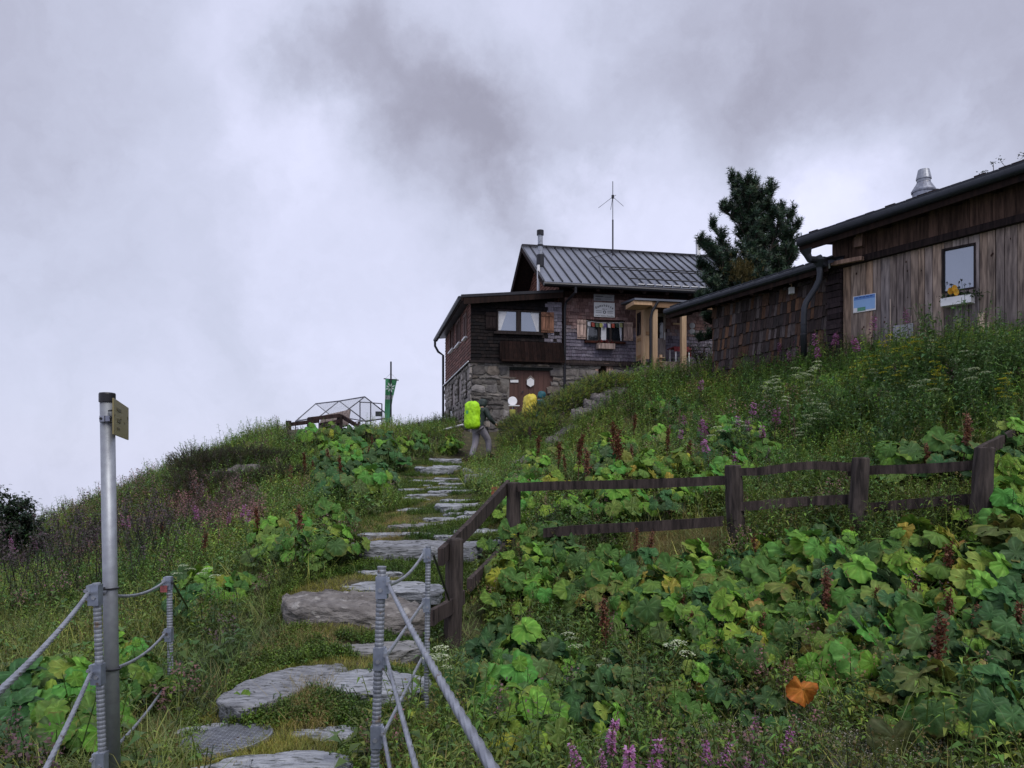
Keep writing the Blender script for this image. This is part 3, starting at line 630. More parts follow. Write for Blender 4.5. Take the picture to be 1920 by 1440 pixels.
# antenna on the ridge
ay = 28.4; an = thing('antenna', P(1149, 480, ay), 'thin black mast antenna with drooping radials standing on the hut roof ridge', 'antenna')
b = MB(); b.tube([P(1149, 480, ay), P(1149, 412, ay)], .03, 6); b.tube([P(1149, 412, ay), P(1149, 340, ay)], .014, 5); b.tube([P(1149, 372, ay), P(1149, 366, ay)], .05, 8); b.build('mast', m_black, an)
for dx, dy in ((-27, 26), (20, 22), (-4, 30), (6, -4)): b = MB(); b.tube([P(1149, 369, ay), P(1149+dx, 369+dy*.8, ay+dy*.02)], .009, 4); b.build('radial', m_black, an)
b = MB(); b.tube([rf(W.s(1149, -3)+.1, .98, .06), rf(W.s(1149)-.3, .7, .05), rf(W.s(1149)-.15, .5, .05), rf(W.s(1149)-.45, .15, .05)], .012, 5); b.build('cable', m_black, an)
# plates and lamp on the dark porch wall
for y, lb in ((611, 'small round plate on the dark porch wall, the upper one'), (622, 'small round plate on the dark porch wall, the lower one')):
    q = W.w(W.s(1297), .03, W.z(1297, y)); b = MB(); b.lathe(q, [(.09, 0), (.10, .015), (.04, .02)], 14, axis=Matrix.Rotation(math.pi/2, 3, 'X')); tag(b.build('wall_plate', m_gsign), lb, 'plate', 'round plates on the porch wall')
b = MB(); h = hole(W, 1261, 1274, 606, 609); W.slab(b, *h, .02, .05); tag(b.build('name_board', m_new), 'narrow light wooden name board on the dark porch wall', 'sign')
# table with red cloth on the deck
tl = W.w(W.s(1280, .8), .55, W.z(1275, 680, .8)); tb_ = thing('porch_table', tl, 'small porch table with a dark red cloth behind the new wooden post', 'table')
m_cloth = mat('dark_red_cloth', (0.20, 0.03, 0.04), .9, var=.4, scale=9)
b = MB(); s0 = W.s(1262, .8); s1 = W.s(1294, .8); zt = W.z(1275, 652, .8); W.slab(b, s0, s1, zt, zt+.02, .3, .9); W.slab(b, s0, s1, zt-.14, zt, .88, .9); W.slab(b, s1-.02, s1, zt-.3, zt, .3, .88); b.build('table_cloth', m_cloth, tb_)
for a in (s0+.05, s1-.09):
    for o in (.35, .84): b = MB(); W.slab(b, a, a+.04, zt-.62, zt-.001, o, o+.04); b.build('leg', m_white, tb_)
b = MB(); W.slab(b, s0+.03, s1-.03, zt-.56, zt-.50, .4, .8, (.6, .6, .6)); b.build('shelf', m_plank, tb_)
# ------------------------------------------------------------------ shingled side hut (A) and plank hut (B)
A = Wall(1582, 16.0, 170); B = Wall(1582, 16.0, -300)
sideh = thing('shingled_shed', A.w(-1.9, -1.5, 2.3), 'low shed clad in long dark brown shingles with a drooping eaves gutter', 'shed')
a0, a1 = A.s(1337), 0.0
zA0 = 1.9; zA1 = 4.15
sh = MB()
def cA(u, v):
    return jit(random.choice([(.13, .10, .095), (.18, .115, .08), (.085, .07, .068), (.10, .09, .09), (.20, .18, .175), (.24, .14, .085), (.07, .055, .05)]), .3)
shingles(A, sh, a0, a1-.35, zA0, zA1, .27, .095, .0, cA, thick=.035)
sh.build('shingle_wall', m_shingle, sideh)
b = MB(); A.slab(b, a0, a1-.02, zA0, zA1+.1, -.2, -.01); A.slab(b, a0, a0+.2, zA0, zA1+.1, -3, -.2); b.build('wall_core', m_brown, sideh)
# stacked log corner
b = MB(); z = 1.9
while z < 4.2:
    hh = random.uniform(.09, .15); o = random.uniform(0, .08)
    A.slab(b, -.36+random.uniform(-.03, .03), -.02, z+.006, z+hh-.006, -.01, .05+o, jit((1.1, 1, 1.1), .4)); z += hh
b.build('log_corner', m_wdark, sideh)
# roof with gutter
e0 = A.pt(1250, 581, .55); e1 = A.pt(1552, 488, .55)
dirv = (e1-e0); back = Vector((-A.n.x, -A.n.y, 0))
up = back+Vector((0, 0, .25))
b = MB(); n = 12
for i in range(n):
    p = e0+dirv*(i/n); q = e0+dirv*((i+1)/n-.003); c = jit((.8, .82, .9), .2)
    b.hexa([p-Vector((0, 0, .06)), q-Vector((0, 0, .06)), q+up*3-Vector((0, 0, .06)), p+up*3-Vector((0, 0, .06)), p, q, q+up*3, p+up*3], c)
rA = b.build('roof', m_roof, sideh)
b = MB()
for i in range(14): q = e0+dirv*((i+.5)/14); b.beam(q+up*.05+Vector((0, 0, .015)), q+up*.12+dirv*.05+Vector((0, 0, .03)), .28, .03, col=jit((1, 1, 1), .3))
for i in range(n+1): q = e0+dirv*(i/n); b.beam(q+Vector((0, 0, .02)), q+up*3+Vector((0, 0, .02)), .03, .04)
b.build('roof_lap', m_gutter, rA)
b = MB(); gt0 = e0+Vector((A.n.x, A.n.y, 0))*.05-Vector((0, 0, .06)); gt1 = e1+Vector((A.n.x, A.n.y, 0))*.05-Vector((0, 0, .06))
b.tube([gt0, gt1], .075, 10); b.build('gutter', m_gutter, sideh)
b = MB(); b.beam(e0-Vector((0, 0, .16)), e1-Vector((0, 0, .16)), .04, .14)
for i in range(9): q = e0+dirv*(i/9+.03)-Vector((0, 0, .2)); b.beam(q, q+up*.7, .10, .12)
b.build('eave_board', m_brown, sideh)
# downpipe with funnels
dp = thing('rain_downpipe', A.pt(1507, 645, .15), 'dark grey rain downpipe with two funnel hoppers between shed and plank hut', 'downpipe')
b = MB()
yb = 15.5
pth = [(1503, 462, .55), (1517, 478, .55), (1521, 487, .5), (1537, 495, .5)]
b.tube([P(1511, 468, 15.6), P(1514, 478, 15.6), P(1518, 486, 15.6), P(1530, 487, 15.7), P(1540, 483, 15.7)], .075, 10, radii=[.12, .075, .07, .07, .07]); b.build('upper_elbow', m_gutter, dp)
b = MB(); b.lathe(P(1537, 500, 15.75), [(.06, -.1), (.065, -.02), (.15, .12), (.15, .17)], 14); b.build('hopper', m_gutter, dp)
b = MB(); b.tube([P(1537, 498, 15.75), P(1537.5, 512, 15.75), P(1536, 525, 15.75), P(1528, 542, 15.8), P(1512, 566, 15.8), P(1508, 578, 15.8), P(1507, 600, 15.8), P(1507, 668, 15.8)], .062, 12); b.build('pipe', m_gutter, dp, smooth=True)
b = MB(); b.tube([P(1507, 609, 15.8), P(1507, 607, 15.8)], .072, 12); b.tube([P(1507, 628, 15.8), P(1507, 626, 15.8)], .072, 12); b.build('clamp', m_black, dp)
lp = thing('wall_lantern', A.pt(1484, 552, .12), 'small white lantern on a bracket on the shingled shed wall', 'lantern')
q = A.pt(1484, 545, .14); b = MB(); b.box(q, (.10, .10, .14)); b.build('lamp_box', m_white, lp); b = MB(); b.tube([q+Vector((0, .1, .16)), q+Vector((0, 0, .18)), q+Vector((0, 0, .06))], .012, 6); b.build('bracket', m_new, lp)

ph = thing('plank_hut', B.w(2.0, -2, 2.2), 'hut of vertical weathered grey brown planks with a shake roof and one window', 'hut')
zB0 = 1.9; B1 = 6.5
def zbeam(s):      # underside of the sloping beam
    return zb_a+(zb_b-zb_a)*(s-sb_a)/(sb_b-sb_a)
sb_a, zb_a = B.s(1600, .05), B.z(1600, 492, .05); sb_b, zb_b = B.s(1905, .05), B.z(1905, 414, .05)
wB = hole(B, 1766, 1830, 461, 545)
wB = (wB[0], wB[1], B.z(1798, 546), B.z(1798, 461))
bl = MB(); s = 0.0
while s < B1:
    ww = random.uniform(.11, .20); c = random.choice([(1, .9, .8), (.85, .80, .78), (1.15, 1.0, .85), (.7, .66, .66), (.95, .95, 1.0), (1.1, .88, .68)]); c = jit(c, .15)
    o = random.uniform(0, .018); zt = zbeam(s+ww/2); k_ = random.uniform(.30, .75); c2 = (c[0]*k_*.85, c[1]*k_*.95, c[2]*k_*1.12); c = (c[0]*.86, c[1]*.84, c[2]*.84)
    segs = [(zB0, zt)]
    a, b_ = s, s+ww-random.uniform(.005, .014)
    for _ in range(random.choice([0, 1, 1, 2, 3])):
        kx, kz, kr = s+ww*random.uniform(.3, .7), random.uniform(2.4, zt-.1), random.uniform(.008, .020)
        if not (wB[0]-.05 < kx < wB[1]+.05 and kz > wB[2]-.1): bl.add([B.w(kx+kr*math.cos(q_*math.pi/4), .012+o, kz+kr*1.5*math.sin(q_*math.pi/4)) for q_ in range(8)]+[B.w(kx, .015+o, kz)], [(q_, (q_+1) % 8, 8) for q_ in range(8)], (.16, .10, .08))
    if b_ > wB[0] and a < wB[1]:
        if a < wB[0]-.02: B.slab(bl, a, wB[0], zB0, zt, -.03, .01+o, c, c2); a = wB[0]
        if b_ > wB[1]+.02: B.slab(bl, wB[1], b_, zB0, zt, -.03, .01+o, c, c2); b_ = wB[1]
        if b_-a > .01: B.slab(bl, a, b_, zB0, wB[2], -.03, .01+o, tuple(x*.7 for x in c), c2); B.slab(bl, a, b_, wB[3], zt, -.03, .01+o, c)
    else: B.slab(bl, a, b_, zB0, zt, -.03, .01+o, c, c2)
    if o > .012: B.slab(bl, a, a+.02, zB0, (zB0+zt)/2+random.uniform(-.6, .6), .01+o, .018+o, (1.3, 1.2, 1.1))
    s += ww
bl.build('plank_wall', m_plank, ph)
# upper dark boarding and beam, eave line
re0 = B.pt(1500, 452, .62); re1 = B.pt(1925, 311, .62); rdir = (re1-re0); rl = Vector((rdir.x, rdir.y)).length
def eave_z(s): return re0.z+(re1.z-re0.z)*(s-B.s(1500, .62))/rl
b = MB(); s = B.s(1560, .06)
while s < B1:
    ww = random.uniform(.14, .2); z0 = zbeam(s+ww/2)+.0; z1 = eave_z(s)+.25
    B.slab(b, s, s+ww-.004, z0, z1, .03, .05+random.uniform(0, .015), jit((.22, .155, .13), .3)); s += ww
b.build('upper_boarding', m_plank, ph)
b = MB(); p = B.w(B.s(1560, .1), .12, zbeam(B.s(1560, .1))); q = B.w(B1, .12, zbeam(B1)); b.beam(p, q, .12, .13, col=(.8, .7, .7)); b.build('beam', m_wdark, ph)
b = MB(); p = B.pt(1611, 449, .14); b.box(p+Vector((0, 0, -.02)), (.16, .16, .28), .8, (.6, .45, .4)); b.beam(B.pt(1560, 495, .3), B.pt(1618, 484, .3), .1, .08, col=(.8, .6, .5)); b.build('bracket', m_plank, ph)
b = MB(); B.slab(b, 0.0, B1, zB0, 4.6, -.3, -.04); B.slab(b, 0.0, .2, zB0, 4.6, -4, -.3); b.build('wall_core', m_brown, ph)
f = window(B, wB, -.04, .035, 1, m_glassr, m_wdark, ph)
# roof: slab rising away from the eave, shakes along its edge
bk = Vector((-B.n.x, -B.n.y, 0)); upB = bk+Vector((0, 0, .18))
E0 = re0; E1 = re0+rdir*(B1+1.2)/rl
b = MB(); n = 40
for i in range(n):
    for row in range(5):
        p = E0+(E1-E0)*(i/n); q = E0+(E1-E0)*((i+1)/n-.0015); t0 = row*.8; t1 = t0+.9; h = .05+.02*random.random()
        zz = Vector((0, 0, .04+random.uniform(0, .03)))
        b.hexa([p+upB*t0+zz, q+upB*t0+zz, q+upB*t1, p+upB*t1, p+upB*t0+zz+Vector((0, 0, h)), q+upB*t0+zz+Vector((0, 0, h)), q+upB*t1+Vector((0, 0, h*.5)), p+upB*t1+Vector((0, 0, h*.5))], jit((.9, .85, .9), .3))
rB = b.build('roof', m_wdark, ph)
b = MB(); b.hexa([E0-Vector((0, 0, .06)), E1-Vector((0, 0, .06)), E1+upB*4-Vector((0, 0, .06)), E0+upB*4-Vector((0, 0, .06)), E0+Vector((0, 0, .02)), E1+Vector((0, 0, .02)), E1+upB*4+Vector((0, 0, .02)), E0+upB*4+Vector((0, 0, .02))]); b.build('roof_boards', m_brown, rB)
b = MB(); o = Vector((B.n.x, B.n.y, 0))*.08; b.tube([E0+o-Vector((0, 0, .05)), E1+o-Vector((0, 0, .05))], .085, 10); b.build('gutter', m_gutter, ph, smooth=True)
b = MB(); b.beam(E0+o*.9+Vector((0, 0, .05)), E1+o*.9+Vector((0, 0, .05)), .05, .03); b.build('drip_edge', m_gutter, ph)
b = MB(); b.beam(E0-Vector((0, 0, .16)), E1-Vector((0, 0, .16)), .05, .16)
for i in range(12): q = E0+(E1-E0)*(i/12+.12)-Vector((0, 0, .14)); b.beam(q, q+upB*.62, .12, .14)
b.build('eave_board', m_brown, ph)
b = MB(); cc = P(1732, 372, 16.2)
vent = thing('roof_vent', cc, 'conical grey metal roof vent on the plank hut roof', 'vent')
b.lathe(cc, [(.22, -.3), (.22, .12), (.20, .14)], 18, (.9, .9, .95)); b.build('vent_base', m_steel, vent, smooth=False)
b = MB(); b.lathe(cc+Vector((0, 0, .12)), [(.24, 0), (.245, .03), (.14, .20), (.13, .22)], 18, (.8, .8, .85)); b.build('vent_skirt', m_steel, vent)
b = MB(); b.lathe(cc+Vector((0, 0, .34)), [(.135, 0), (.135, .05), (.15, .055), (.15, .075), (.11, .26), (.10, .265)], 18); b.build('vent_cone', m_steel, vent)
# planter, signs on the plank hut
h = hole(B, 1765, 1822, 551, 571, .15); h = (B.s(1765, .2), B.s(1822, .2), B.z(1793, 571, .2), B.z(1793, 556, .2))
pl = thing('window_planter', B.w((h[0]+h[1])/2, .15, h[2]), 'white window box with yellow flowers below the plank hut window', 'planter')
b = MB(); B.slab(b, *h, .04, .24); b.build('box', m_white, pl)
b = MB()
for k in range(110): blobs(b, B.w(random.uniform(h[0]-.04, h[1]+.14), random.uniform(.06, .24), h[3]+random.uniform(-.04, .06)), (.02, .02, .02), 2, .03, [(.03, .06, .02), (.05, .09, .025), (.02, .04, .02)])
for k in range(8): 
    q = B.w(random.uniform(h[0], h[1]), .15, h[3]); t = q+Vector((random.uniform(-.08, .08), 0, random.uniform(.12, .34))); b.tube([q, t], .003, 4, (.02, .04, .015)); blobs(b, t, (.01, .01, .01), 6, .02, [(.015, .02, .015)])
b.build('foliage', m_leaf, pl)
for (x, y) in ((1781, 546), (1789, 541), (1792, 548)):
    b = MB(); q = B.pt(x, y, .24)
    for k in range(10):
        a = 2*math.pi*k/10; r = .06; e = Vector((math.cos(a)*.8, -.25, math.sin(a))); s_ = Vector((-math.sin(a), 0, math.cos(a)))*.02
        b.add([q, q+e*r+s_, q+e*r*1.1, q+e*r-s_], [(0, 1, 2), (0, 2, 3)], (.85, .36, .03) if k % 2 else (.75, .50, .05))
    b.build('blossom', m_flower, pl)
h = (B.s(1601.5), B.s(1644), B.z(1623, 584.5), B.z(1623, 553.5)); m_blue = mat('pale_blue_sign', (0.25, 0.42, 0.70), .5, var=.08)
m_blue2 = mat('blue_sign_band', (0.10, 0.23, 0.55), .5, var=.1); m_teal = mat('green_patch', (0.10, 0.33, 0.22), .5, var=.4, scale=20)
sgn = thing('information_sign', B.w(h[0], .04, h[2]), 'pale blue information sign with a darker band on the plank wall', 'sign')
def shear(w, mb, s0, s1, z0, z1, o0, o1, k=.0, col=(1, 1, 1)): w.slab(mb, s0, s1, z0, z1, o0, o1, col)
b = MB(); B.slab(b, *h, .035, .045); b.build('sign_plate', m_white, sgn)
W_, H_ = h[1]-h[0], h[3]-h[2]
b = MB(); B.slab(b, h[0]+.015, h[1]-.015, h[2]+.10*H_, h[3]-.25*H_, .046, .048); b.build('pale_field', m_blue, sgn)
b = MB(); B.slab(b, h[0]+.015, h[1]-.015, h[3]-.25*H_, h[3]-.03*H_, .046, .049); b.build('title_band', m_blue2, sgn)
b = MB(); B.slab(b, h[0]+.2*W_, h[0]+.55*W_, h[2]+.06*H_, h[2]+.28*H_, .049, .052); b.build('map_patch', m_teal, sgn)
b = MB(); B.slab(b, h[0]+.02*W_, h[0]+.19*W_, h[2]+.05*H_, h[2]+.28*H_, .049, .052, (.9, .8, .85)); b.build('corner_patch', m_white, sgn)
b = MB(); m_ink2 = mat('dark_blue_ink', (0.03, 0.10, 0.30), .6)
for i in range(5): B.slab(b, h[0]+(.1+.16*i)*W_, h[0]+(.22+.16*i)*W_, h[3]-.15*H_, h[3]-.09*H_, .049, .051)
b.build('title_lettering', m_ink2, sgn)
h = (B.s(1677), B.s(1714), B.z(1695, 640), B.z(1695, 609)); b = MB(); B.slab(b, *h, .04, .05); tag(b.build('paper_notice', m_gsign), 'pale notice low on the plank wall half hidden by plants', 'sign')
h = (B.s(1836), B.s(1848), B.z(1840, 640), B.z(1840, 588)); b = MB(); B.slab(b, *h, .05, .08, (2.0, 1.8, 1.5)); tag(b.build('loose_board', m_plank), 'short pale board leaning on the plank wall below the window', 'board')

# ------------------------------------------------------------------ wooden rail fence
fence = thing('rail_fence', P(1375, 1020, 7.5), 'old dark post and rail fence climbing beside the path then crossing the slope', 'fence')
m_fence = mat('old_fence_wood', (0.080, 0.064, 0.058), .9, spec=.2, col2=(0.016, 0.013, 0.013), scale=5, stretch=(5, 5, .7), bump=.008, bscale=16, usecol=True, spots=((0.11, 0.085, 0.065), 5, .68))
def post(px, py, Y, wpx, h, lean=0, rx=None):
    top = P(px, py, Y); r = wpx/F*Y/2; pts = []; radii = []
    for i in range(9):
        t = i/8; pts.append(Vector((top.x-lean*(1-t), top.y, top.z-h*(1-t)))); radii.append(r*(1.06-.10*t+.03*math.sin(5*t+px)))
    pts.append(pts[-1]+Vector((0, 0, .012))); radii.append(radii[-1]*.85)
    b = MB(); b.tube(pts, r, 14, radii=radii)
    for i in range(len(b.v)):
        v = b.v[i]; k = 1+.05*math.sin(v[0]*260+v[1]*230); b.v[i] = (top.x+(v[0]-top.x)*k, top.y+(v[1]-top.y)*k, v[2])
    return b.build('post', m_fence, fence)
post(853, 1012, 6.5, 33, 1.25, .03); post(963, 906, 8.6, 28, .95, .01); post(1374, 874, 7.55, 32, .95, -.05); post(1614, 860, 7.0, 33, .95, .05); post(1846, 841, 6.5, 36, 1.0, .06); post(1925, 790, 8.3, 34, 1.0)
def rail(p, q, h, th=.045, bend=.006, name='rail'):
    p = Vector(p); q = Vector(q); n = 7; b = MB(); t = (q-p); side = Vector((t.y, -t.x, 0)).normalized(); seed = random.random()*9
    ring = []
    for i in range(n):
        c = p+t*i/(n-1)+Vector((0, 0, bend*math.sin(math.pi*i/(n-1)*2+seed))); hh = h*(1+.05*math.sin(i*1.9+seed)); a = th*(1+.15*math.sin(i*2.7+seed))
        ring.append([c+side*a/2-Vector((0, 0, hh/2)), c-side*a/2-Vector((0, 0, hh/2)), c-side*a/2+Vector((0, 0, hh/2)), c+side*a/2+Vector((0, 0, hh/2))])
    vs = [v for r in ring for v in r]; fs = []
    for i in range(n-1):
        for j in range(4): fs.append((i*4+j, i*4+(j+1) % 4, i*4+4+(j+1) % 4, i*4+4+j))
    fs += [(3, 2, 1, 0), tuple((n-1)*4+j for j in range(4))]; b.add(vs, fs, jit((1, .95, .95), .15)); return b.build(name, m_fence, fence)
rail(P(826, 1046, 6.3), P(953, 912, 8.75), .135); rail(P(808, 1160, 6.0), P(868, 1120, 6.7), .12); rail(P(880, 1098, 7.2), P(962, 1010, 8.9), .11)
rail(P(905, 1130, 7.4), P(955, 1085, 8.4), .10)
rail(P(972, 914, 8.5), P(1362, 901, 7.6), .095); rail(P(1020, 999, 8.3), P(1356, 977, 7.5), .10)
rail(P(1388, 882, 7.5), P(1600, 873, 7.12), .08, bend=.02); rail(P(1384, 949, 7.5), P(1604, 935, 7.1), .09)
rail(P(1590, 885, 7.2), P(1835, 872, 6.62), .085); rail(P(1596, 953, 7.15), P(1842, 935, 6.6), .09)
rail(P(1832, 853, 6.7), P(1915, 805, 8.2), .11); rail(P(1838, 925, 6.75), P(1905, 880, 8.0), .10)

# ------------------------------------------------------------------ cable railing
m_rebar = mat('ribbed_galvanised_bar', (0.27, 0.29, 0.33), .62, col2=(0.15, 0.16, 0.185), scale=22, metal=.35, usecol=True, spots=((0.14, 0.11, 0.09), 18, .62), bump=.001, bscale=90)
def rebar(name, px, py, Y, h, r, lean=0, label='', twist=0):
    top = P(px, py, Y); o = thing(name, top-Vector((lean, 0, h)), label, 'railing post', 'ribbed steel railing posts')
    b = MB(); pts = []; rad = []; n = int(h/.0062)
    for i in range(n+1):
        t = i/n; pts.append(top-Vector((lean*t, 0, h*t))); rad.append(r*(1.06 if i % 3 == 0 else (1.03 if i % 3 == 1 else .90)))
    b.tube(pts, r, 10, radii=rad); b.build('ribbed_bar', m_rebar, o); return o, top
def clamp(o, top, dz, r, lean=0, h=1, side=1, big=True, fx=0.0):
    c = top-Vector((lean*dz/h, 0, dz)); b = MB(); k = r/.016
    b.box(c+Vector((side*.004, -.004, -.02)), (.044*k, .040*k, .085*k), 0, (.8, .85, .95)); b.box(c+Vector((side*.026*k, -.012, -.01)), (.014*k, .03*k, .06*k), .2, (1, 1.05, 1.1))
    b.build('clamp', m_steel, o); b = MB()
    b.tube([c+Vector((side*.03*k, -.035*k, 0)), c+Vector((side*.03*k, .02*k, 0))], .008*k, 6); b.tube([c+Vector((0, -.03*k, -.03)), c+Vector((0, -.02*k, -.03))], .009*k, 6); b.build('bolt', m_steel, o)
    return c+Vector((side*.03*k, -.005, -.01))
L1, tL1 = rebar('ribbed_post', 181, 1093, 3.3, 1.05, .0165, -.035, 'ribbed steel post strapped to the sign pole with black ties')
L2, tL2 = rebar('ribbed_post', 317.5, 1082, 5.2, 1.0, .0185, -.012, 'ribbed steel post with a small red tag standing in the grass beyond the sign pole')
R1, tR1 = rebar('ribbed_post', 716, 1062, 3.35, 1.15, .0195, .04, 'nearest ribbed steel post, with three bolted cable clamps, beside the steps')
R2, tR2 = rebar('ribbed_post', 803, 1024, 4.7, 1.05, .0165, .012, 'ribbed steel post standing just in front of the round wooden fence post')
L0, tL0 = rebar('ribbed_post', -60, 1300, 1.6, 1.1, .0165, 0, 'ribbed steel post at the very edge of the path holding the lower cables')
R0, tR0 = rebar('ribbed_post', 935, 1475, .82, 1.1, .013, 0, 'ribbed steel post right beside the viewer holding the thick cables')
cl = {}
for nm, o, t, r, dzs, ln, h_, sd in (('L1', L1, tL1, .0165, (.03, .37, .75), -.035, 1.05, -1), ('L2', L2, tL2, .0165, (.02, .37, .72), -.012, 1, -1), ('R1', R1, tR1, .018, (.07, .38, .72), .04, 1.15, 1), ('R2', R2, tR2, .0155, (.035, .34, .67), .012, 1.05, -1),
                             ('L0', L0, tL0, .0165, (.02, .40, .8), 0, 1.1, 1), ('R0', R0, tR0, .013, (.02, .36, .7), 0, 1.1, 1)):
    cl[nm] = [clamp(o, t, dz, r, ln, h_, sd) for dz in dzs]
def cable(p, q, r, sag, label, n=26, sagpow=1):
    p = Vector(p); q = Vector(q); L_ = (q-p).length; n = max(24, int(L_/.012)); n = min(n, 260)
    pts = [p+(q-p)*(i/n)+Vector((0, 0, -sag*4*(i/n)*(1-i/n))) for i in range(n+1)]
    b = MB(); b.tube(pts, r, 18, lobes=2.2*(L_/n)/(r*4.2)); o = b.build('steel_cable', m_steel, smooth=True); tag(o, label, 'cable', 'steel cables of the railing'); return o
cable(cl['L1'][0]+Vector((.03, 0, 0)), cl['L2'][0], .0075, .05, 'upper steel cable from the sign pole to the red tagged post')
cable(cl['L1'][1]+Vector((.03, 0, 0)), cl['L2'][1], .0075, .05, 'middle steel cable from the sign pole to the red tagged post')
cable(cl['L1'][2]+Vector((.03, 0, 0)), cl['L2'][2], .0075, .03, 'lowest steel cable from the sign pole to the red tagged post')
cable(cl['L0'][0], cl['L1'][0], .008, .02, 'upper cable dropping to the edge of the picture from the strapped post')
cable(cl['L0'][1], cl['L1'][1], .008, .02, 'second cable dropping towards the bottom corner from the strapped post')
cable(cl['R1'][0], cl['R2'][0], .0075, .035, 'upper cable between the two ribbed posts beside the steps')
cable(cl['R1'][1], cl['R2'][1], .0075, .0, 'middle cable between the two ribbed posts beside the steps')
cable(cl['R1'][2], cl['R2'][2], .0075, .0, 'lowest cable between the two ribbed posts beside the steps')
cable(cl['R0'][0], cl['R1'][0], .0075, .012, 'thick looking upper cable sweeping down past the viewer from the clamped post')
cable(cl['R0'][1], cl['R1'][1], .0075, .015, 'second cable running down towards the viewer from the clamped post')
cable(cl['R0'][2], cl['R1'][2], .0075, .01, 'lowest cable running down towards the viewer from the clamped post')
for p, q, lb in ((tL2+Vector((.03, -.02, -.03)), gray(357, 1158)+Vector((0, 0, .05)), 'short black guy cable from the red tagged post down to the grass'), (tR2+Vector((.03, 0, -.05)), P(842, 1125, 6.0), 'short black guy cable behind the round wooden fence post')):
    b = MB(); b.tube([p, q], .008, 8); o = b.build('guy_cable', m_plastic); tag(o, lb, 'cable')
m_redtag = mat('red_tag', (0.35, 0.10, 0.10), .5, var=.5, scale=80)
b = MB(); b.box(tL2+Vector((-.022, -.035, -.075)), (.045, .004, .045)); b.build('tag', m_redtag, L2)
# sign pole
sp = thing('sign_pole', P(212, 1500, 3.42), 'tall round grey metal pole with a black cap and a yellow sign', 'pole')
top = P(201, 749, 3.42); bot = P(213, 1500, 3.42); b = MB(); b.tube([top, bot], .0305, 28); b.build('tube', m_pole, sp, smooth=True)
b = MB(); b.lathe(top+Vector((0, 0, -.012)), [(.0345, 0), (.0345, .036), (.032, .041), (.02, .043)], 28); b.build('cap', m_plastic, sp)
b = MB(); cc = P(202, 786, 3.42); b.lathe(cc+Vector((0, 0, -.014)), [(.0325, 0), (.0325, .028)], 24, (.9, .9, .95)); b.box(cc+Vector((-.004, -.036, 0)), (.022, .012, .026), 0, (1.2, 1.2, 1.25)); b.box(cc+Vector((.02, -.036, .0)), (.02, .008, .022), 0, (1.1, 1.1, 1.2)); b.build('bracket', m_steel, sp)
b = MB(); b.tube([cc+Vector((-.008, -.046, 0)), cc+Vector((-.008, -.034, 0))], .006, 8); b.tube([cc+Vector((.02, -.03, .003)), cc+Vector((.045, -.05, .003))], .004, 6); b.tube([cc+Vector((.02, -.03, .035)), cc+Vector((.045, -.05, .035))], .004, 6); b.build('screw', m_plastic, sp)
a_, b_, c_, d_ = P(212, 746, 3.36), P(240, 765, 3.86), P(240, 825, 3.86), P(212, 813, 3.36)
a_ = P(212, 746, 3.32); d_ = P(212, 814, 3.32); Yr = 3.32*68/60; b_ = P(240, 765, Yr); c_ = P(240, 825, Yr)
nn = (b_-a_).cross(d_-a_).normalized()*.003; b = MB(); b.hexa([d_-nn, c_-nn, c_+nn, d_+nn, a_-nn, b_-nn, b_+nn, a_+nn]); ys = b.build('yellow_sign', m_ysign, sp)
b = MB()
def onsign(u, v): return a_+(b_-a_)*u+(d_-a_)*v+(c_-b_-(d_-a_))*u*v
side = 1 if nn.dot(a_) < 0 else -1
for u0, u1, v0, v1 in ((.18, .44, .22, .30), (.2, .40, .52, .62), (.2, .36, .76, .82), (.40, .46, .47, .50), (.66, .71, .53, .56), (.9, .96, .30, .40), (.03, .07, .44, .48)):
    q = [onsign(u, v)+nn*1.4*side for u, v in ((u0, v0), (u1, v0), (u1, v1), (u0, v1))]; b.add(q+[x+nn*.3*side for x in q], [(0, 1, 2, 3), (4, 5, 6, 7), (0, 1, 5, 4), (1, 2, 6, 5), (2, 3, 7, 6), (3, 0, 4, 7)])
b.build('sign_lettering', mat('faded_ink', (0.12, 0.10, 0.05), .6), ys)
for py, o_ in ((1105, 0), (1256, .01)):
    b = MB(); c1 = P(182, py, 3.33); c2 = P(206+ (py-1105)*.03, py-2, 3.42); n = 24; pts = []
    for i in range(n+1):
        a = 2*math.pi*i/n; ctr = c1 if math.cos(a) < 0 else c2; r = .021 if math.cos(a) < 0 else .034; pts.append(ctr+Vector((math.cos(a)*r, math.sin(a)*r, 0)))
    b.tube(pts, .0042, 6); tag(b.build('cable_tie', m_plastic), 'black cable tie strapping post and sign pole together, the %s one' % ('upper' if o_ == 0 else 'lower'), 'cable tie', 'black cable ties')

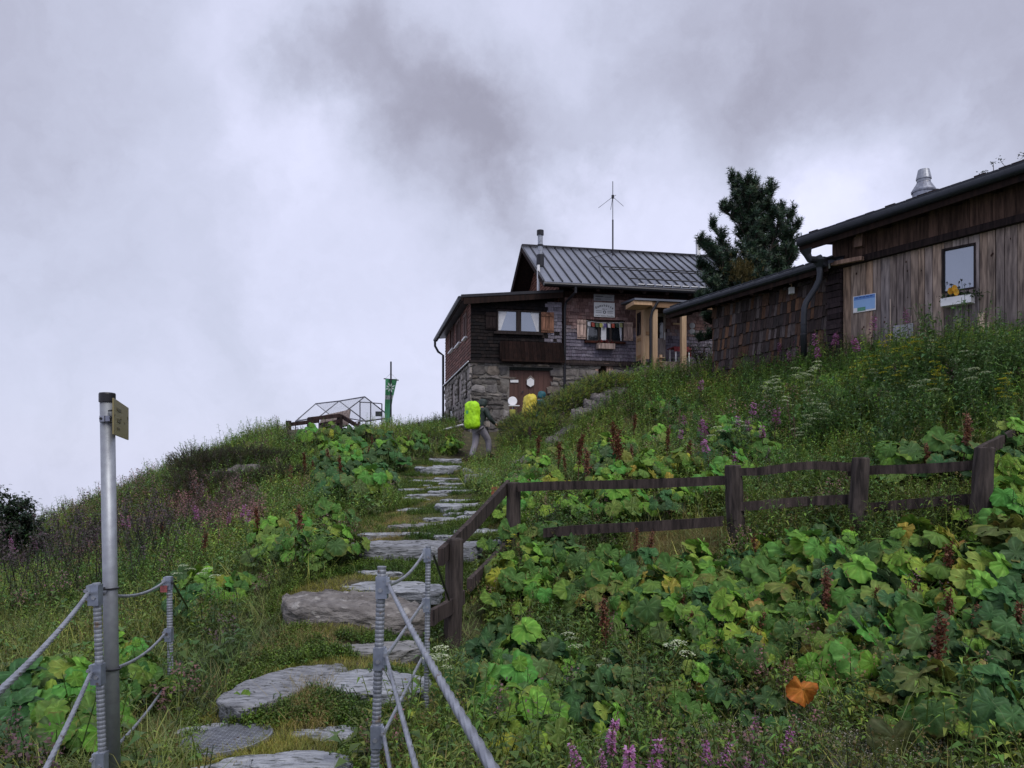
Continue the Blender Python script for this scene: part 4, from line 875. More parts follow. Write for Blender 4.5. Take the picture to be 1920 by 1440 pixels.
# ------------------------------------------------------------------ stepping stones and path rubble
def outline(n, irr, seed, sq=.75):
    r_ = random.Random(seed); a0 = r_.random()*6; k = [(r_.uniform(0, irr), r_.uniform(0, 6.28)) for _ in range(5)]
    pts = []
    for i in range(n):
        a = 2*math.pi*i/n; r = 1+sum(k[j][0]/(j+1)*math.sin((j+2)*a+k[j][1]) for j in range(5))
        pts.append((math.copysign(abs(math.cos(a))**sq, math.cos(a))*r, math.copysign(abs(math.sin(a))**sq, math.sin(a))*r))
    return pts
def slabstone(name, px, py, Y, w, d, th, rot, label, lift=.03, seed=0, m=None, irr=.12, sq=.75, tilt=(0, 0), group='grey stepping stones of the path', cat='stepping stone', dome=.0, rough=.010, col=(1, 1, 1)):
    c = P(px, py, Y); zc = g1(c.x, c.y)+lift; o = outline(40, irr, seed or int(px*7+py), sq); R = math.radians(rot); cr, sr = math.cos(R), math.sin(R)
    r_ = random.Random(seed+3); b = MB(); rings = [(.0, 0), (.14, 0), (.28, 0), (.42, 0), (.55, 0), (.67, 0), (.78, 0), (.87, 0), (.94, -.004), (.985, -.014), (1.0, -.04), (1.0, -.25), (.985, -.5), (.97, -.75), (.93, -1)]
    vs = []; n = 64; o = outline(64, irr, seed or int(px*7+py), sq); KE = 10
    for k, (s, dz) in enumerate(rings):
        for i, (x, y) in enumerate(o):
            X = x*w/2*s; Yy = y*d/2*s; xx = X*cr-Yy*sr; yy = X*sr+Yy*cr
            nz = rough*(_n2(np.float64(xx*1.3+px), np.float64(yy*6+py), 4.5, 2)+.6*_n2(np.float64(xx*3+px), np.float64(yy*17), 5.3, 5)+1.1*round(1.6*float(_n2(np.float64(xx*1.1+py), np.float64(yy*3.1+px), 3.3, 1)))*(s < .97)+r_.uniform(-.22, .22)) 
            z = nz+dome*(1-s*s)+xx*tilt[0]+yy*tilt[1]
            if k == KE: z += dz*min(1, th*4)
            elif dz: z += dz*th if k > KE else dz
            if k >= KE: q_ = .010+.02*min(th, .4); xx += q_*math.sin(i*.9+k*1.7)+r_.uniform(-.004, .004); yy += q_*math.sin(i*.7+k*2)
            vs.append(Vector((c.x+xx, c.y+yy, zc+float(z))))
    fs = []
    for k in range(len(rings)-1):
        for i in range(n):
            j = (i+1) % n
            fs.append((k*n+i, (k+1)*n+i, (k+1)*n+j, k*n+j) if k else (k*n+i, n+i, n+j))
    b.add(vs, [f for f in fs if len(set(f)) > 2], jit(col, .08)); ob = b.build(name, m or m_rock, smooth=True, loc=(c.x, c.y, zc-th)); tag(ob, label, cat, group); return ob
ST = [(455, 1438, 3.74, .58, .22, .08, 10, 'large pale slab cut off by the picture edge beside the round grate', .02), (565, 1432, 3.78, .46, .26, .08, 5, 'pale slab with a split, touching the slab cut off by the picture edge', .05),
      (395, 1363, 4.45, .38, .20, .07, 5, 'small flat slab half overgrown just above the round grate', .015), (612, 1377, 4.3, .46, .20, .07, 0, 'thin pale slab alone in the clover between grate and railing post', .015),
      (535, 1291, 4.95, .98, .46, .14, 62, 'long dark grey slab slanting up towards the split slab behind the railing post', .05), (697, 1286, 5.0, .70, .55, .13, -6, 'broad smooth pale slab behind the nearest railing post', .05),
      (690, 1221, 5.85, .84, .30, .12, -3, 'low brownish step stone below the big boulder', .05),
      (735, 1103, 7.15, 1.05, .42, .12, -6, 'pale moss edged slab lying on top of the big boulder step', .05), (700, 1084, 7.75, .6, .24, .06, 0, 'nearly buried slab between boulder and long kerb-like step', .01),
      (775, 1040, 8.6, 1.75, .50, .30, 2, 'long thick step stone with a dark front face crossing the path', .16),
      (728, 1018, 9.15, .85, .28, .12, -6, 'pale slab just above the long thick step', .04), (905, 1022, 9.0, .8, .3, .1, 4, 'slab beyond the wooden post just above the long thick step', .03),
      (745, 1003, 9.7, 1.0, .3, .1, -4, 'second slab above the long thick step at its open side', .03), (905, 1000, 9.6, .7, .34, .1, 3, 'flat slab framed between fence rail and grass', .03), (792, 987, 10.2, .8, .34, .12, 8, 'rough brown grey slab with grass in front halfway up the path', .05),
      (905, 981, 10.5, .75, .26, .1, -3, 'thin slab beside the slanted fence rail halfway up', .03), (835, 974, 10.9, .62, .22, .08, 0, 'small middle slab of the upper path', .03), (865, 955, 11.8, .85, .5, .13, 6, 'light ridged slab in the upper path nearest the fence corner', .05),
      (875, 943, 12.4, .9, .26, .08, 2, 'narrow light slab just above the ridged one', .03), (800, 931, 13.3, .75, .3, .08, -8, 'slab at the grassy side below the dark rubble', .03), (845, 930, 13.6, .8, .3, .08, 4, 'slab towards the rubble side of the upper path', .03),
      (838, 921, 14.3, .8, .3, .08, 0, 'bright narrow slab of the upper path', .03), (785, 915, 14.9, .6, .3, .06, 5, 'greenish slab at the bend of the path', .02), (805, 907, 15.7, .9, .35, .07, -5, 'last low slab before the raised top step', .02),
      (815, 890, 17.4, 1.0, .6, .16, 8, 'raised grey slab forming the top step of the path', .16), (838, 881, 18.6, .7, .5, .12, -5, 'slab lying behind the raised top step', .08), (835, 872, 20.0, .9, .5, .16, 8, 'slab on which the hiker steps', .10),
      (862, 966, 11.3, .5, .2, .06, 10, 'small thin slab under the ridged one', .02), (770, 962, 11.9, .45, .26, .06, 0, 'flat half buried stone at the grassy edge of the upper path', .02), (905, 968, 11.0, .5, .22, .06, -5, 'thin slab below the slanted rail end', .02), (780, 942, 12.9, .5, .22, .06, 8, 'small stone in the turf at the path bend', .02),
      (870, 928, 13.5, .5, .24, .07, 0, 'pale stone below the rubble heap', .03), (770, 926, 14.1, .45, .22, .06, 0, 'mossy stone at the outer edge of the bend', .02), (850, 912, 15.0, .6, .26, .07, 6, 'pale slab next to the rubble heap', .03), (840, 902, 16.2, .7, .28, .08, -4, 'slab just below the raised top step', .03), (850, 1012, 9.4, .5, .24, .07, 0, 'middle slab between the grassy and fenced side', .03)]
for i, (px, py, Y, w, d, th, rot, lb, lift) in enumerate(ST):
    slabstone('stepping_stone', px, py, Y, w, d, th, rot, lb, lift, seed=i*11+5, irr=.16, sq=.8, rough=.014 if Y > 6 else .009, col=(.80, .80, .82) if i in (4, 9) else ((.75, .72, .68) if i in (6, 14) else (1.1, 1.12, 1.15)))
slabstone('boulder', 660, 1150, 6.55, 1.25, .58, .26, -4, 'big rounded boulder forming a high step in the middle of the path', .035, seed=77, m=m_rock2, irr=.10, sq=.85, dome=.06, rough=.03, tilt=(-.07, .10), group=None, cat='boulder', col=(.78, .76, .76))
slabstone('outcrop_rock', 455, 892, 15.6, 1.2, .9, .35, 5, 'flat grey rock outcrop under heather on the far bank', .10, seed=8, m=m_rock2, irr=.2, dome=.12, rough=.05, group=None, cat='rock', col=(.6, .58, .58))
for i, (px, py, Y, s, lb) in enumerate([(905, 888, 16.5, .45, 'top stone of the rubble heap beside the path'), (888, 899, 15.8, .35, 'dark rubble stone at the heap edge nearest the path'), (893, 908, 15.0, .38, 'pale front stone of the rubble heap'), (918, 904, 15.5, .42, 'large tilted rubble stone leaning right'),
                                        (880, 893, 16.6, .28, 'small rubble stone next to the raised top step'), (908, 912, 14.8, .26, 'smallest rubble stone at the heap foot'), (925, 912, 14.9, .3, 'rubble stone nearest the red brick stack')]):
    slabstone('rubble_stone', px, py, Y, s, s*.5, .16, random.uniform(-50, 50), lb, .18, seed=i+200, m=m_rock, irr=.22, tilt=(random.uniform(-.5, .5), random.uniform(-.2, .4)), group='rubble stones beside the path', cat='stone')
for i, (px, py, Y, w, h_, lb) in enumerate([(1110, 752, 19.8, .42, .5, 'upright pale rock under the juniper, the tallest'), (1092, 762, 19.6, .5, .35, 'blocky rock wedged at the juniper foot'), (1138, 752, 20.0, .8, .35, 'long sloping rock under the juniper near the huts'), (1155, 742, 20.3, .6, .3, 'uppermost rock of the group under the juniper'),
                                            (1040, 800, 18.6, .5, .3, 'lower dark rock below the juniper'), (1062, 792, 18.9, .55, .4, 'leaning rock in the grass below the juniper'), (1000, 842, 17.2, .6, .35, 'mossy rock at the turn of the path'), (985, 862, 16.4, .7, .35, 'grass covered rock beside the timber step')]):
    slabstone('hillside_rock', px, py, Y, w, w*.7, h_, random.uniform(-40, 40), lb, h_*.30, seed=i+300, m=m_rock2, irr=.25, dome=.08, rough=.04, tilt=(random.uniform(-.3, .3), .25), group='rocks below the juniper', cat='rock', col=(.55, .52, .54))
# brick stack
bs = thing('brick_stack', P(936, 912, 11.8), 'little stack of red bricks behind the fence corner post', 'brick stack'); m_brick = mat('red_brick', (0.36, 0.11, 0.07), .85, var=.5, scale=20, usecol=True)
q = gray(936, 925, 9.5); q = P(937, 915, 11.6); zz = g1(q.x, q.y)
for r in range(4):
    for k in range(2): b = MB(); b.box((q.x-.06+.125*k+random.uniform(-.01, .01), q.y, zz+.03+.058*r), (.115, .22, .054), random.uniform(-.06, .06), jit((1, 1, 1), .3)); b.build('brick', m_brick, bs)
# timber steps near the hiker
for px0, px1, py, Y, lb in ((866, 960, 874, 19.2, 'dark squared timber edging the step at the hiker feet'), (905, 985, 866, 20.6, 'second squared timber behind the first in the grass')):
    a = P(px0, py, Y); c = P(px1, py, Y); a.z = g1(a.x, a.y)+.08; c.z = a.z+.01; b = MB(); b.beam(a, c, .2, .18, col=(1.4, 1.1, 1)); tag(b.build('timber_step', m_brown), lb, 'timber')
# round grate cover
mc = P(425, 1394, 4.2); mc.z = g1(mc.x, mc.y)+.012; mh = thing('drain_grate', mc, 'round galvanised grate cover set in the grass at the path start', 'drain grate')
T = Matrix.Rotation(math.radians(-4), 3, 'Y')
b = MB(); R_ = .245; b.lathe(mc, [(R_, -.01), (R_, .012), (R_-.012, .012), (R_-.012, -.01)], 48, axis=T); b.build('rim', m_steel, mh)
b = MB(); n = 19
for i in range(-n//2+1, n//2+1):
    y = i*R_*2/n; l = math.sqrt(max(R_*R_-y*y, 0))-.012
    if l <= .01: continue
    b.beam(mc+T@Vector((-l, y, .0)), mc+T@Vector((l, y, .0)), .005, .02, col=(1.1, 1.1, 1.1)); b.beam(mc+T@Vector((y, -l, -.002)), mc+T@Vector((y, l, -.002)), .004, .018, col=(1.0, 1.0, 1.0))
b.build('grating', m_steel, mh)
b = MB(); b.lathe(mc-Vector((0, 0, .025)), [(R_-.01, 0), (R_-.01, .003)], 32, axis=T); b.build('backing', m_gutter, mh)

# ------------------------------------------------------------------ things on the far bank
def tent():
    t = thing('tunnel_frame', P(650, 812, 27), 'metal tube greenhouse frame with clear film on the far bank', 'greenhouse frame')
    G = [((684, 744, 26.6), (638, 779, 26.2), (734, 783, 27.0)), ((636, 752, 27.6), (598, 782, 27.2), (686, 790, 27.6)), ((592, 757, 28.6), (554, 790, 28.2), (620, 779, 28.6))]
    m_t = mat('grey_tube', (.10, .10, .13), .5)
    for a, l, r in G:
        b = MB(); b.tube([P(*l), P(*a), P(*r)], .024, 6); b.build('gable_frame', m_t, t)
        for q in (l, r):
            b = MB(); e = P(*q); b.tube([e, (e.x, e.y, g1(e.x, e.y)-.1)], .022, 6); b.build('leg', m_t, t)
    for k, nm in ((0, 'ridge_tube'), (1, 'eave_tube'), (2, 'eave_tube')): b = MB(); b.tube([P(*G[0][k]), P(*G[1][k]), P(*G[2][k])], .024, 6); b.build(nm, m_t, t)
    b = MB()
    for x, y0 in ((675, 752), (695, 752), (716, 757)): e = P(x, y0, 26.5); b.tube([e, (e.x, e.y, g1(e.x, e.y)-.1)], .022, 6)
    b.tube([P(675, 754, 26.5), P(695, 755, 26.5), P(716, 757, 26.5)], .02, 6); b.tube([P(662, 792, 26.3), P(734, 783, 26.9)], .02, 6); b.build('door_frame', m_t, t)
    m_f = mat('clear_film', (.55, .57, .62), .3, alpha=.16, var=.3, scale=3); b = MB()
    for s_ in (1, 2):
        for k in (0, 1):
            q = [P(*G[k][0]), P(*G[k+1][0]), P(*G[k+1][s_]), P(*G[k][s_])]; n = Vector((0, 0, .01)); b.add(q+[v-n for v in q], [(0, 1, 2, 3), (7, 6, 5, 4)])
    b.build('film', m_f, t)
    b = MB(); b.box(P(710, 776, 26.3), (.22, .02, .17)); b.build('sign_plate', m_ink, t)
tent()
fp = thing('flag_pole', P(733, 812, 26.0), 'slim dark flag pole with a long green banner', 'flag pole'); p1 = P(733, 678, 26)
b = MB(); b.tube([p1, P(733, 782, 26)], .028, 8); b.build('pole', m_black, fp); b = MB(); e = P(733.5, 782, 26); b.tube([e, (e.x, e.y, g1(e.x, e.y)-.2)], .045, 8); b.build('pole_base', m_steel, fp)
fg = thing('banner', P(733, 798, 26.1), 'long green alpine club banner with a white edelweiss and white band', 'banner')
m_green = mat('green_banner_cloth', (0.14, 0.44, 0.24), .8, var=.15, scale=3, trans=.5); m_wcl = mat('white_banner_cloth', (0.55, 0.6, 0.6), .8, trans=.3)
b = MB(); b.tube([P(719.5, 710, 26.1), P(747.5, 713, 26.1)], .02, 6); b.build('crossbar', m_black, fg)
b = MB(); b.tube([P(722, 710, 26.1), P(733, 700, 26.05), P(745, 712, 26.1)], .006, 4); b.build('halyard', m_white, fg)
LR = [(710.5, 722.5, 745), (725, 722.4, 741.5), (741, 722, 738), (749, 721.8, 736), (760, 721.4, 734.5), (775, 721, 733.5), (790, 722, 733), (799, 724, 732)]
def flagY(t, u): return 26.12+.10*math.sin(u*5+t*.05)
def fl_pt(i, u): y, l, r = LR[i]; return P(l+(r-l)*u, y, flagY(y, u))
for i0, i1, m_, nm in ((0, 2, m_green, 'upper_cloth'), (2, 3, m_wcl, 'white_band'), (3, 7, m_green, 'lower_cloth')):
    b = MB(); us = [k/6 for k in range(7)]; vs = []
    for i in range(i0, i1+1): vs += [fl_pt(i, u) for u in us]
    nn_ = len(vs); vs += [v+Vector((0, .006, 0)) for v in vs]; fs = []
    for i in range(i1-i0):
        for k in range(6): q = (i*7+k, i*7+k+1, (i+1)*7+k+1, (i+1)*7+k); fs += [q[::-1], tuple(x+nn_ for x in q)]
    b.add(vs, fs); b.build(nm, m_, fg)
b = MB(); cc = P(731.5, 726.5, 25.9)
for k in range(8):
    a = 2*math.pi*k/8+.39; d = Vector((math.cos(a), 0, math.sin(a))); s_ = Vector((-math.sin(a), 0, math.cos(a))); L_ = .155 if k % 2 else .19
    b.add([cc+d*.03, cc+d*L_*.6+s_*.026, cc+d*L_, cc+d*L_*.6-s_*.026], [(0, 1, 2, 3)])
b.build('edelweiss', m_wcl, fg)
of = thing('bank_fence', P(600, 800, 22.5), 'short dark rail fence on top of the far bank before the greenhouse frame', 'fence')
def ofp(x, y, Y, r=.08): b = MB(); e = P(x, y, Y); b.tube([e, (e.x, e.y, g1(e.x, e.y)-.1)], r, 8); b.build('post', m_wdark, of)
for x, y in ((541, 789), (581, 784), (637, 779)): ofp(x, y, 22.5, .085)
for p, q in (((543, 796), (598, 789)), ((578, 786), (638, 779)), ((600, 797), (636, 790)), ((640, 780), (672, 800))): b = MB(); b.beam(P(*p, 22.6), P(*q, 22.3 if q[0] < 650 else 21.6), .05, .11, col=(1.4, 1.1, 1)); b.build('rail', m_wdark, of)
b = MB(); b.beam(P(600, 795, 22.9), P(655, 783, 22.9), 1.0, .05, up=(0, -.6, 1), col=(.45, .42, .42)); tag(b.build('plank_pile', m_plank), 'pile of split planks lying behind the bank fence', 'plank pile')
b = MB(); q = P(668, 836, 20.5); b.tube([q, q+Vector((.03, 0, .2)), q+Vector((0, 0, .45)), q+Vector((.08, 0, .66))], .05, 8, (2.2, 2.0, 1.9), radii=[.06, .05, .045, .02]); tag(b.build('driftwood_post', m_wdark), 'bleached crooked wooden stake leaning on the far bank', 'stake')
b = MB()
for k in range(3): b.beam(P(576, 852-2*k, 19), P(612, 848-1.5*k, 19.4), .06, .04, col=(2.5, 1.5, 1))
tag(b.build('scrap_boards', m_wdark), 'few reddish scrap boards lying in the plants of the far bank', 'board')
b = MB(); b.tube([P(784, 792, 26), P(792, 812, 26)], .035, 6); tag(b.build('leaning_pole', m_wdark), 'short dark pole leaning near the white line left of the hut', 'pole')
b = MB(); b.tube([P(792, 794, 26.3), P(793, 814, 26.3)], .04, 6); tag(b.build('short_post', m_steel), 'short pale post beside the leaning dark pole', 'post')
b = MB(); b.tube([P(797, 815, 25), P(868, 796, 24.3)], .03, 6); b.build('bar', m_white); tag(bpy.data.objects['bar'], 'white handrail bar rising to the hut corner behind the hiker', 'handrail'); bpy.data.objects['bar'].name = 'handrail'
for k, x in enumerate((821, 833)):
    b = MB(); n = 10; e = P(x, 790, 27); b.tube([Vector((e.x+.1, e.y, g1(e.x, e.y)-.1)), e+Vector((.1, 0, 0))]+[e+Vector((.1*math.cos(math.pi*i/n), 0, .1*math.sin(math.pi*i/n)+.05)) for i in range(n+1)]+[e+Vector((-.1, 0, -.1))], .012, 5)
    tag(b.build('crook_hook', m_gutter), 'thin curved metal hook stake %s' % ('standing clear of the hut corner' if k == 0 else 'touching the hut corner'), 'hook stake', 'curved hook stakes')
# round plate sign, yellow pot
q = P(961, 752, 23.9); rs = thing('round_notice_stand', P(962, 790, 23.9), 'round white notice plate above a small shelf with a yellow green pot by the door', 'notice stand')
b = MB(); b.lathe(q, [(.03, -.012), (.14, -.010), (.145, 0), (.13, .01), (.02, .012)], 24, axis=Matrix.Rotation(math.radians(80), 3, 'X')); b.build('plate', m_white, rs)
b = MB(); b.box(P(964, 761, 23.8), (.34, .22, .03)); b.build('shelf', m_white, rs); b = MB(); e = P(962, 762, 23.9); b.tube([e, (e.x, e.y, g1(e.x, e.y)-.1)], .03, 6); b.build('stand', m_steel, rs)
b = MB(); b.lathe(P(961, 775, 23.75), [(.07, -.1), (.10, .1), (.09, .11)], 14); b.build('pot', mat('yellow_green_pot', (.45, .45, .10), .6), rs)
for px_, py_, Y_, h_, lb in ((1233, 702, 20, .6, 'thin wooden stake standing in the grass below the porch'), (1153, 735, 19.8, .9, 'thin dark stake beside the juniper rocks'), (993, 800, 19.2, .8, 'grey wooden stake below the juniper near the path')):
    e = P(px_, py_, Y_); b = MB(); b.tube([e, (e.x+.02, e.y, e.z-h_)], .035, 7, (1.6, 1.4, 1.2)); tag(b.build('wooden_stake', m_wdark), lb, 'stake')

# ------------------------------------------------------------------ people
def skin(name, verts, edges, radii, m, parent, sub=2, root=0):
    o0 = ORG[parent.name]; me = bpy.data.meshes.new(name); me.from_pydata([tuple(Vector(v)-o0) for v in verts], edges, []); me.materials.append(m)
    o = bpy.data.objects.new(name, me); COL.objects.link(o); o.parent = parent; ORG[o.name] = o0
    sm = o.modifiers.new('skin', 'SKIN'); sm.use_smooth_shade = True
    lay = me.skin_vertices[0].data if me.skin_vertices else None
    if lay is None:
        bm = bmesh.new(); bm.from_mesh(me); L_ = bm.verts.layers.skin.verify(); bm.to_mesh(me); bm.free(); lay = me.skin_vertices[0].data
    for i, r in enumerate(radii): lay[i].radius = (r, r) if isinstance(r, (int, float)) else r; lay[i].use_root = (i == root)
    ss = o.modifiers.new('subdivision', 'SUBSURF'); ss.levels = sub; ss.render_levels = sub
    dg = bpy.context.evaluated_depsgraph_get(); dg.update(); me2 = bpy.data.meshes.new_from_object(o.evaluated_get(dg)); o.modifiers.clear(); o.data = me2
    me2.name = name; me2.polygons.foreach_set('use_smooth', [True]*len(me2.polygons)); return o
m_jack = mat('dark_green_jacket', (0.030, 0.045, 0.042), .6, var=.4, scale=12, bump=.006, bscale=16); m_trou = mat('grey_trousers', (0.25, 0.235, 0.27), .8, var=.25, scale=8, bump=.008, bscale=12)
m_boot = mat('dark_boots', (0.03, 0.022, 0.018), .7, var=.4); m_skin = mat('skin', (0.45, 0.28, 0.20), .55, var=.1); m_neon = mat('neon_rain_cover', (0.44, 0.82, 0.015), .6, col2=(.30, .60, .01), scale=6, bump=.045, bscale=7)
m_yel = mat('yellow_rain_cover', (0.62, 0.52, 0.05), .5, col2=(.45, .36, .04), scale=5, bump=.05, bscale=7); m_teal2 = mat('teal_jacket', (0.02, 0.12, 0.15), .6, var=.4, scale=10, bump=.006); m_glove = m_skin
def person(base, yaw, sc, jack, trou, label, legpose, armR, armL, hood, headoff=(0, .10), lean=.10, fingers=True):
    """figure facing +Y turned by yaw; local units metres for a 1.78 m person"""
    o = thing('person', base, label, 'person'); R = Matrix.Rotation(yaw, 3, 'Z')
    def T(p): return Vector(base)+R@(Vector(p)*sc)
    hip = .93; sh_ = 1.42; ly = lean
    fl_, kl, fr_, kr = legpose      # left foot, left knee, right foot, right knee
    V = [(0, 0, hip), (0, ly*.3, 1.08), (0, ly*.7, 1.26), (0, ly, 1.40), (0, ly+.02, 1.50), (0, ly+headoff[1]*.6, 1.58), (0, ly+headoff[1], 1.66), (0, ly+headoff[1], 1.74),
         (-.10, 0, hip-.05), kl, (fl_[0], fl_[1], fl_[2]+.10), (fl_[0], fl_[1], fl_[2]+.04), (fl_[0]-.01, fl_[1]+.16, fl_[2]+.035),
         (.10, 0, hip-.05), kr, (fr_[0], fr_[1], fr_[2]+.10), (fr_[0], fr_[1], fr_[2]+.04), (fr_[0]+.01, fr_[1]+.16, fr_[2]+.035),
         (-.17, ly, 1.42), armL[0], armL[1], (.17, ly, 1.42), armR[0], armR[1]]
    E = [(0, 1), (1, 2), (2, 3), (3, 4), (4, 5), (5, 6), (6, 7), (0, 8), (8, 9), (9, 10), (10, 11), (11, 12), (0, 13), (13, 14), (14, 15), (15, 16), (16, 17), (3, 18), (18, 19), (19, 20), (3, 21), (21, 22), (22, 23)]
    Rr = [.13, .125, .14, .13, .055, .06, .088, .062, .085, .058, .04, .045, .035, .085, .058, .04, .045, .035, .062, .045, .03, .062, .045, .03]
    hands = []
    if fingers:
        for wi, arm, sgn in ((20, armL, -1), (23, armR, 1)):
            w = Vector(arm[1]); e = Vector(arm[0]); d = (w-e).normalized(); palm = w+d*.07; k = len(V); V.append(tuple(palm)); E.append((wi, k)); Rr.append((.022, .036))
            sd_ = d.cross(Vector((0, 0, 1))).normalized()
            for f_i, off in enumerate((-.027, -.009, .009, .027)):
                b0 = palm+d*.03+sd_*off; m1 = b0+d*(.034+.004*(1-abs(off)*20))+Vector((0, 0, -.008)); t1 = m1+d*.012+Vector((0, 0, -.03)); k2 = len(V)
                V += [tuple(b0), tuple(m1), tuple(t1)]; E += [(k, k2), (k2, k2+1), (k2+1, k2+2)]; Rr += [.010, .009, .008]
            b0 = palm-d*.02-sd_*sgn*.035; t1 = b0+d*.04-sd_*sgn*.012+Vector((0, 0, -.015)); k2 = len(V); V += [tuple(b0), tuple(t1)]; E += [(k, k2), (k2, k2+1)]; Rr += [.011, .009]
    rad = [(r*sc if isinstance(r, float) else (r[0]*sc, r[1]*sc)) for r in Rr]
    skin('body', [T(v) for v in V], E, rad, m_skin, o, 2)
    # face details on the head
    hc = Vector((0, ly+headoff[1], 1.66)); b = MB(); b.lathe(T(hc+Vector((0, .088, -.01))), [(.012, -.02), (.016, -.01), (.004, .025)], 8, axis=R); b.build('nose', m_skin, o, smooth=True)
    b = MB()
    for s_ in (-1, 1): b.lathe(T(hc+Vector((s_*.032, .082, .02))), [(.004, -.008), (.010, 0), (.004, .008)], 8, axis=R)
    b.build('eye', m_black, o)
    b = MB(); b.beam(T(hc+Vector((-.022, .083, -.05))), T(hc+Vector((.022, .083, -.05))), .008, .006); b.build('mouth', mat('lips', (.3, .1, .09), .6), o)
    # jacket with hood
    J = [(0, 0, hip-.07), (0, ly*.3, 1.08), (0, ly*.7, 1.26), (0, ly, 1.40), (-.18, ly, 1.42), armL[0], tuple(Vector(armL[1])*.97+Vector(armL[0])*.03), (.18, ly, 1.42), armR[0], tuple(Vector(armR[1])*.97+Vector(armR[0])*.03), (0, ly+.0, 1.50)]
    skin('jacket', [T(v) for v in J], [(0, 1), (1, 2), (2, 3), (3, 4), (4, 5), (5, 6), (3, 7), (7, 8), (8, 9), (3, 10)], [r*sc for r in (.175, .165, .17, .16, .085, .068, .05, .085, .068, .05, .105)], jack, o, 2)
    hh = [Vector((0, ly-.02, 1.50)), Vector((0, ly+headoff[1]-.03, 1.60)), Vector((0, ly+headoff[1]-.02, 1.68)), Vector((0, ly+headoff[1]-.005, 1.755))]
    skin('hood', [T(v) for v in hh], [(0, 1), (1, 2), (2, 3)], [r*sc for r in (.09, .13, .135, .085)], hood, o, 2)
    K = [(0, 0, hip+.03), (-.10, 0, hip-.05), kl, (fl_[0], fl_[1], fl_[2]+.09), (.10, 0, hip-.05), kr, (fr_[0], fr_[1], fr_[2]+.09)]
    skin('trousers', [T(v) for v in K], [(0, 1), (1, 2), (2, 3), (0, 4), (4, 5), (5, 6)], [r*sc for r in (.16, .125, .098, .078, .125, .098, .078)], trou, o, 2)
    for ft in (fl_, fr_): skin('boot', [T((ft[0], ft[1]-.02, ft[2]+.13)), T((ft[0], ft[1]-.02, ft[2]+.05)), T((ft[0], ft[1]+.18, ft[2]+.045))], [(0, 1), (1, 2)], [.06*sc, .06*sc, .048*sc], m_boot, o, 2)
    return o, T
def pack(T, sc, m, label, w, h, d, base=(0, -.1, 1.0), tilt=.0):
    loc = T(base); o = thing('backpack', loc, label, 'backpack'); b = MB(); n = 48; rings = [(-.02, .45), (0, .74), (.03, .88), (.08, .96), (.14, .99), (.2, 1.03), (.27, 1.0), (.34, 1.02), (.4, .98), (.47, 1.0), (.54, .98), (.6, 1.0), (.67, .97), (.73, .99), (.8, .93), (.86, .90), (.92, .80), (.97, .60), (1.0, .34)]
    for zf, k0 in rings:
        for i in range(n):
            a = 2*math.pi*i/n; k = k0*(1+.05*math.sin(a*2+zf*21+1.3*math.sin(zf*9))*math.sin(zf*38+a*3)+.03*math.sin(a*11+zf*17)); x = math.copysign(abs(math.cos(a))**.7, math.cos(a))*w/2*k*(1+.04*math.sin(3*a+zf*9)+.025*math.sin(7*a+zf*23)); y = math.copysign(abs(math.sin(a))**.75, math.sin(a))*d/2*k*(1+.05*math.sin(5*a-zf*7)+.03*math.sin(9*a-zf*31))
            b.v.append(tuple(T(Vector(base)+Vector((x+tilt*zf*.0, y-d/2+tilt*zf, zf*h+.012*math.sin(a*4+zf*13)))))); b.c.append((1, 1, 1))
    for k in range(len(rings)-1):
        for i in range(n): j = (i+1) % n; b.f.append((k*n+i, k*n+j, (k+1)*n+j, (k+1)*n+i))
    b.f.append(tuple(range(n))[::-1]); b.f.append(tuple((len(rings)-1)*n+i for i in range(n))); b.build('rain_cover', m, o, smooth=True); return o
h1 = P(898, 866, 21.3); g_ = g1(h1.x, h1.y); h1.z = HY and (880-866)/1440*21.3
h1.z = max(g_-.02, h1.z-.05)
p1_, T1 = person(h1, math.radians(-42), .98, m_jack, m_trou, 'hiker in a dark hooded jacket and grey trousers climbing to the hut with poles', ((-.10, -.22, .0), (-.10, -.03, .50), (.13, .28, .10), (.12, .26, .58)), ((.27, ly := .16, 1.18), (.24, .42, 1.03)), ((-.26, .16, 1.18), (-.20, .44, 1.06)), m_jack)
pk = pack(T1, .98, m_neon, 'tall backpack under a neon yellow green rain cover', .45, .75, .34, (0, -.10, .90))
b = MB(); b.lathe(T1((-.02, -.452, 1.34)), [(.045, -.003), (.05, 0)], 14, axis=Matrix.Rotation(math.radians(-42), 3, 'Z')@Matrix.Rotation(math.radians(90), 3, 'X')); b.build('logo_patch', mat('green_logo', (.10, .42, .12), .5), pk)
b = MB(); b.box(T1((.20, .10, 1.02)), (.12, .12, .14), -.7); b.build('hip_pouch', m_plank, pk)
for s_, hnd, tip in ((1, (.25, .50, 1.0), (.36, .75, .25)), (-1, (-.20, .52, 1.04), (-.22, .8, .30))):
    b = MB(); a = T1(Vector(hnd)+Vector((0, -.02, .06))); c = T1(tip); b.tube([a, a+(c-a)*.12, c], .008, 6, radii=[.016, .014, .008]); tag(b.build('trekking_pole', m_gutter), 'dark trekking pole held in the hiker\'s %s hand' % ('right' if s_ > 0 else 'left'), 'trekking pole', 'trekking poles')
h2 = P(1003, 800, 22.3); h2.z = (880-737)/1440*22.3-1.68
p2_, T2 = person(h2, math.radians(-60), 1.0, m_teal2, m_trou, 'hiker in a teal hooded jacket half hidden behind the juniper', ((-.10, -.2, .0), (-.10, -.03, .50), (.12, .2, .08), (.12, .2, .55)), ((.27, .16, 1.18), (.24, .40, 1.05)), ((-.26, .16, 1.18), (-.22, .40, 1.05)), m_teal2, lean=.16)
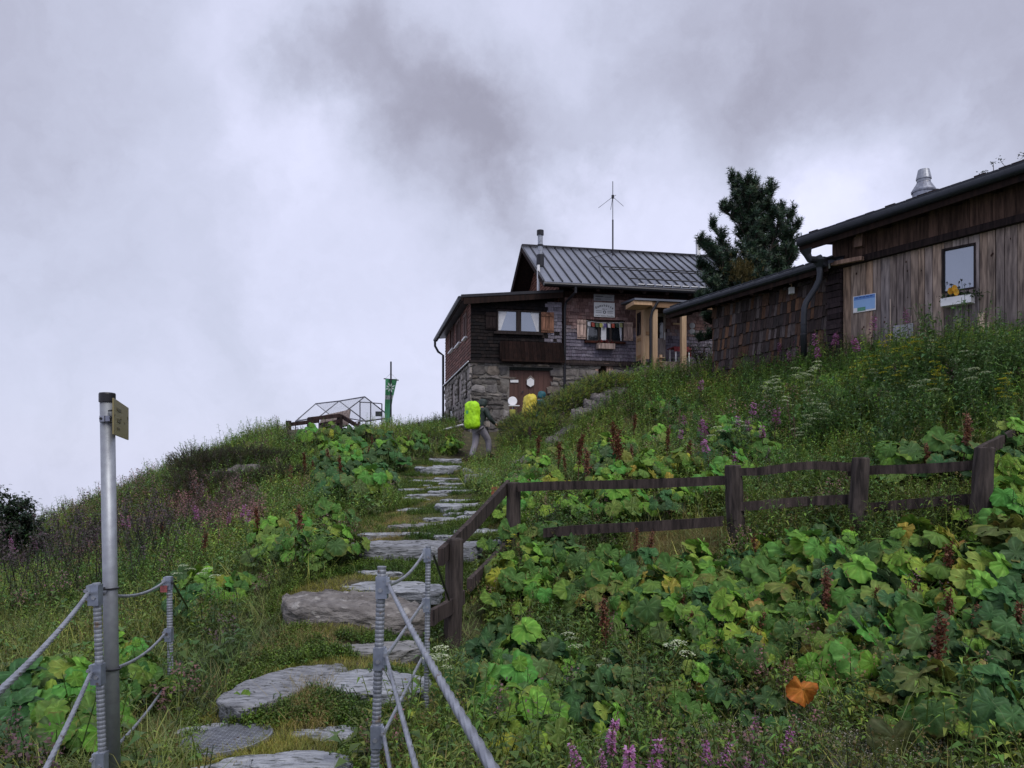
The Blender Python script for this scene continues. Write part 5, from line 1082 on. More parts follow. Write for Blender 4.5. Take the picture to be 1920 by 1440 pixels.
pack(T2, 1.0, m_yel, 'tall backpack under a crumpled yellow rain cover', .42, .78, .36, (0, -.06, .86), tilt=.10)
# ------------------------------------------------------------------ vegetation
# ---- leaf and plant variants: vertices, triangles, colour per vertex
class VB:
    def __init__(s): s.v = []; s.t = []; s.c = []
    def quad(s, a, b, c, d, col, col2=None):
        k = len(s.v); s.v += [tuple(a), tuple(b), tuple(c), tuple(d)]; s.t += [(k, k+1, k+2), (k, k+2, k+3)]; s.c += [col, col, col2 or col, col2 or col]
    def tri(s, a, b, c, col): k = len(s.v); s.v += [tuple(a), tuple(b), tuple(c)]; s.t.append((k, k+1, k+2)); s.c += [col]*3
    def blade(s, p, d, L, w, droop, col, col2=None, seg=4):
        p = Vector(p); d = Vector(d).normalized(); side = d.cross(Vector((0, 0, 1)));
        side = (side.normalized() if side.length > 1e-3 else Vector((1, 0, 0)))*w/2
        k = len(s.v); q = p.copy(); dd = d.copy()
        for i in range(seg+1):
            t = i/seg; ww = (1-t**1.6)*1.0
            if i < seg: s.v += [tuple(q-side*ww), tuple(q+side*ww)]
            else: s.v.append(tuple(q))
            cc = tuple(a*(1-t)+b*t for a, b in zip(col, col2 or col)); s.c += [cc]*(2 if i < seg else 1)
            q = q+dd*L/seg; dd = (dd+Vector((0, 0, -droop/seg*(1+t)))).normalized()
        for i in range(seg-1): a = k+2*i; s.t += [(a, a+1, a+3), (a, a+3, a+2)]
        a = k+2*(seg-1); s.t.append((a, a+1, a+2))
    def leaf(s, p, d, L, w, col, droop=.3, nrm=None, fold=.15):
        """small pointed leaf, six points"""
        p = Vector(p); d = Vector(d).normalized(); side = d.cross(Vector((0, 0, 1)))
        side = side.normalized() if side.length > 1e-3 else Vector((1, 0, 0)); up = side.cross(d)
        m1 = p+d*L*.45; tip = p+d*L+Vector((0, 0, -droop*L)); k = len(s.v)
        s.v += [tuple(p), tuple(m1+side*w/2+up*fold*w), tuple(m1-up*.0), tuple(m1-side*w/2+up*fold*w), tuple(tip)]
        s.t += [(k, k+1, k+2), (k, k+2, k+3), (k+1, k+4, k+2), (k+2, k+4, k+3)]; s.c += [col]*5
    def tube(s, a, b, r0, r1, col, n=3):
        a = Vector(a); b = Vector(b); t = (b-a).normalized(); u = t.cross(Vector((.3, .2, 1))).normalized(); w = t.cross(u); k = len(s.v)
        for q, r in ((a, r0), (b, r1)):
            for i in range(n): an = 2*math.pi*i/n; s.v.append(tuple(q+u*math.cos(an)*r+w*math.sin(an)*r)); s.c.append(col)
        for i in range(n): j = (i+1) % n; s.t += [(k+i, k+j, k+n+j), (k+i, k+n+j, k+n+i)]
    def arr(s): return (np.array(s.v, np.float32), np.array(s.t, np.int32), np.array(s.c, np.float32))
def big_leaf(vb, c, n, fwd, R, col, rnd, edge=None, folds=.10, holes=0):
    """round crenate leaf, heart shaped at the stalk; c stalk junction, n normal, fwd tip direction"""
    n = Vector(n).normalized(); f = (Vector(fwd)-n*Vector(fwd).dot(n)).normalized(); s_ = f.cross(n); M = 40; rings = (0.0, .3, .62, .88, 1.0); k = len(vb.v)
    ph = rnd.random()*6.3; cup = rnd.uniform(-.22, .12); tw = rnd.uniform(-.25, .25); asym = rnd.uniform(-.15, .15)
    for ri, r in enumerate(rings):
        for i in range(M):
            a = 2*math.pi*i/M; notch = max(0, 1-abs(abs(a-math.pi))/.55)
            rr = R*(1+.10*math.cos(a)+asym*math.sin(a))*(1-.62*notch*r)
            edgew = 1+((.035*(1 if i % 2 else -1)+rnd.uniform(-.03, .02)) if ri == 4 else 0)+(.06*math.sin(3*a+ph)+.05*math.sin(7*a+ph*3))*r
            x = rr*r*edgew; z = R*(cup*r*r+folds*r*math.sin(3*a+ph)*.7+.05*r*r*math.sin(9*a+ph*2)+tw*r*r*math.sin(2*a)*.5 - .25*r*r*max(0, math.cos(a)))
            vein = (i % 5 == 0)
            if ri in (1, 2, 3): z += R*(.022 if not vein else -.018)+R*rnd.uniform(-.012, .012)
            vb.v.append(tuple(Vector(c)+f*math.cos(a)*x+s_*math.sin(a)*x+n*z))
            q = col
            if vein and 0 < ri < 4: q = tuple(min(1, t*1.5+.02) for t in col)
            if ri == 4 and edge and rnd.random() < .8: q = edge
            if ri == 3 and edge and rnd.random() < .4: q = tuple((a_+b_)/2 for a_, b_ in zip(edge, col))
            vb.c.append(tuple(t*rnd.uniform(.92, 1.08) for t in q))
    for ri in range(4):
        for i in range(M):
            if holes and ri in (1, 2, 3) and rnd.random() < holes: continue
            j = (i+1) % M; a, b, d, e = k+ri*M+i, k+ri*M+j, k+(ri+1)*M+j, k+(ri+1)*M+i
            if ri == 0: vb.t.append((k, e, d))
            else: vb.t += [(a, d, b), (a, e, d)]
_g = lambda L, k: [tuple(c*k for c in q) for q in L]
GREENS = {'mid': [(.10, .19, .03), (.075, .155, .03), (.055, .12, .028), (.16, .25, .04), (.05, .10, .03)],
          'blue': [(.045, .10, .036), (.055, .125, .042), (.036, .082, .030), (.07, .13, .05), (.045, .105, .034)],
          'bright': [(.11, .22, .030), (.14, .25, .035), (.09, .19, .035), (.16, .24, .03)],
          'yellow': [(.22, .24, .03), (.13, .19, .03), (.09, .16, .03), (.30, .27, .04)],
          'autumn': [(.13, .16, .035), (.19, .17, .04), (.08, .12, .03), (.10, .15, .03), (.22, .14, .045), (.09, .13, .03)]}
GREENS = {k_: _g(v_, 1.25) for k_, v_ in GREENS.items()}
def butterbur(seed, pal, n=10, Rm=.12, H=.35, spread=.28):
    r_ = random.Random(seed); vb = VB(); pal = GREENS[pal]
    for i in range(n):
        a = 2*math.pi*i/n*1.62+r_.uniform(-.4, .4); t = i/n; rad = spread*(0.15+.95*t)*r_.uniform(.8, 1.2); h = H*(1.05-.62*t)*r_.uniform(.75, 1.15); R = Rm*r_.choice([r_.uniform(.40, .70), r_.uniform(.65, 1.0)])
        base = Vector((math.cos(a)*.03, math.sin(a)*.03, 0)); c = Vector((math.cos(a)*rad, math.sin(a)*rad, h)); out = Vector((math.cos(a), math.sin(a), 0))
        nrm = Vector((0, 0, 1))+out*r_.uniform(.0, 1.5)+Vector((r_.uniform(-.5, .5), r_.uniform(-.5, .5)-.65, 0)); col = r_.choice(pal); col = tuple(x*r_.uniform(.8, 1.2) for x in col)
        edge = None
        if r_.random() < .22: edge = r_.choice([(.20, .15, .05), (.16, .18, .05), (.24, .21, .06)])
        big_leaf(vb, c, nrm, out+Vector((0, 0, -.2)), R, col, r_, edge, r_.uniform(.05, .16), holes=.03 if r_.random() < .3 else 0)
        mid = base*.6+c*.4+Vector((0, 0, h*.12)); vb.tube(base, mid, .007, .006, (.10, .15, .05), 4); vb.tube(mid, c-nrm.normalized()*.005, .006, .004, (.11, .16, .05), 4)
    return vb.arr()
def grass_tuft(seed, n, L, w, droop, cols, tips=None, spread=.06):
    r_ = random.Random(seed); vb = VB()
    for i in range(n):
        a = r_.uniform(0, 6.283); d = Vector((math.cos(a)*r_.uniform(.1, .75), math.sin(a)*r_.uniform(.1, .75), 1)); c = r_.choice(cols); k = r_.uniform(.75, 1.25); c = tuple(x*k for x in c)
        vb.blade((r_.gauss(0, spread), r_.gauss(0, spread), -.02), d, L*r_.uniform(.5, 1.15), w*r_.uniform(.7, 1.3), droop*r_.uniform(.4, 1.6), tuple(x*.8 for x in c), tuple(x*1.25 for x in c) if not tips else tips)
    return vb.arr()
def forb(seed, n, H, leafL, leafW, cols, nleaf=9, spread=.08, top=None):
    r_ = random.Random(seed); vb = VB()
    for i in range(n):
        a = r_.uniform(0, 6.283); b = Vector((r_.gauss(0, spread), r_.gauss(0, spread), 0)); h = H*r_.uniform(.55, 1.1); tip = b+Vector((math.cos(a)*h*.28, math.sin(a)*h*.28, h)); c = r_.choice(cols); k = r_.uniform(.8, 1.2); c = tuple(x*k for x in c)
        vb.tube(b, tip, .004, .002, tuple(x*.8 for x in c))
        for j in range(nleaf):
            t = .15+.85*(j+r_.random()*.6)/nleaf; q = b+(tip-b)*t; an = j*2.4+r_.uniform(-.4, .4); d = Vector((math.cos(an), math.sin(an), r_.uniform(.0, .7))); L_ = leafL*(1.1-.5*t)*r_.uniform(.7, 1.25)
            vb.leaf(q, d, L_, leafW*L_/leafL, tuple(x*r_.uniform(.82, 1.2) for x in c), r_.uniform(.1, .6))
        if top: top(vb, tip, r_)
    return vb.arr()
def top_spray(cols, n=14, ext=.03, size=.009):
    def f(vb, tip, r_):
        for i in range(n):
            p = tip+Vector((r_.gauss(0, ext*.6), r_.gauss(0, ext*.6), r_.uniform(-ext*3.5, ext))); a = Vector((r_.gauss(0, 1), r_.gauss(0, 1), r_.gauss(0, 1))).normalized()*size; b = a.cross(Vector((.3, .5, 1))).normalized()*size*.7
            vb.quad(p-a, p+b, p+a, p-b, r_.choice(cols))
    return f
def plant_mesh(name, arr, m):
    v, t, c = arr; me = bpy.data.meshes.new(name); fill_mesh(me, v, t, c); me.materials.append(m); return me
def fill_mesh(me, v, t, c):
    me.vertices.add(len(v)); me.vertices.foreach_set('co', np.ascontiguousarray(v, np.float32).ravel()); me.loops.add(t.size); me.loops.foreach_set('vertex_index', np.ascontiguousarray(t, np.int32).ravel())
    me.polygons.add(len(t)); me.polygons.foreach_set('loop_start', (np.arange(len(t))*3).astype(np.int32)); me.update(calc_edges=True)
    at = me.color_attributes.new('Col', 'FLOAT_COLOR', 'POINT'); at.data.foreach_set('color', np.concatenate([c, np.ones((len(c), 1), np.float32)], 1).astype(np.float32).ravel())
def scatter(name, variants, xs, ys, zs, scl, vi, tint, m, lean=.15, label=None):
    """one mesh of many small plants nobody could count"""
    Vs, Ts, Cs = [], [], []; base = 0; n = len(xs); rot = rng.uniform(0, 6.283, n); lx = rng.normal(0, lean, n); ly = rng.normal(0, lean, n)
    for k, (v, t, c) in enumerate(variants):
        idx = np.nonzero(vi == k)[0]
        if not len(idx): continue
        cr, sr = np.cos(rot[idx])[:, None], np.sin(rot[idx])[:, None]; s = scl[idx][:, None]
        X = (v[None, :, 0]*cr-v[None, :, 1]*sr)*s; Y = (v[None, :, 0]*sr+v[None, :, 1]*cr)*s; Z = v[None, :, 2]*s
        X = X+Z*lx[idx][:, None]+xs[idx][:, None]; Y = Y+Z*ly[idx][:, None]+ys[idx][:, None]; Z = Z+zs[idx][:, None]
        Vs.append(np.stack([X, Y, Z], -1).reshape(-1, 3)); nv = len(v)
        Ts.append((t[None]+(np.arange(len(idx))*nv)[:, None, None]).reshape(-1, 3)+base); base += nv*len(idx)
        Cs.append((c[None]*tint[idx][:, None, :]).reshape(-1, 3))
    me = bpy.data.meshes.new(name); fill_mesh(me, np.concatenate(Vs), np.concatenate(Ts), np.concatenate(Cs)); me.materials.append(m)
    o = bpy.data.objects.new(name, me); COL.objects.link(o); tag(o, label, None, None, 'stuff'); return o

# ---- zones, measured on the photograph and carried to the ground
def inpoly(px, py, poly):
    px = np.asarray(px); py = np.asarray(py); r = np.zeros(px.shape, bool); n = len(poly); j = n-1
    for i in range(n):
        xi, yi = poly[i]; xj, yj = poly[j]
        cnd = ((yi > py) != (yj > py)) & (px < (xj-xi)*(py-yi)/((yj-yi) or 1e-9)+xi); r ^= cnd; j = i
    return r
PATH = [(330, 1440), (340, 1360), (430, 1330), (420, 1300), (500, 1220), (540, 1200), (500, 1150), (510, 1110), (600, 1085), (670, 1060), (650, 1010), (690, 965), (750, 950), (730, 930), (735, 895), (775, 865), (840, 855), (890, 850), (925, 860), (900, 880), (870, 885),
        (880, 915), (935, 940), (925, 960), (965, 1000), (950, 1060), (880, 1130), (820, 1200), (800, 1260), (820, 1330), (720, 1390), (690, 1440), (690, 3000), (250, 3000)]
GRASSY = [(0, 1180), (200, 1120), (480, 1080), (560, 1120), (530, 1230), (430, 1320), (330, 1370), (330, 3000), (-2000, 3000), (-200, 1180)]
NOVEG = [[(930, 800), (1000, 765), (1100, 725), (1190, 705), (1190, 735), (1130, 768), (1040, 812), (960, 850)], [(530, 780), (680, 765), (700, 818), (530, 830)], [(1180, 660), (1330, 650), (1330, 706), (1180, 716)], [(815, 1110), (900, 1120), (925, 1290), (820, 1340)], [(860, 800), (935, 800), (940, 880), (860, 880)]]
DRY = [[(1190, 1000), (1370, 990), (1380, 1050), (1180, 1060)], [(240, 1370), (330, 1365), (320, 1440), (230, 1440)], [(560, 1290), (610, 1300), (600, 1360), (545, 1350)], [(650, 985), (760, 960), (760, 1010), (660, 1030)], [(560, 1180), (620, 1210), (520, 1240), (440, 1250)]]
DARKL = [(0, 960), (200, 930), (330, 890), (420, 900), (440, 980), (330, 1010), (200, 1080), (0, 1120)]
PINKL = [(330, 930), (480, 930), (500, 1000), (400, 1020), (330, 1000)]
UPR = [(1200, 700), (1340, 690), (1580, 650), (1920, 600), (1920, 800), (1850, 820), (1500, 830), (1300, 830), (1180, 800), (1150, 740)]
BUR = [[(940, 880), (1000, 850), (1300, 830), (1450, 850), (1450, 890), (1360, 960), (1180, 990), (970, 985)], [(960, 1010), (1180, 1060), (1380, 1060), (1500, 1060), (1920, 1010), (1920, 1330), (1700, 1300), (1450, 1260), (1250, 1230), (1130, 1200), (1000, 1140), (930, 1120)],
       [(1640, 890), (1920, 850), (1920, 1010), (1650, 1000)], [(480, 1000), (640, 960), (680, 1050), (600, 1100), (500, 1080)], [(600, 890), (740, 860), (740, 940), (640, 960), (590, 930)],
       [(870, 1240), (1050, 1260), (1060, 1350), (980, 1400), (860, 1360)], [(560, 830), (760, 820), (870, 830), (840, 870), (740, 880), (600, 880)]]
HOUSEX = [(884, 25)]
def pxs(x, y, z): return 960+F*x/y, HY-F*z/y
W2 = (W.p, W.n); B2 = (B.p, B.n); A2 = (A.p, A.n)
def blocked(x, y):
    """inside a building"""
    def inn(w, s0, s1, dep): 
        s = (x-w.p.x)*w.d.x+(y-w.p.y)*w.d.y; o = (x-w.p.x)*w.n.x+(y-w.p.y)*w.n.y; return (s > s0) & (s < s1) & (o < .06) & (o > -dep)
    return inn(W, 0, sEnd, 8) | inn(A, a0, 0, 4) | inn(B, 0, B1, 6)
def sample(n, ymin=2.2, ymax=33, p=1.0):
    """ground positions, thinning with distance, inside a wedge a little wider than the view"""
    u = rng.random(n*3); y = (ymin**(2-p)+u*(ymax**(2-p)-ymin**(2-p)))**(1/(2-p)); x = rng.uniform(-.80, .80, n*3)*y+rng.uniform(-1.2, 1.2, n*3)
    z = gf(x, y); px, py = pxs(x, y, z)
    vis = (x > -14.5) & (x < 13.5) & (~blocked(x, y))
    hid = (rng.random(n*3) < .3)
    x, y, z, px, py = [a[vis][:n] for a in (x, y, z, px, py)]; return x, y, z, px, py
def tints(n, a=.18, patchx=None, patchy=None):
    t = rng.normal(1, a, (n, 1)).clip(.55, 1.6)*np.ones((1, 3)); 
    if patchx is not None:
        q = _n2(patchx, patchy, 1.7, 3)[:, None]; t = t*(1+.28*q)*np.array([[1, 1, 1]])+q*np.array([[.22, .04, -.08]])
    return t.clip(.3, 2.2)
GG = [(.085, .125, .030), (.065, .105, .028), (.10, .135, .035), (.12, .14, .045)]
GG = _g(GG, 1.75)
GDRY = [(.48, .35, .14), (.40, .27, .10), (.32, .25, .10), (.24, .22, .07)]
def mixg(v, n): return rng.integers(0, n, len(v))
def run_scatter():
    # 1 long grass
    x, y, z, px, py = sample(26000); k = ~inpoly(px, py, PATH); bur = np.zeros(len(x), bool)
    for p in BUR: bur |= inpoly(px, py, p)
    k &= ~bur | (rng.random(len(x)) < .35)
    for p in NOVEG: k &= ~inpoly(px, py, p)
    gr = inpoly(px, py, GRASSY); k &= gr | (rng.random(len(x)) < .8)
    dark = inpoly(px, py, DARKL)
    x, y, z, px, py, dark = [a[k] for a in (x, y, z, px, py, dark)]; n = len(x)
    var = [grass_tuft(1, 13, .26, .0065, 1.3, GG), grass_tuft(2, 12, .34, .006, 1.7, GG), grass_tuft(3, 11, .22, .006, .8, [(.06, .11, .035), (.05, .09, .03)]), grass_tuft(4, 8, .40, .005, 1.2, [(.16, .16, .06), (.11, .13, .045)], (.24, .21, .10))]
    dry = np.zeros(n, bool)
    for p in DRY: dry |= inpoly(px, py, p)
    t = tints(n, .2, x, y)*np.array([1.25, 1.12, .9]); t[(y > 9)] *= 1.2; t[dark] *= np.array([.9, .86, .92])
    vi = rng.choice(4, n, p=[.36, .3, .22, .12]); s = rng.uniform(.7, 1.25, n)*(1+.25*np.clip((y-8)/12, 0, 1)); s[dry] *= .45
    scatter('long_grass', var, x, y, z, s, vi, t, m_leaf, .28, 'long unmown grass over the whole slope')
    x, y, z, px, py = sample(9000, 2.3, 8.5); k = ~inpoly(px, py, PATH) & ~inpoly(px, py, NOVEG[2])
    for p in BUR: k &= ~inpoly(px, py, p) | (rng.random(len(x)) < .4)
    x, y, z = x[k], y[k], z[k]; n = len(x)
    scatter('meadow_grass', [grass_tuft(51, 14, .30, .0055, 2.0, GG, (.24, .32, .10), .05), grass_tuft(52, 12, .24, .006, 1.5, GG, spread=.05), grass_tuft(53, 10, .36, .005, 2.4, [(.20, .27, .07), (.16, .24, .06)], (.34, .36, .16), .05)], x, y, z, rng.uniform(.55, 1.05, n), rng.integers(0, 3, n), tints(n, .2, x+9, y), m_leaf, .3, 'bent meadow grass near the railings and flowers')
    # 2 leafy forbs
    x, y, z, px, py = sample(23000); k = ~inpoly(px, py, PATH) & (~inpoly(px, py, GRASSY) | (rng.random(len(x)) < .25)); bur = np.zeros(len(x), bool)
    for p in BUR: bur |= inpoly(px, py, p)
    k &= ~bur | (rng.random(len(x)) < .6)
    for p in DRY+NOVEG+[[(1180, 985), (1375, 985), (1375, 1090), (1180, 1090)]]: k &= ~inpoly(px, py, p)
    k &= (y > 6.3) | (rng.random(len(x)) < .5)
    x, y, z, px, py = [a[k] for a in (x, y, z, px, py)]; n = len(x); dark = inpoly(px, py, DARKL); pk = inpoly(px, py, PINKL) | (inpoly(px, py, DARKL) & (rng.random(n) < .2)); up = inpoly(px, py, UPR)
    GF = [(.055, .105, .026), (.075, .13, .03), (.045, .085, .026), (.095, .155, .034)]
    GF = _g(GF, 1.7)
    var = [forb(11, 5, .26, .060, .030, GF, 8), forb(12, 4, .34, .075, .026, GF, 10), forb(13, 5, .18, .080, .050, GF, 6), forb(14, 4, .42, .085, .022, GF, 12), forb(15, 5, .30, .055, .020, [(.05, .085, .035), (.06, .09, .03)], 9, top=top_spray([(.15, .13, .07), (.12, .10, .05)], 12)),
           forb(16, 5, .34, .05, .016, [(.045, .07, .03), (.06, .07, .04)], 9, top=top_spray([(.22, .12, .18), (.16, .10, .14), (.12, .08, .08)], 22, .035, .010)), forb(17, 3, .30, .12, .075, GF, 5)]
    vi = rng.choice(7, n, p=[.24, .2, .14, .14, .1, .02, .16]); vi[pk & (rng.random(n) < .75)] = 5; s = rng.uniform(.7, 1.25, n)*(1+.2*np.clip((y-8)/12, 0, 1)); s[up] *= 1.3
    t = tints(n, .2, x+3, y)*np.array([1.3, 1.12, .85]); t[dark] *= np.array([.9, .86, .92])
    t[y > 9] *= 1.4
    scatter('low_herbs', var, x, y, z, s, vi, t, m_leaf, .15, 'dense low leafy herbs between the larger plants')
    # 3 short turf and moss on the path
    n0 = 60000; u = rng.random(n0); y = 3.2+u**1.3*17; x = rng.uniform(-.50, .18, n0)*y; z = gf(x, y); px, py = pxs(x, y, z); k = inpoly(px, py, PATH) | (inpoly(px, py, [(a+rr[0], b) for (a, b), rr in zip(PATH, [(0,)]*len(PATH))]))
    # stay off the stones
    k2 = np.ones(n0, bool)
    for q in ST:
        cx, cy = P(q[0], q[1], q[2]).x, q[2]; R = math.radians(q[6]); dx = (x-cx)*math.cos(R)+(y-cy)*math.sin(R); dy = -(x-cx)*math.sin(R)+(y-cy)*math.cos(R)
        k2 &= ((dx/(q[3]*.47))**2+(dy/(q[4]*.47))**2 > 1)
    c_ = P(655, 1150, 6.5); k2 &= ((x-c_.x)/.62)**2+((y-c_.y)/.28)**2 > 1; k2 &= ((x-mc.x)**2+(y-mc.y)**2) > .235**2
    k &= k2; x, y, z, px, py = [a[k] for a in (x, y, z, px, py)]; n = len(x)
    var = [grass_tuft(21, 12, .065, .0045, .9, [(.12, .14, .035), (.09, .12, .03)], spread=.035), grass_tuft(22, 10, .09, .004, 1.2, [(.15, .14, .045), (.10, .12, .03)], spread=.035), forb(23, 7, .045, .022, .016, [(.06, .11, .025), (.08, .13, .03)], 5, .035), forb(24, 6, .07, .03, .02, [(.07, .13, .025), (.06, .10, .025)], 5, .04)]
    q = _n2(x, y, 3.1, 7); vi = np.where(q > .05, rng.integers(0, 2, n), rng.integers(2, 4, n)); dry = np.zeros(n, bool)
    t = tints(n, .2, x*2, y*2)*np.array([2.0, 1.75, 1.35])
    scatter('path_turf', var, x, y, z, rng.uniform(.7, 1.3, n), vi, t, m_leaf, .2, 'short turf, moss and clover between the path stones')
    # 4 dry straw patches
    X, Yy = [], []
    for p, cnt in zip(DRY, (1800, 500, 400, 900, 600)):
        a = np.array(p); qx = rng.uniform(a[:, 0].min(), a[:, 0].max(), cnt*2); qy = rng.uniform(a[:, 1].min(), a[:, 1].max(), cnt*2); kk = inpoly(qx, qy, p)
        for u_, v_ in list(zip(qx[kk], qy[kk]))[:cnt]: g = gray(u_, v_, 3); X.append(g.x); Yy.append(g.y)
    x = np.array(X)+rng.normal(0, .05, len(X)); y = np.array(Yy)+rng.normal(0, .05, len(X)); n = len(x)
    scatter('dry_straw', [grass_tuft(31, 12, .16, .005, 2.2, GDRY, spread=.06), grass_tuft(32, 12, .22, .0045, 2.8, GDRY, spread=.07)], x, y, gf(x, y), rng.uniform(.4, .8, n), rng.integers(0, 2, n), tints(n, .2), m_leaf, .5, 'patches of dry straw coloured grass')
    # 5 overgrowth beside path edges and drooping light seed grass
    x, y, z, px, py = sample(9000, 3, 26); k = ~inpoly(px, py, PATH) & (px > 860) & ((rng.random(len(x)) < .2) | inpoly(px, py, [(1180, 690), (1920, 600), (1920, 860), (1150, 850)])); x2 = px; k &= ~(inpoly(px, py, NOVEG[0])); x, y, z = x[k], y[k], z[k]; n = len(x)
    scatter('seed_grass', [grass_tuft(41, 5, .62, .005, 1.9, [(.16, .20, .06), (.14, .19, .05)], (.32, .32, .16), .05), grass_tuft(42, 4, .5, .006, 2.6, [(.14, .19, .05)], (.30, .32, .14), .04)], x, y, z, rng.uniform(.6, 1.1, n), rng.integers(0, 2, n), tints(n, .15), m_leaf, .15, 'arching pale seed grass')
run_scatter()
def flower_haze():
    X, Yy = [], []
    for poly, cnt in (([(1150, 1290), (1500, 1330), (1900, 1400), (1920, 1500), (1080, 1500)], 1100), ([(1480, 1330), (1700, 1400), (1700, 1460), (1400, 1460)], 350)):
        a = np.array(poly); 
        for _ in range(cnt*2):
            u, v = random.uniform(a[:, 0].min(), a[:, 0].max()), random.uniform(a[:, 1].min(), a[:, 1].max())
            if inpoly([u], [v], poly)[0]: g = gray(u, v+10, 2.2); X.append(g.x); Yy.append(g.y)
    x = np.array(X); y = np.array(Yy); n = len(x); GF2 = [(.15, .21, .08), (.12, .19, .08)]
    scatter('small_pale_flowers', [forb(131, 5, .26, .035, .010, GF2, 9, top=top_spray([(.55, .50, .42), (.42, .36, .28), (.26, .20, .12)], 12, .02, .006)), forb(132, 5, .22, .03, .009, GF2, 8, top=top_spray([(.30, .22, .18), (.45, .42, .38)], 10, .02, .006)), grass_tuft(133, 10, .22, .004, 1.2, [(.20, .27, .10)], (.34, .34, .20))], x, y, gf(x, y), rng.uniform(.4, .85, n), rng.choice(3, n, p=[.25, .2, .55]), tints(n, .15), m_leaf, .2, 'faded small pale flowers and thin grass at the bottom of the slope')
flower_haze()

ORD = 'first second third fourth fifth sixth seventh eighth ninth tenth eleventh twelfth thirteenth fourteenth fifteenth sixteenth seventeenth eighteenth nineteenth twentieth twenty-first twenty-second twenty-third twenty-fourth twenty-fifth twenty-sixth twenty-seventh twenty-eighth twenty-ninth thirtieth'.split()
LBL = []
def relabel():
    g = {}
    for o, adj, noun, wh, px in LBL: g.setdefault((adj, noun, wh), []).append((abs(px-830), o))
    for (adj, noun, wh), L in g.items():
        L.sort(key=lambda q: q[0])
        for i, (_, o) in enumerate(L):
            lab = '%s %s %s' % (adj, noun, wh)
            if len(L) > 1:
                lab += ', '+(ORD[i] if i < 30 else 'farthest')+' from path'
            o['label'] = lab
# ---- big leaved plants, one object each
def place_copy(me, name, loc, rz, s, label, cat, group):
    o = bpy.data.objects.new(name, me); COL.objects.link(o); o.location = loc; o.rotation_euler = (random.uniform(-.12, .12), random.uniform(-.12, .12), rz); o.scale = (s, s, s)
    return tag(o, label, cat, group)
m_broad = mat('broad_leaf', (1, 1, 1), .55, col2=(.48, .56, .45), scale=22, usecol=True, trans=.22, spec=.14, bump=.004, bscale=70)
BM = {}
for pal, seeds in (('mid', (1, 2, 3, 4)), ('blue', (5, 6, 7)), ('bright', (8, 9, 10)), ('yellow', (11, 12)), ('autumn', (13, 14))):
    BM[pal] = [plant_mesh('broad_leaves', butterbur(s, pal, random.Random(s).randint(17, 25), .125, .40, .30), m_broad) for s in seeds]
REG = [ # polygon, count, palette weights (mid blue bright yellow autumn), scale, description
    (BUR[0], 42, (.3, .12, .42, .12, .04), (.85, 1.2), 'in the bed behind the wooden fence'),
    ([(960, 1010), (1180, 1070), (1190, 1180), (1000, 1150), (930, 1120)], 22, (.5, .25, .15, .04, .06), (.75, 1.1), 'below the corner post of the wooden fence'),
    ([(1180, 1070), (1500, 1060), (1500, 1260), (1250, 1230), (1180, 1180)], 36, (.5, .18, .2, .06, .06), (.75, 1.15), 'below the middle fence posts'),
    ([(1500, 1060), (1920, 1010), (1920, 1340), (1700, 1310), (1500, 1270)], 52, (.45, .3, .14, .05, .06), (.8, 1.2), 'under the last fence bays'),
    (BUR[2], 10, (.5, .1, .2, .2, 0), (.9, 1.2), 'behind the last fence bay'),
    (BUR[3], 13, (.55, .2, .17, .06, .02), (.85, 1.15), 'in the clump left of the path'),
    (BUR[4], 12, (.2, .6, .15, .05, 0), (1.1, 1.5), 'beside the upper path'),
    (BUR[5], 7, (.3, .6, .1, 0, 0), (.85, 1.1), 'below the round fence post'),
    ([(870, 1270), (1080, 1260), (1070, 1440), (900, 1440)], 11, (.5, .35, .1, .03, .02), (.6, .95), 'at the bottom between cables and flowers'),
    ([(1660, 1300), (1920, 1290), (1920, 1430), (1740, 1430)], 12, (.5, .4, .05, .02, .03), (.75, 1.1), 'in the bottom corner below the tall dock'),
    (BUR[6], 24, (.4, .25, .3, .05, 0), (1.0, 1.5), 'on the far bank beyond the path'),
    ([(1040, 1240), (1450, 1280), (1450, 1440), (1040, 1440)], 12, (.4, .4, .1, .05, .05), (.6, .95), 'among the pink flowers at the bottom'),
    ([(0, 1330), (180, 1360), (200, 1440), (0, 1440)], 6, (.5, .4, .1, 0, 0), (.85, 1.1), 'below the strapped railing post'),
    ([(200, 1210), (330, 1220), (320, 1340), (220, 1340)], 4, (.5, .1, .4, 0, 0), (.6, .9), 'between pole and red tagged post'),
    ([(330, 1080), (480, 1090), (470, 1180), (330, 1180)], 5, (.4, .3, .3, 0, 0), (.7, 1.0), 'in the long grass above the round grate'),
    ([(1200, 760), (1500, 760), (1500, 840), (1200, 830)], 16, (.5, .2, .25, .05, 0), (.8, 1.2), 'in the flower meadow above the fence'),
    ([(1500, 700), (1900, 660), (1900, 820), (1500, 830)], 16, (.6, .2, .15, .05, 0), (.8, 1.2), 'in the meadow below the plank hut')]
PN = ('mid', 'blue', 'bright', 'yellow', 'autumn'); PD = {'mid': 'green', 'blue': 'bluish green', 'bright': 'bright green', 'yellow': 'yellowing', 'autumn': 'browning'}
placed = []
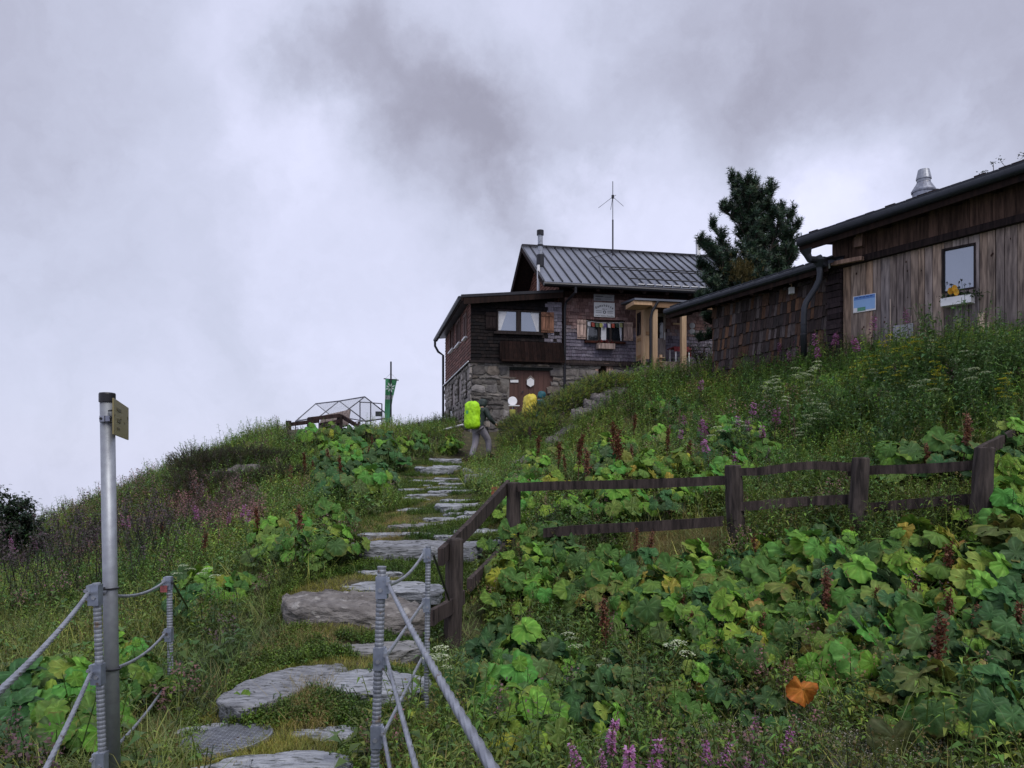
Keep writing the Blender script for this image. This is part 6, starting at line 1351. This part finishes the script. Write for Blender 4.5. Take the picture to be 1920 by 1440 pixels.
for poly, cnt, wts, (s0, s1), desc in REG:
    a = np.array(poly); got = 0; tries = 0
    while got < cnt and tries < cnt*60:
        tries += 1; u, v = random.uniform(a[:, 0].min(), a[:, 0].max()), random.uniform(a[:, 1].min(), a[:, 1].max())
        if not inpoly([u], [v], poly)[0]: continue
        g = gray(u, v+12, 2.6); s = random.uniform(s0, s1); 
        q = pxs(g.x, g.y, g.z)
        if inpoly([q[0]], [q[1]], PATH)[0] or inpoly([q[0]], [q[1]], [(1180, 985), (1375, 985), (1375, 1110), (1180, 1110)])[0] or inpoly([q[0]], [q[1]], [(1590, 930), (1870, 900), (1880, 1085), (1590, 1085)])[0] or inpoly([q[0]], [q[1]], [(815, 1100), (910, 1110), (930, 1310), (815, 1340)])[0]: continue
        if any((g.x-x)**2+(g.y-y)**2 < (.17*s)**2 for x, y in placed): continue
        if abs(g.y-24) > 9.5 or blocked(np.array([g.x]), np.array([g.y]))[0]: pass
        pal = random.choices(PN, wts)[0]; placed.append((g.x, g.y)); got += 1; size = 'large' if s > (s0+s1)/2 else 'smaller'
        ob = place_copy(random.choice(BM[pal]), 'butterbur_plant', (g.x, g.y, g.z-.02), random.uniform(-1, 1), s, 'plant', 'plant', 'broad leaved plants '+desc); LBL.append((ob, size+' '+PD[pal], 'leaved plant', desc, q[0]))
# single showy leaves
def lone(px, py, R, col, nrm, name, label, Y0=2.5, h=.12, edge=None, fw=(0, -1, -.2), fold=.12, holes=0.0):
    g = gtop(px, py, h, Y0); vb = VB(); r_ = random.Random(int(px)); big_leaf(vb, (0, 0, h), nrm, fw, R, col, r_, edge, fold, holes=holes); vb.tube((0, .03, 0), (0, 0, h), .006, .005, (.12, .14, .05), 4)
    o = bpy.data.objects.new(name, plant_mesh(name, vb.arr(), m_broad)); COL.objects.link(o); o.location = g; tag(o, label, 'plant')
lone(1505, 1298, .085, (.50, .17, .03), (.1, -.9, .5), 'orange_leaf', 'bright orange dying leaf standing above the flowers at the bottom', h=.34, edge=(.45, .11, .03), fold=.65)
lone(1330, 1285, .09, (.42, .25, .05), (0, -.6, .8), 'yellow_brown_leaf', 'ragged yellow brown leaf lying low below the middle fence posts', h=.2, edge=(.3, .13, .04), fold=.3, holes=.1)
lone(1690, 1250, .13, (.11, .155, .075), (-.1, -.8, .6), 'holed_leaf', 'big heart shaped green leaf with insect holes', h=.3, holes=.12, fold=.05)
lone(1840, 1258, .11, (.25, .20, .07), (.1, -.5, .8), 'withered_leaf', 'withered ochre leaf with curled edge on the lower slope', h=.32, edge=(.3, .22, .08), fold=.2)
lone(1678, 1385, .13, (.055, .065, .02), (0, -.9, .4), 'dark_hanging_leaf', 'dark olive leaf hanging in front of a hollow at the bottom', h=.22, fold=.06)
lone(1605, 1250, .08, (.16, .18, .04), (0, -.7, .6), 'tipped_leaf', 'green leaf with orange tip on the lower slope', h=.25, edge=(.42, .22, .05), fold=.15)
lone(1205, 1290, .07, (.38, .20, .05), (0, -.7, .6), 'curled_leaf', 'curled rusty leaf near the hollow under the big leaves', h=.16, edge=(.3, .12, .04), fold=.35)
lone(450, 1312, .06, (.15, .24, .04), (-.2, -.7, .7), 'light_leaf', 'light green leaf beside the dark slanting slab', h=.1)
lone(240, 1290, .1, (.10, .19, .04), (0, -.5, .8), 'grass_leaf', 'flat green leaf in the grass beside the sign pole', h=.12)

# ---- dock seed heads
def dock(seed, H=.8):
    r_ = random.Random(seed); vb = VB(); vb.tube((0, 0, 0), (0, 0, H*.6), .009, .007, (.14, .07, .04), 4); vb.tube((0, 0, H*.6), (.02, 0, H), .007, .003, (.16, .065, .04), 4)
    for br in range(7):
        a = r_.uniform(0, 6.28); z0 = H*(.42+.45*br/7); L_ = H*(.28-.02*br); d = Vector((math.cos(a)*.16, math.sin(a)*.16, 1)).normalized()
        for i in range(64):
            t = r_.random(); p = Vector((0, 0, z0))+d*L_*t+Vector((r_.gauss(0, .017), r_.gauss(0, .017), 0)); s_ = r_.uniform(.010, .017); u = Vector((r_.gauss(0, 1), r_.gauss(0, 1), r_.gauss(0, 1))).normalized()*s_; w = u.cross(Vector((.2, .3, 1))).normalized()*s_*.8
            c = r_.choice([(.22, .075, .042), (.17, .06, .035), (.27, .105, .06), (.12, .05, .03), (.25, .125, .07)]); vb.quad(p-u, p+w, p+u, p-w, c)
    for i in range(3): a = r_.uniform(0, 6.28); vb.leaf((0, 0, H*.15*(i+1)), (math.cos(a), math.sin(a), .3), .16, .05, (.10, .13, .04), .5)
    return vb.arr()
DK = [plant_mesh('dock_seed_head', dock(50+i, .8), m_leaf) for i in range(4)]
def put(name, meshes, lst, H, meshH, cat, group, label_fn, smin=2.5):
    for i, q in enumerate(lst):
        px, py = q[0], q[1]; h = q[2] if len(q) > 2 and q[2] else H; g = gtop(px, py, h, smin)
        adj, noun = label_fn(px, py, i); ob = place_copy(random.choice(meshes), name, (g.x, g.y, g.z-.01), random.uniform(0, 6.28), h/meshH, 'plant', cat, group); LBL.append((ob, adj, noun, where(px, py), px))
        if name == 'fireweed_plant': ob.rotation_euler = (random.uniform(-.3, .3), random.uniform(-.3, .3), ob.rotation_euler[2])
        if name == 'fireweed_plant' and py < 860: ob.scale = (ob.scale[0]*1.5, ob.scale[1]*1.5, ob.scale[2])
def where(px, py):
    if px < 320 and py > 1080: return 'by the sign pole and railing'
    if px < 560 and py < 900: return 'on the skyline of the far bank'
    if px < 90: return 'beside the dark shrub at the edge'
    if px < 190: return 'between edge shrub and sign pole'
    if px < 340: return 'on the dark bank behind the sign pole'
    if px < 620: return 'in the clump left of the path'
    if px < 880 and py < 860: return 'on the far bank below the flag'
    if px < 880: return 'beside the upper path'
    if py < 705 and px > 1340: return 'against the shingled shed' if px < 1580 else ('left of the plank hut window' if px < 1760 else 'beyond the plank hut window')
    if py < 800 and px > 1500: return 'in the meadow below the plank hut'
    if py < 860 and px > 1180: return 'in the meadow above the fence'
    if py < 960 and px < 1180: return 'behind the fence corner post'
    if py < 1000: return 'behind the fence rails'
    if px < 1150: return 'between path and lower slope'
    if px < 1500 and py > 1280: return 'at the bottom in the flower patch'
    if py > 1300: return 'at the bottom corner of the slope'
    return 'on the slope before the fence'
put('dock_seed_head', DK, [(1008, 812, .8), (1045, 825, .7), (1082, 808, .9), (1100, 835, .8), (1150, 785, .9), (1166, 800, .95), (1185, 772, .8), (1248, 795, .7), (1185, 830, .5), (1062, 850, .5), (1295, 820, .6), (1802, 770, .75), (1738, 826, .5),
    (1770, 1008, .65), (1750, 1140, .75), (1775, 1100, .6), (1815, 1130, .5), (1722, 1085, .5), (1545, 1060, .6), (1655, 1100, .5), (1140, 1115, .6), (1300, 1140, .4), (1190, 985, .5), (1213, 990, .55), (1420, 1000, .5), (1265, 1110, .45), (1420, 1145, .4), (1872, 860, .4), (1905, 1120, .5), (1412, 1180, .35), (1690, 1110, .4),
    (487, 945, .7), (562, 940, .7), (572, 845, .7), (615, 838, .7), (640, 850, .8), (698, 835, .7), (700, 815, .5), (690, 800, .5), (655, 830, .5), (300, 975, .6), (380, 990, .6), (590, 860, .5), (540, 870, .6), (765, 815, .5), (805, 812, .4), (835, 812, .4), (850, 815, .4), (200, 1190, .4), (1620, 855, .4), (1600, 985, .4)],
    .8, .8, 'dock plant', 'red-brown dock seed heads', lambda px, py, i: ('red brown', 'dock seed head'))
# ---- fireweed
def fireweed(seed, H=.9, flower=True):
    r_ = random.Random(seed); vb = VB(); tip = Vector((r_.uniform(-.06, .06), r_.uniform(-.06, .06), H)); vb.tube((0, 0, 0), tip, .006, .002, (.12, .07, .05), 4)
    for i in range(34): t = .1+.58*i/34; a = i*2.4; vb.leaf(tip*t, (math.cos(a), math.sin(a), .25), .10*(1.1-t*.6), .018, tuple(x*r_.uniform(.8, 1.2) for x in (.05, .09, .035)), .5)
    for i in range(44 if flower else 16):
        t = .68+.24*i/44 if flower else .68+.3*i/16; a = i*2.4; d = Vector((math.cos(a), math.sin(a), .2)); q = tip*t+d*.045*(1.35-t)*r_.uniform(.5, 1.25)+Vector((0, 0, r_.uniform(-.015, .015)))
        if flower and r_.random() < .38: continue
        if flower:
            c = r_.choice([(.56, .20, .48), (.46, .16, .40), (.64, .34, .60), (.40, .16, .30)])
            for k in range(3):
                b = k*2.1; e = (d+Vector((math.cos(b)*.8, math.sin(b)*.8, .6*math.sin(b)))).normalized(); vb.leaf(q, e, .026, .022, c, 0)
        vb.tube(tip*t, q, .002, .002, (.3, .08, .14), 3)
    for i in range(14): t = .92+.08*i/14; a = i*2.4; vb.leaf(tip*t, (math.cos(a)*.5, math.sin(a)*.5, 1), .018, .006, (.30, .08, .16), 0)
    return vb.arr()
FW = [plant_mesh('fireweed', fireweed(70+i), m_leaf) for i in range(3)]+[plant_mesh('fireweed', fireweed(75, flower=False), m_leaf)]
put('fireweed_plant', FW, [(1307, 708, .9), (1249, 752, .8), (1264, 768, .8), (1276, 762, .8), (1290, 770, .7), (1312, 780, .8), (1323, 784, .8), (1407, 745, .8), (1383, 770, .7), (1447, 755, .9), (1493, 745, .9), (1494, 780, .8), (1340, 812, .7), (1365, 838, .6), (1268, 800, .6), (1418, 780, .7), (1430, 790, .7),
    (1527, 595, 1.0), (1531, 620, 1.0), (1553, 615, 1.0), (1540, 640, .9), (1628, 588, 1.1), (1631, 620, 1.0), (1712, 575, 1.0), (1480, 635, .9), (1460, 640, .8), (1500, 650, .8), (1085, 1430, .4), (1100, 1425, .4), (1108, 1322, .55), (1122, 1326, .5), (1180, 1345, .6), (1200, 1350, .6), (1204, 1375, .5), (1128, 1372, .5), (1146, 1395, .4), (1160, 1400, .4), (1190, 1385, .4),
    (1305, 1360, .5), (1318, 1362, .45), (1345, 1390, .4), (1360, 1395, .45), (1380, 1405, .4), (1410, 1340, .5), (1428, 1340, .5), (1415, 1410, .35), (1395, 1420, .35), (1430, 1430, .3), (1385, 1430, .35), (100, 955, .8), (40, 1000, .8), (85, 1000, .7), (225, 935, .9), (250, 950, .8), (232, 960, .8), (390, 935, .8), (410, 940, .8), (440, 935, .7), (420, 955, .6), (456, 945, .7), (370, 945, .7), (1290, 1380, .4), (1135, 1345, .5)],
    .8, .9, 'fireweed', 'pink fireweed spikes', lambda px, py, i: ('purple', 'fireweed spike'))
# ---- white umbels, yellow ragwort
def umbel(seed, H, cols, yellow=False):
    r_ = random.Random(seed); vb = VB(); tips = []
    vb.tube((0, 0, 0), (0, 0, H*.6), .006, .004, (.08, .13, .04), 4)
    for i in range(14): a = i*2.4; vb.leaf((0, 0, H*(.1+.5*i/14)), (math.cos(a), math.sin(a), .4), .13, .05, tuple(x*r_.uniform(.8, 1.25) for x in (.065, .13, .03)), .4)
    for k in range(3 if not yellow else 5):
        a = r_.uniform(0, 6.28); e = Vector((math.cos(a)*.10*(k > 0), math.sin(a)*.10*(k > 0), H*(1-.08*k))); vb.tube((0, 0, H*.6), e, .004, .003, (.09, .14, .04), 3)
        for i in range(70 if not yellow else 30):
            an = r_.uniform(0, 6.28); r = .085*math.sqrt(r_.random())*(1 if not yellow else .8); p = e+Vector((math.cos(an)*r, math.sin(an)*r, .02-r*r*3+r_.uniform(-.004, .006))); s_ = .009 if not yellow else .012; b = r_.uniform(0, 3)
            u = Vector((math.cos(b)*s_, math.sin(b)*s_, r_.uniform(-.3, .3)*s_)); w = Vector((-math.sin(b)*s_, math.cos(b)*s_, r_.uniform(-.5, .5)*s_)); vb.quad(p-u, p+w, p+u, p-w, r_.choice(cols))
    return vb.arr()
UM = [plant_mesh('umbel', umbel(90+i, .8, [(.58, .62, .40), (.68, .70, .54), (.48, .56, .30)]), m_leaf) for i in range(3)]
YE = [plant_mesh('ragwort', umbel(95+i, .8, [(.62, .52, .03), (.50, .45, .04), (.25, .30, .04)], True), m_leaf) for i in range(2)]
put('umbel_plant', UM, [(1540, 678, .8), (1520, 690, .8), (1505, 700, .8), (1483, 690, .9), (1462, 705, .8), (1450, 712, .8), (1432, 715, .8), (1425, 725, .7), (1455, 728, .7), (1518, 732, .7), (1530, 750, .7), (1532, 758, .7), (1465, 745, .7), (1540, 768, .7), (1515, 778, .7), (1635, 695, .7), (1500, 803, .6), (1735, 640, .8), (1840, 690, .8),
    (1265, 1200, .5), (1075, 1190, .5), (1160, 1255, .3), (835, 1212, .5), (820, 1228, .4), (1740, 712, .8), (1815, 660, .7), (1380, 790, .7), (1350, 800, .7), (1130, 1235, .3), (345, 1060, .5), (400, 1065, .5)],
    .8, .8, 'umbel flower', 'cream white umbel flowers', lambda px, py, i: ('cream white', 'umbel flower'))
put('ragwort_plant', YE, [(1675, 628, .9), (1655, 640, .8), (1700, 636, .9), (1715, 640, .9), (1745, 645, .8), (1610, 682, .7), (1630, 670, .8), (1680, 688, .8), (1690, 690, .8), (1750, 680, .8), (1755, 695, .8), (1880, 710, .7), (1895, 700, .7), (1765, 690, .7), (1640, 668, .8), (950, 985, .4), (960, 1000, .4)],
    .8, .8, 'yellow flower', 'yellow ragwort flowers', lambda px, py, i: ('yellow', 'ragwort flower'))
# ---- taller herb bushes by the huts and on the skyline
BS = [plant_mesh('herb_bush', forb(100+i, 12, .8, .11, .04, [(.085, .16, .045), (.11, .20, .045), (.07, .13, .04)], 16, .13), m_leaf) for i in range(4)]
SK = [plant_mesh('skyline_stalks', forb(110+i, 5, .7, .05, .014, [(.045, .06, .035), (.06, .05, .045)], 12, .12, top=top_spray([(.10, .06, .08), (.07, .06, .05)], 20, .03, .012)), m_leaf) for i in range(3)]
lst = [(random.uniform(1380, 1920), 0, random.uniform(.6, 1.0)) for _ in range(75)]
lst = [(x, (672-(x-1380)*.13)+random.uniform(-12, 90), h) for x, _, h in lst]+[(1780, 575, 1.3), (1790, 560, 1.35), (1770, 590, 1.2), (1835, 600, 1.2), (1850, 590, 1.1), (1690, 600, 1.0), (1910, 585, .9)]
put('herb_bush', BS, lst, .8, .8, 'herb bush', 'tall leafy herbs near the huts', lambda px, py, i: ('leafy green', 'herb bush'))
lst = []
for i in range(96):
    t = random.random() if i < 64 else random.random()*.36; x = 10+t*830; ysky = np.interp(x, [0, 120, 250, 330, 360, 430, 540, 660, 760, 840], [985, 965, 935, 905, 880, 845, 792, 790, 800, 796]); lst.append((x, ysky+random.uniform(-6, 14), random.uniform(.4, .7) if x > 330 else random.uniform(.7, 1.1)))
put('withered_plant', SK, lst, .6, .7, 'withered plant', 'withered stalks along the skyline', lambda px, py, i: ('withered', 'stalk plant'), smin=9)

relabel()
# ---- woody plants
def sprig_cloud(centers, n, L, cols, r_, kind='juniper'):
    vb = VB()
    for i in range(n):
        c, ext, wgt = r_.choices(centers, [q[2] for q in centers])[0]; d = Vector((r_.gauss(0, 1), r_.gauss(0, 1), r_.gauss(0, .8)+.25)).normalized(); rr = r_.uniform(.55, 1.0)+r_.gauss(0, .08)
        p = Vector(c)+Vector((d.x*ext[0], d.y*ext[1], d.z*ext[2]))*rr; g = (d+Vector((r_.gauss(0, .4), r_.gauss(0, .4), .5+r_.gauss(0, .3)))).normalized(); col = r_.choice(cols); k = r_.uniform(.7, 1.3)*(1.25 if d.z > .3 else .8); col = tuple(x*r_.uniform(.75, 1.25) for x in col)
        for j in range(9):
            t = j/9; a = j*2.4; e = (g+Vector((math.cos(a), math.sin(a), .2))*.9).normalized(); vb.tri(p+g*L*t-e.cross(g)*.006, p+g*L*t+e.cross(g)*.006, p+g*L*t+e*L*.45, col)
        vb.tube(p, p+g*L, .004, .002, (.06, .045, .03), 3)
    return vb
def tree_obj(name, loc, label, cat, parts):
    t = thing(name, loc, label, cat)
    for nm, vb, m in parts:
        me = plant_mesh(nm, vb.arr(), m); o = bpy.data.objects.new(nm, me); COL.objects.link(o); o.parent = t; o.location = (0, 0, 0)
        co = np.empty(len(me.vertices)*3, np.float32); me.vertices.foreach_get('co', co); co = co.reshape(-1, 3)-np.array(loc, np.float32); me.vertices.foreach_set('co', co.ravel()); me.update()
    return t
r_ = random.Random(5); cs = []
for px, py, Y, ex, ez in ((960, 800, 20.8, .35, .16), (985, 792, 20.6, .45, .22), (1012, 782, 20.4, .45, .28), (1040, 768, 20.3, .5, .28), (1066, 752, 20.3, .5, .26), (1092, 738, 20.4, .5, .22), (1120, 722, 20.5, .5, .20), (1146, 715, 20.6, .42, .18), (1175, 718, 20.8, .35, .18), (960, 826, 19.9, .35, .14), (1000, 806, 19.7, .5, .18), (1035, 793, 19.7, .35, .16)):
    c = P(px, py+2, Y); cs.append((c, (ex, .5, ez*1.3), ex))
jl = P(1050, 790, 20.3); jl.z = g1(jl.x, jl.y)
st_ = VB()
for c, e, w in cs: st_.tube((jl.x, jl.y, jl.z-.1), c, .04, .02, (.07, .05, .04), 5)
tree_obj('juniper_shrub', jl, 'long creeping juniper shrub draped over the rocks below the hut', 'juniper', [('stem', st_, m_leaf), ('foliage', sprig_cloud(cs, 8000, .12, [(.24, .32, .05), (.32, .40, .06), (.09, .14, .035), (.38, .44, .08), (.05, .08, .03)], r_), m_leaf)])
# conifer beside the hut
def conifer():
    r_ = random.Random(21); wood = VB(); nee = VB(); Y0 = 21.5
    cols = [(.045, .080, .052), (.055, .095, .06), (.07, .11, .07), (.04, .065, .045), (.085, .125, .075)]
    def shoot(p, d, L, w=1.0, dens=1.0):
        """a twig densely set with needle bundles"""
        p = Vector(p); d = Vector(d).normalized(); n = max(2, int(L/.055*dens))
        for i in range(n):
            t = i/n; q = p+d*L*t+Vector((0, 0, .12*L*t*t)); c = r_.choice(cols); c = tuple(x*r_.uniform(.8, 1.25) for x in c)
            for k in range(9):
                a = r_.uniform(0, 6.28); u = d.cross(Vector((.1, .2, 1))).normalized(); v = d.cross(u); e = (d*.75+u*math.cos(a)+v*math.sin(a)).normalized(); s_ = e.cross(d).normalized()*.010; nee.tri(q-s_, q+s_, q+e*.13*w, c)
    def limb(pts, r0, r1):
        for a, b in zip(pts[:-1], pts[1:]): wood.tube(a, b, r0, (r0+r1)/2, (.05, .038, .032), 5)
    base = P(1412, 600, Y0); base.z = g1(base.x, base.y); top = P(1398, 345, Y0)
    def leader(b, t, rmax, n, droopy=.3, taper=.75, lo=.1):
        b = Vector(b); t = Vector(t); limb([b+(t-b)*i/6+Vector((.03*math.sin(i*2), 0, 0)) for i in range(7)], .05*rmax+.015, .012); shoot(t-Vector((0, 0, .25)), (0, 0, 1), .32, 1.0)
        for i in range(n):
            u = lo+(1-lo)*(i+r_.random())/n; q = b+(t-b)*u; a = r_.uniform(0, 6.28); L_ = rmax*(1-u**1.5*taper)*r_.uniform(.55, 1.1); d = Vector((math.cos(a), math.sin(a), .35+.5*u)).normalized(); e = q+d*L_+Vector((0, 0, .25*L_)); limb([q, q+d*L_*.5, e], .025, .01)
            m = max(3, int(L_/.085))
            for j in range(m):
                v = .2+.8*j/m; s = q+(e-q)*v; for_ = 1
                for k in range(2):
                    an = r_.uniform(0, 6.28); dd = (d+Vector((math.cos(an)*.75, math.sin(an)*.75, .35+r_.uniform(0, .5)))).normalized(); shoot(s, dd, r_.uniform(.14, .30)*(1.1-.2*v))
            shoot(e-d*.1, (d+Vector((0, 0, .7))), .26)
    leader(base, top, 1.0, 90, taper=.70, lo=.25)
    leader(P(1410, 480, Y0+.1), P(1376, 335, Y0+.1), .55, 34, lo=.2); leader(P(1425, 500, Y0), P(1445, 352, Y0), .5, 34, taper=.75)
    leader(P(1430, 520, Y0-.3), P(1466, 392, Y0-.3), .42, 28); leader(P(1440, 540, Y0+.3), P(1482, 400, Y0+.3), .46, 28); leader(P(1450, 560, Y0-.2), P(1494, 420, Y0-.2), .44, 28)
    leader(P(1395, 520, Y0), P(1332, 418, Y0), .22, 14, lo=.3); leader(P(1400, 560, Y0-.4), P(1311, 452, Y0-.3), .40, 28, lo=.25); leader(P(1400, 590, Y0+.3), P(1345, 470, Y0+.3), .55, 36, lo=.1); leader(P(1405, 610, Y0-.5), P(1325, 530, Y0-.4), .55, 36, lo=.1)
    leader(P(1420, 600, Y0-.5), P(1400, 470, Y0-.6), .7, 44, lo=.1); leader(P(1440, 590, Y0), P(1470, 500, Y0), .6, 36, lo=.1); leader(P(1405, 640, Y0-.3), P(1322, 600, Y0-.5), .5, 28, lo=.1); leader(P(1390, 620, Y0+.2), P(1310, 640, Y0-.2), .28, 12, lo=.4); leader(P(1400, 600, Y0-.2), P(1304, 560, Y0-.3), .45, 26, lo=.3); leader(P(1385, 560, Y0), P(1308, 500, Y0), .40, 22, lo=.3); leader(P(1400, 430, Y0), P(1350, 388, Y0), .3, 14, lo=.2); leader(P(1420, 470, Y0+.2), P(1412, 350, Y0+.1), .7, 44, lo=.1); leader(P(1440, 600, Y0+.2), P(1490, 470, Y0+.2), .5, 30, lo=.1)
    t = tree_obj('pine_tree', base, 'dark stone pine with several upright tops between hut and shed', 'pine tree', [('trunk', wood, m_leaf), ('crown', nee, m_leaf)])
    nee = VB(); n_ = VB()
    for i in range(260):
        q = P(1392+r_.gauss(0, 13), 505+r_.gauss(0, 12)+(8 if r_.random() < .3 else 0), Y0-1.0+r_.gauss(0, .2)); c = r_.choice([(.13, .10, .035), (.10, .085, .03), (.16, .12, .04)])
        for k in range(8): e = Vector((r_.gauss(0, 1), r_.gauss(0, 1), r_.gauss(0, 1))).normalized(); s_ = e.cross(Vector((.3, .1, 1))).normalized()*.008; n_.tri(q-s_, q+s_, q+e*.09, c)
    v, tt, c = n_.arr(); me = plant_mesh('withered_branch', (v-np.array(base, np.float32), tt, c), m_leaf); o = bpy.data.objects.new('withered_branch', me); COL.objects.link(o); o.parent = t
conifer()
def leafy_tree(name, loc, tips, label, cat, n, spread, leafL, cols, seed, Htr):
    r_ = random.Random(seed); wood = VB(); cr = VB(); base = Vector(loc)
    for tp in tips:
        tp = Vector(tp); mid = base*.5+tp*.5+Vector((r_.uniform(-.2, .2), 0, 0)); wood.tube(base, mid, .06, .035, (.05, .04, .035), 5); wood.tube(mid, tp, .035, .008, (.05, .04, .035), 5)
        for b in range(16):
            u = r_.uniform(.35, 1); q = (mid*(1-(u-.35)/.65)+tp*((u-.35)/.65)) if u > .35 else mid; d = Vector((r_.gauss(0, 1), r_.gauss(0, 1), r_.uniform(-.1, 1))).normalized(); e = q+d*spread*r_.uniform(.4, 1); wood.tube(q, e, .010, .003, (.05, .04, .035), 3)
            for i in range(n): s = q+(e-q)*r_.uniform(.2, 1.1)+Vector((r_.gauss(0, .04), r_.gauss(0, .04), r_.gauss(0, .04))); dd = Vector((r_.gauss(0, 1), r_.gauss(0, 1), r_.gauss(0, .5)+.1)).normalized(); cr.leaf(s, dd, leafL*r_.uniform(.7, 1.2), leafL*.5, tuple(x*r_.uniform(.7, 1.3) for x in r_.choice(cols)), .3)
    return tree_obj(name, loc, label, cat, [('trunk', wood, m_leaf), ('crown', cr, m_leaf)])
GD = [(.035, .06, .035), (.045, .075, .035), (.03, .05, .03)]
e = P(25, 1060, 13.5); e.z = g1(e.x, e.y)-.1
leafy_tree('elder_shrub', e, [P(20, 925, 13.5), P(35, 940, 13.4), P(5, 945, 13.2), P(60, 975, 13.2), P(30, 990, 13.0), P(-30, 915, 13.6), P(50, 955, 13.2), P(-5, 965, 13.0), P(-60, 950, 13.5), P(70, 1000, 13.3)], 'dark leafy shrub on the bank at the far edge', 'shrub', 30, .42, .085, GD, 3, 1)
e = P(1890, 500, 24.0); e.z = g1(e.x, e.y)
leafy_tree('birch_tree', e, [P(1862, 303, 24), P(1843, 320, 24), P(1885, 310, 24.3), P(1900, 330, 24)], 'thin leaved tree top showing just above the plank hut roof', 'tree', 14, .55, .09, GD, 4, 1)
e = P(1985, 500, 23.0); e.z = g1(e.x, e.y)
leafy_tree('birch_tree', e, [P(1925, 290, 23), P(1950, 270, 23), P(1975, 290, 23.3)], 'dark tree just peeking over the roof at the edge', 'tree', 14, .5, .09, GD, 6, 1)
e = P(1318, 690, 24.2); e.z = g1(e.x, e.y)-.05
leafy_tree('potted_shrub', e, [P(1300, 655, 24.2), P(1322, 648, 24.2), P(1338, 662, 24.0)], 'dark purple leaved shrub beside the porch table', 'shrub', 16, .3, .08, [(.05, .035, .045), (.07, .06, .06), (.10, .11, .04)], 9, 1)
# heather mound overhanging the outcrop
r_ = random.Random(12); cs = []
for px, py, Y, ex, ez in ((345, 905, 15.2, .25, .28), (362, 893, 15.4, .35, .30), (390, 888, 15.6, .4, .22), (420, 880, 15.9, .45, .16), (460, 872, 16.3, .6, .14), (520, 876, 16.8, .6, .12), (350, 935, 14.8, .22, .25), (400, 920, 15.0, .5, .14), (470, 915, 15.0, .6, .12), (530, 905, 15.2, .5, .12)):
    c = P(px, py-13, Y); cs.append((c, (ex*1.1, .5, ez*1.5), ex))
hl = P(400, 930, 15.5); hl.z = g1(hl.x, hl.y)
tree_obj('heather_mound', hl, 'dark heather and moss mound hanging over the flat rock outcrop', 'heather', [('foliage', sprig_cloud(cs, 4200, .14, [(.045, .06, .022), (.055, .075, .025), (.06, .045, .03), (.08, .10, .03)], r_), m_leaf)])
# dark hollow stone at the bottom
slabstone('dark_stone', 1590, 1400, 4.1, .34, .22, .16, 10, 'dark wet stone in the hollow at the bottom of the slope', .10, seed=41, m=m_rock2, group=None, cat='stone', col=(.25, .25, .35))
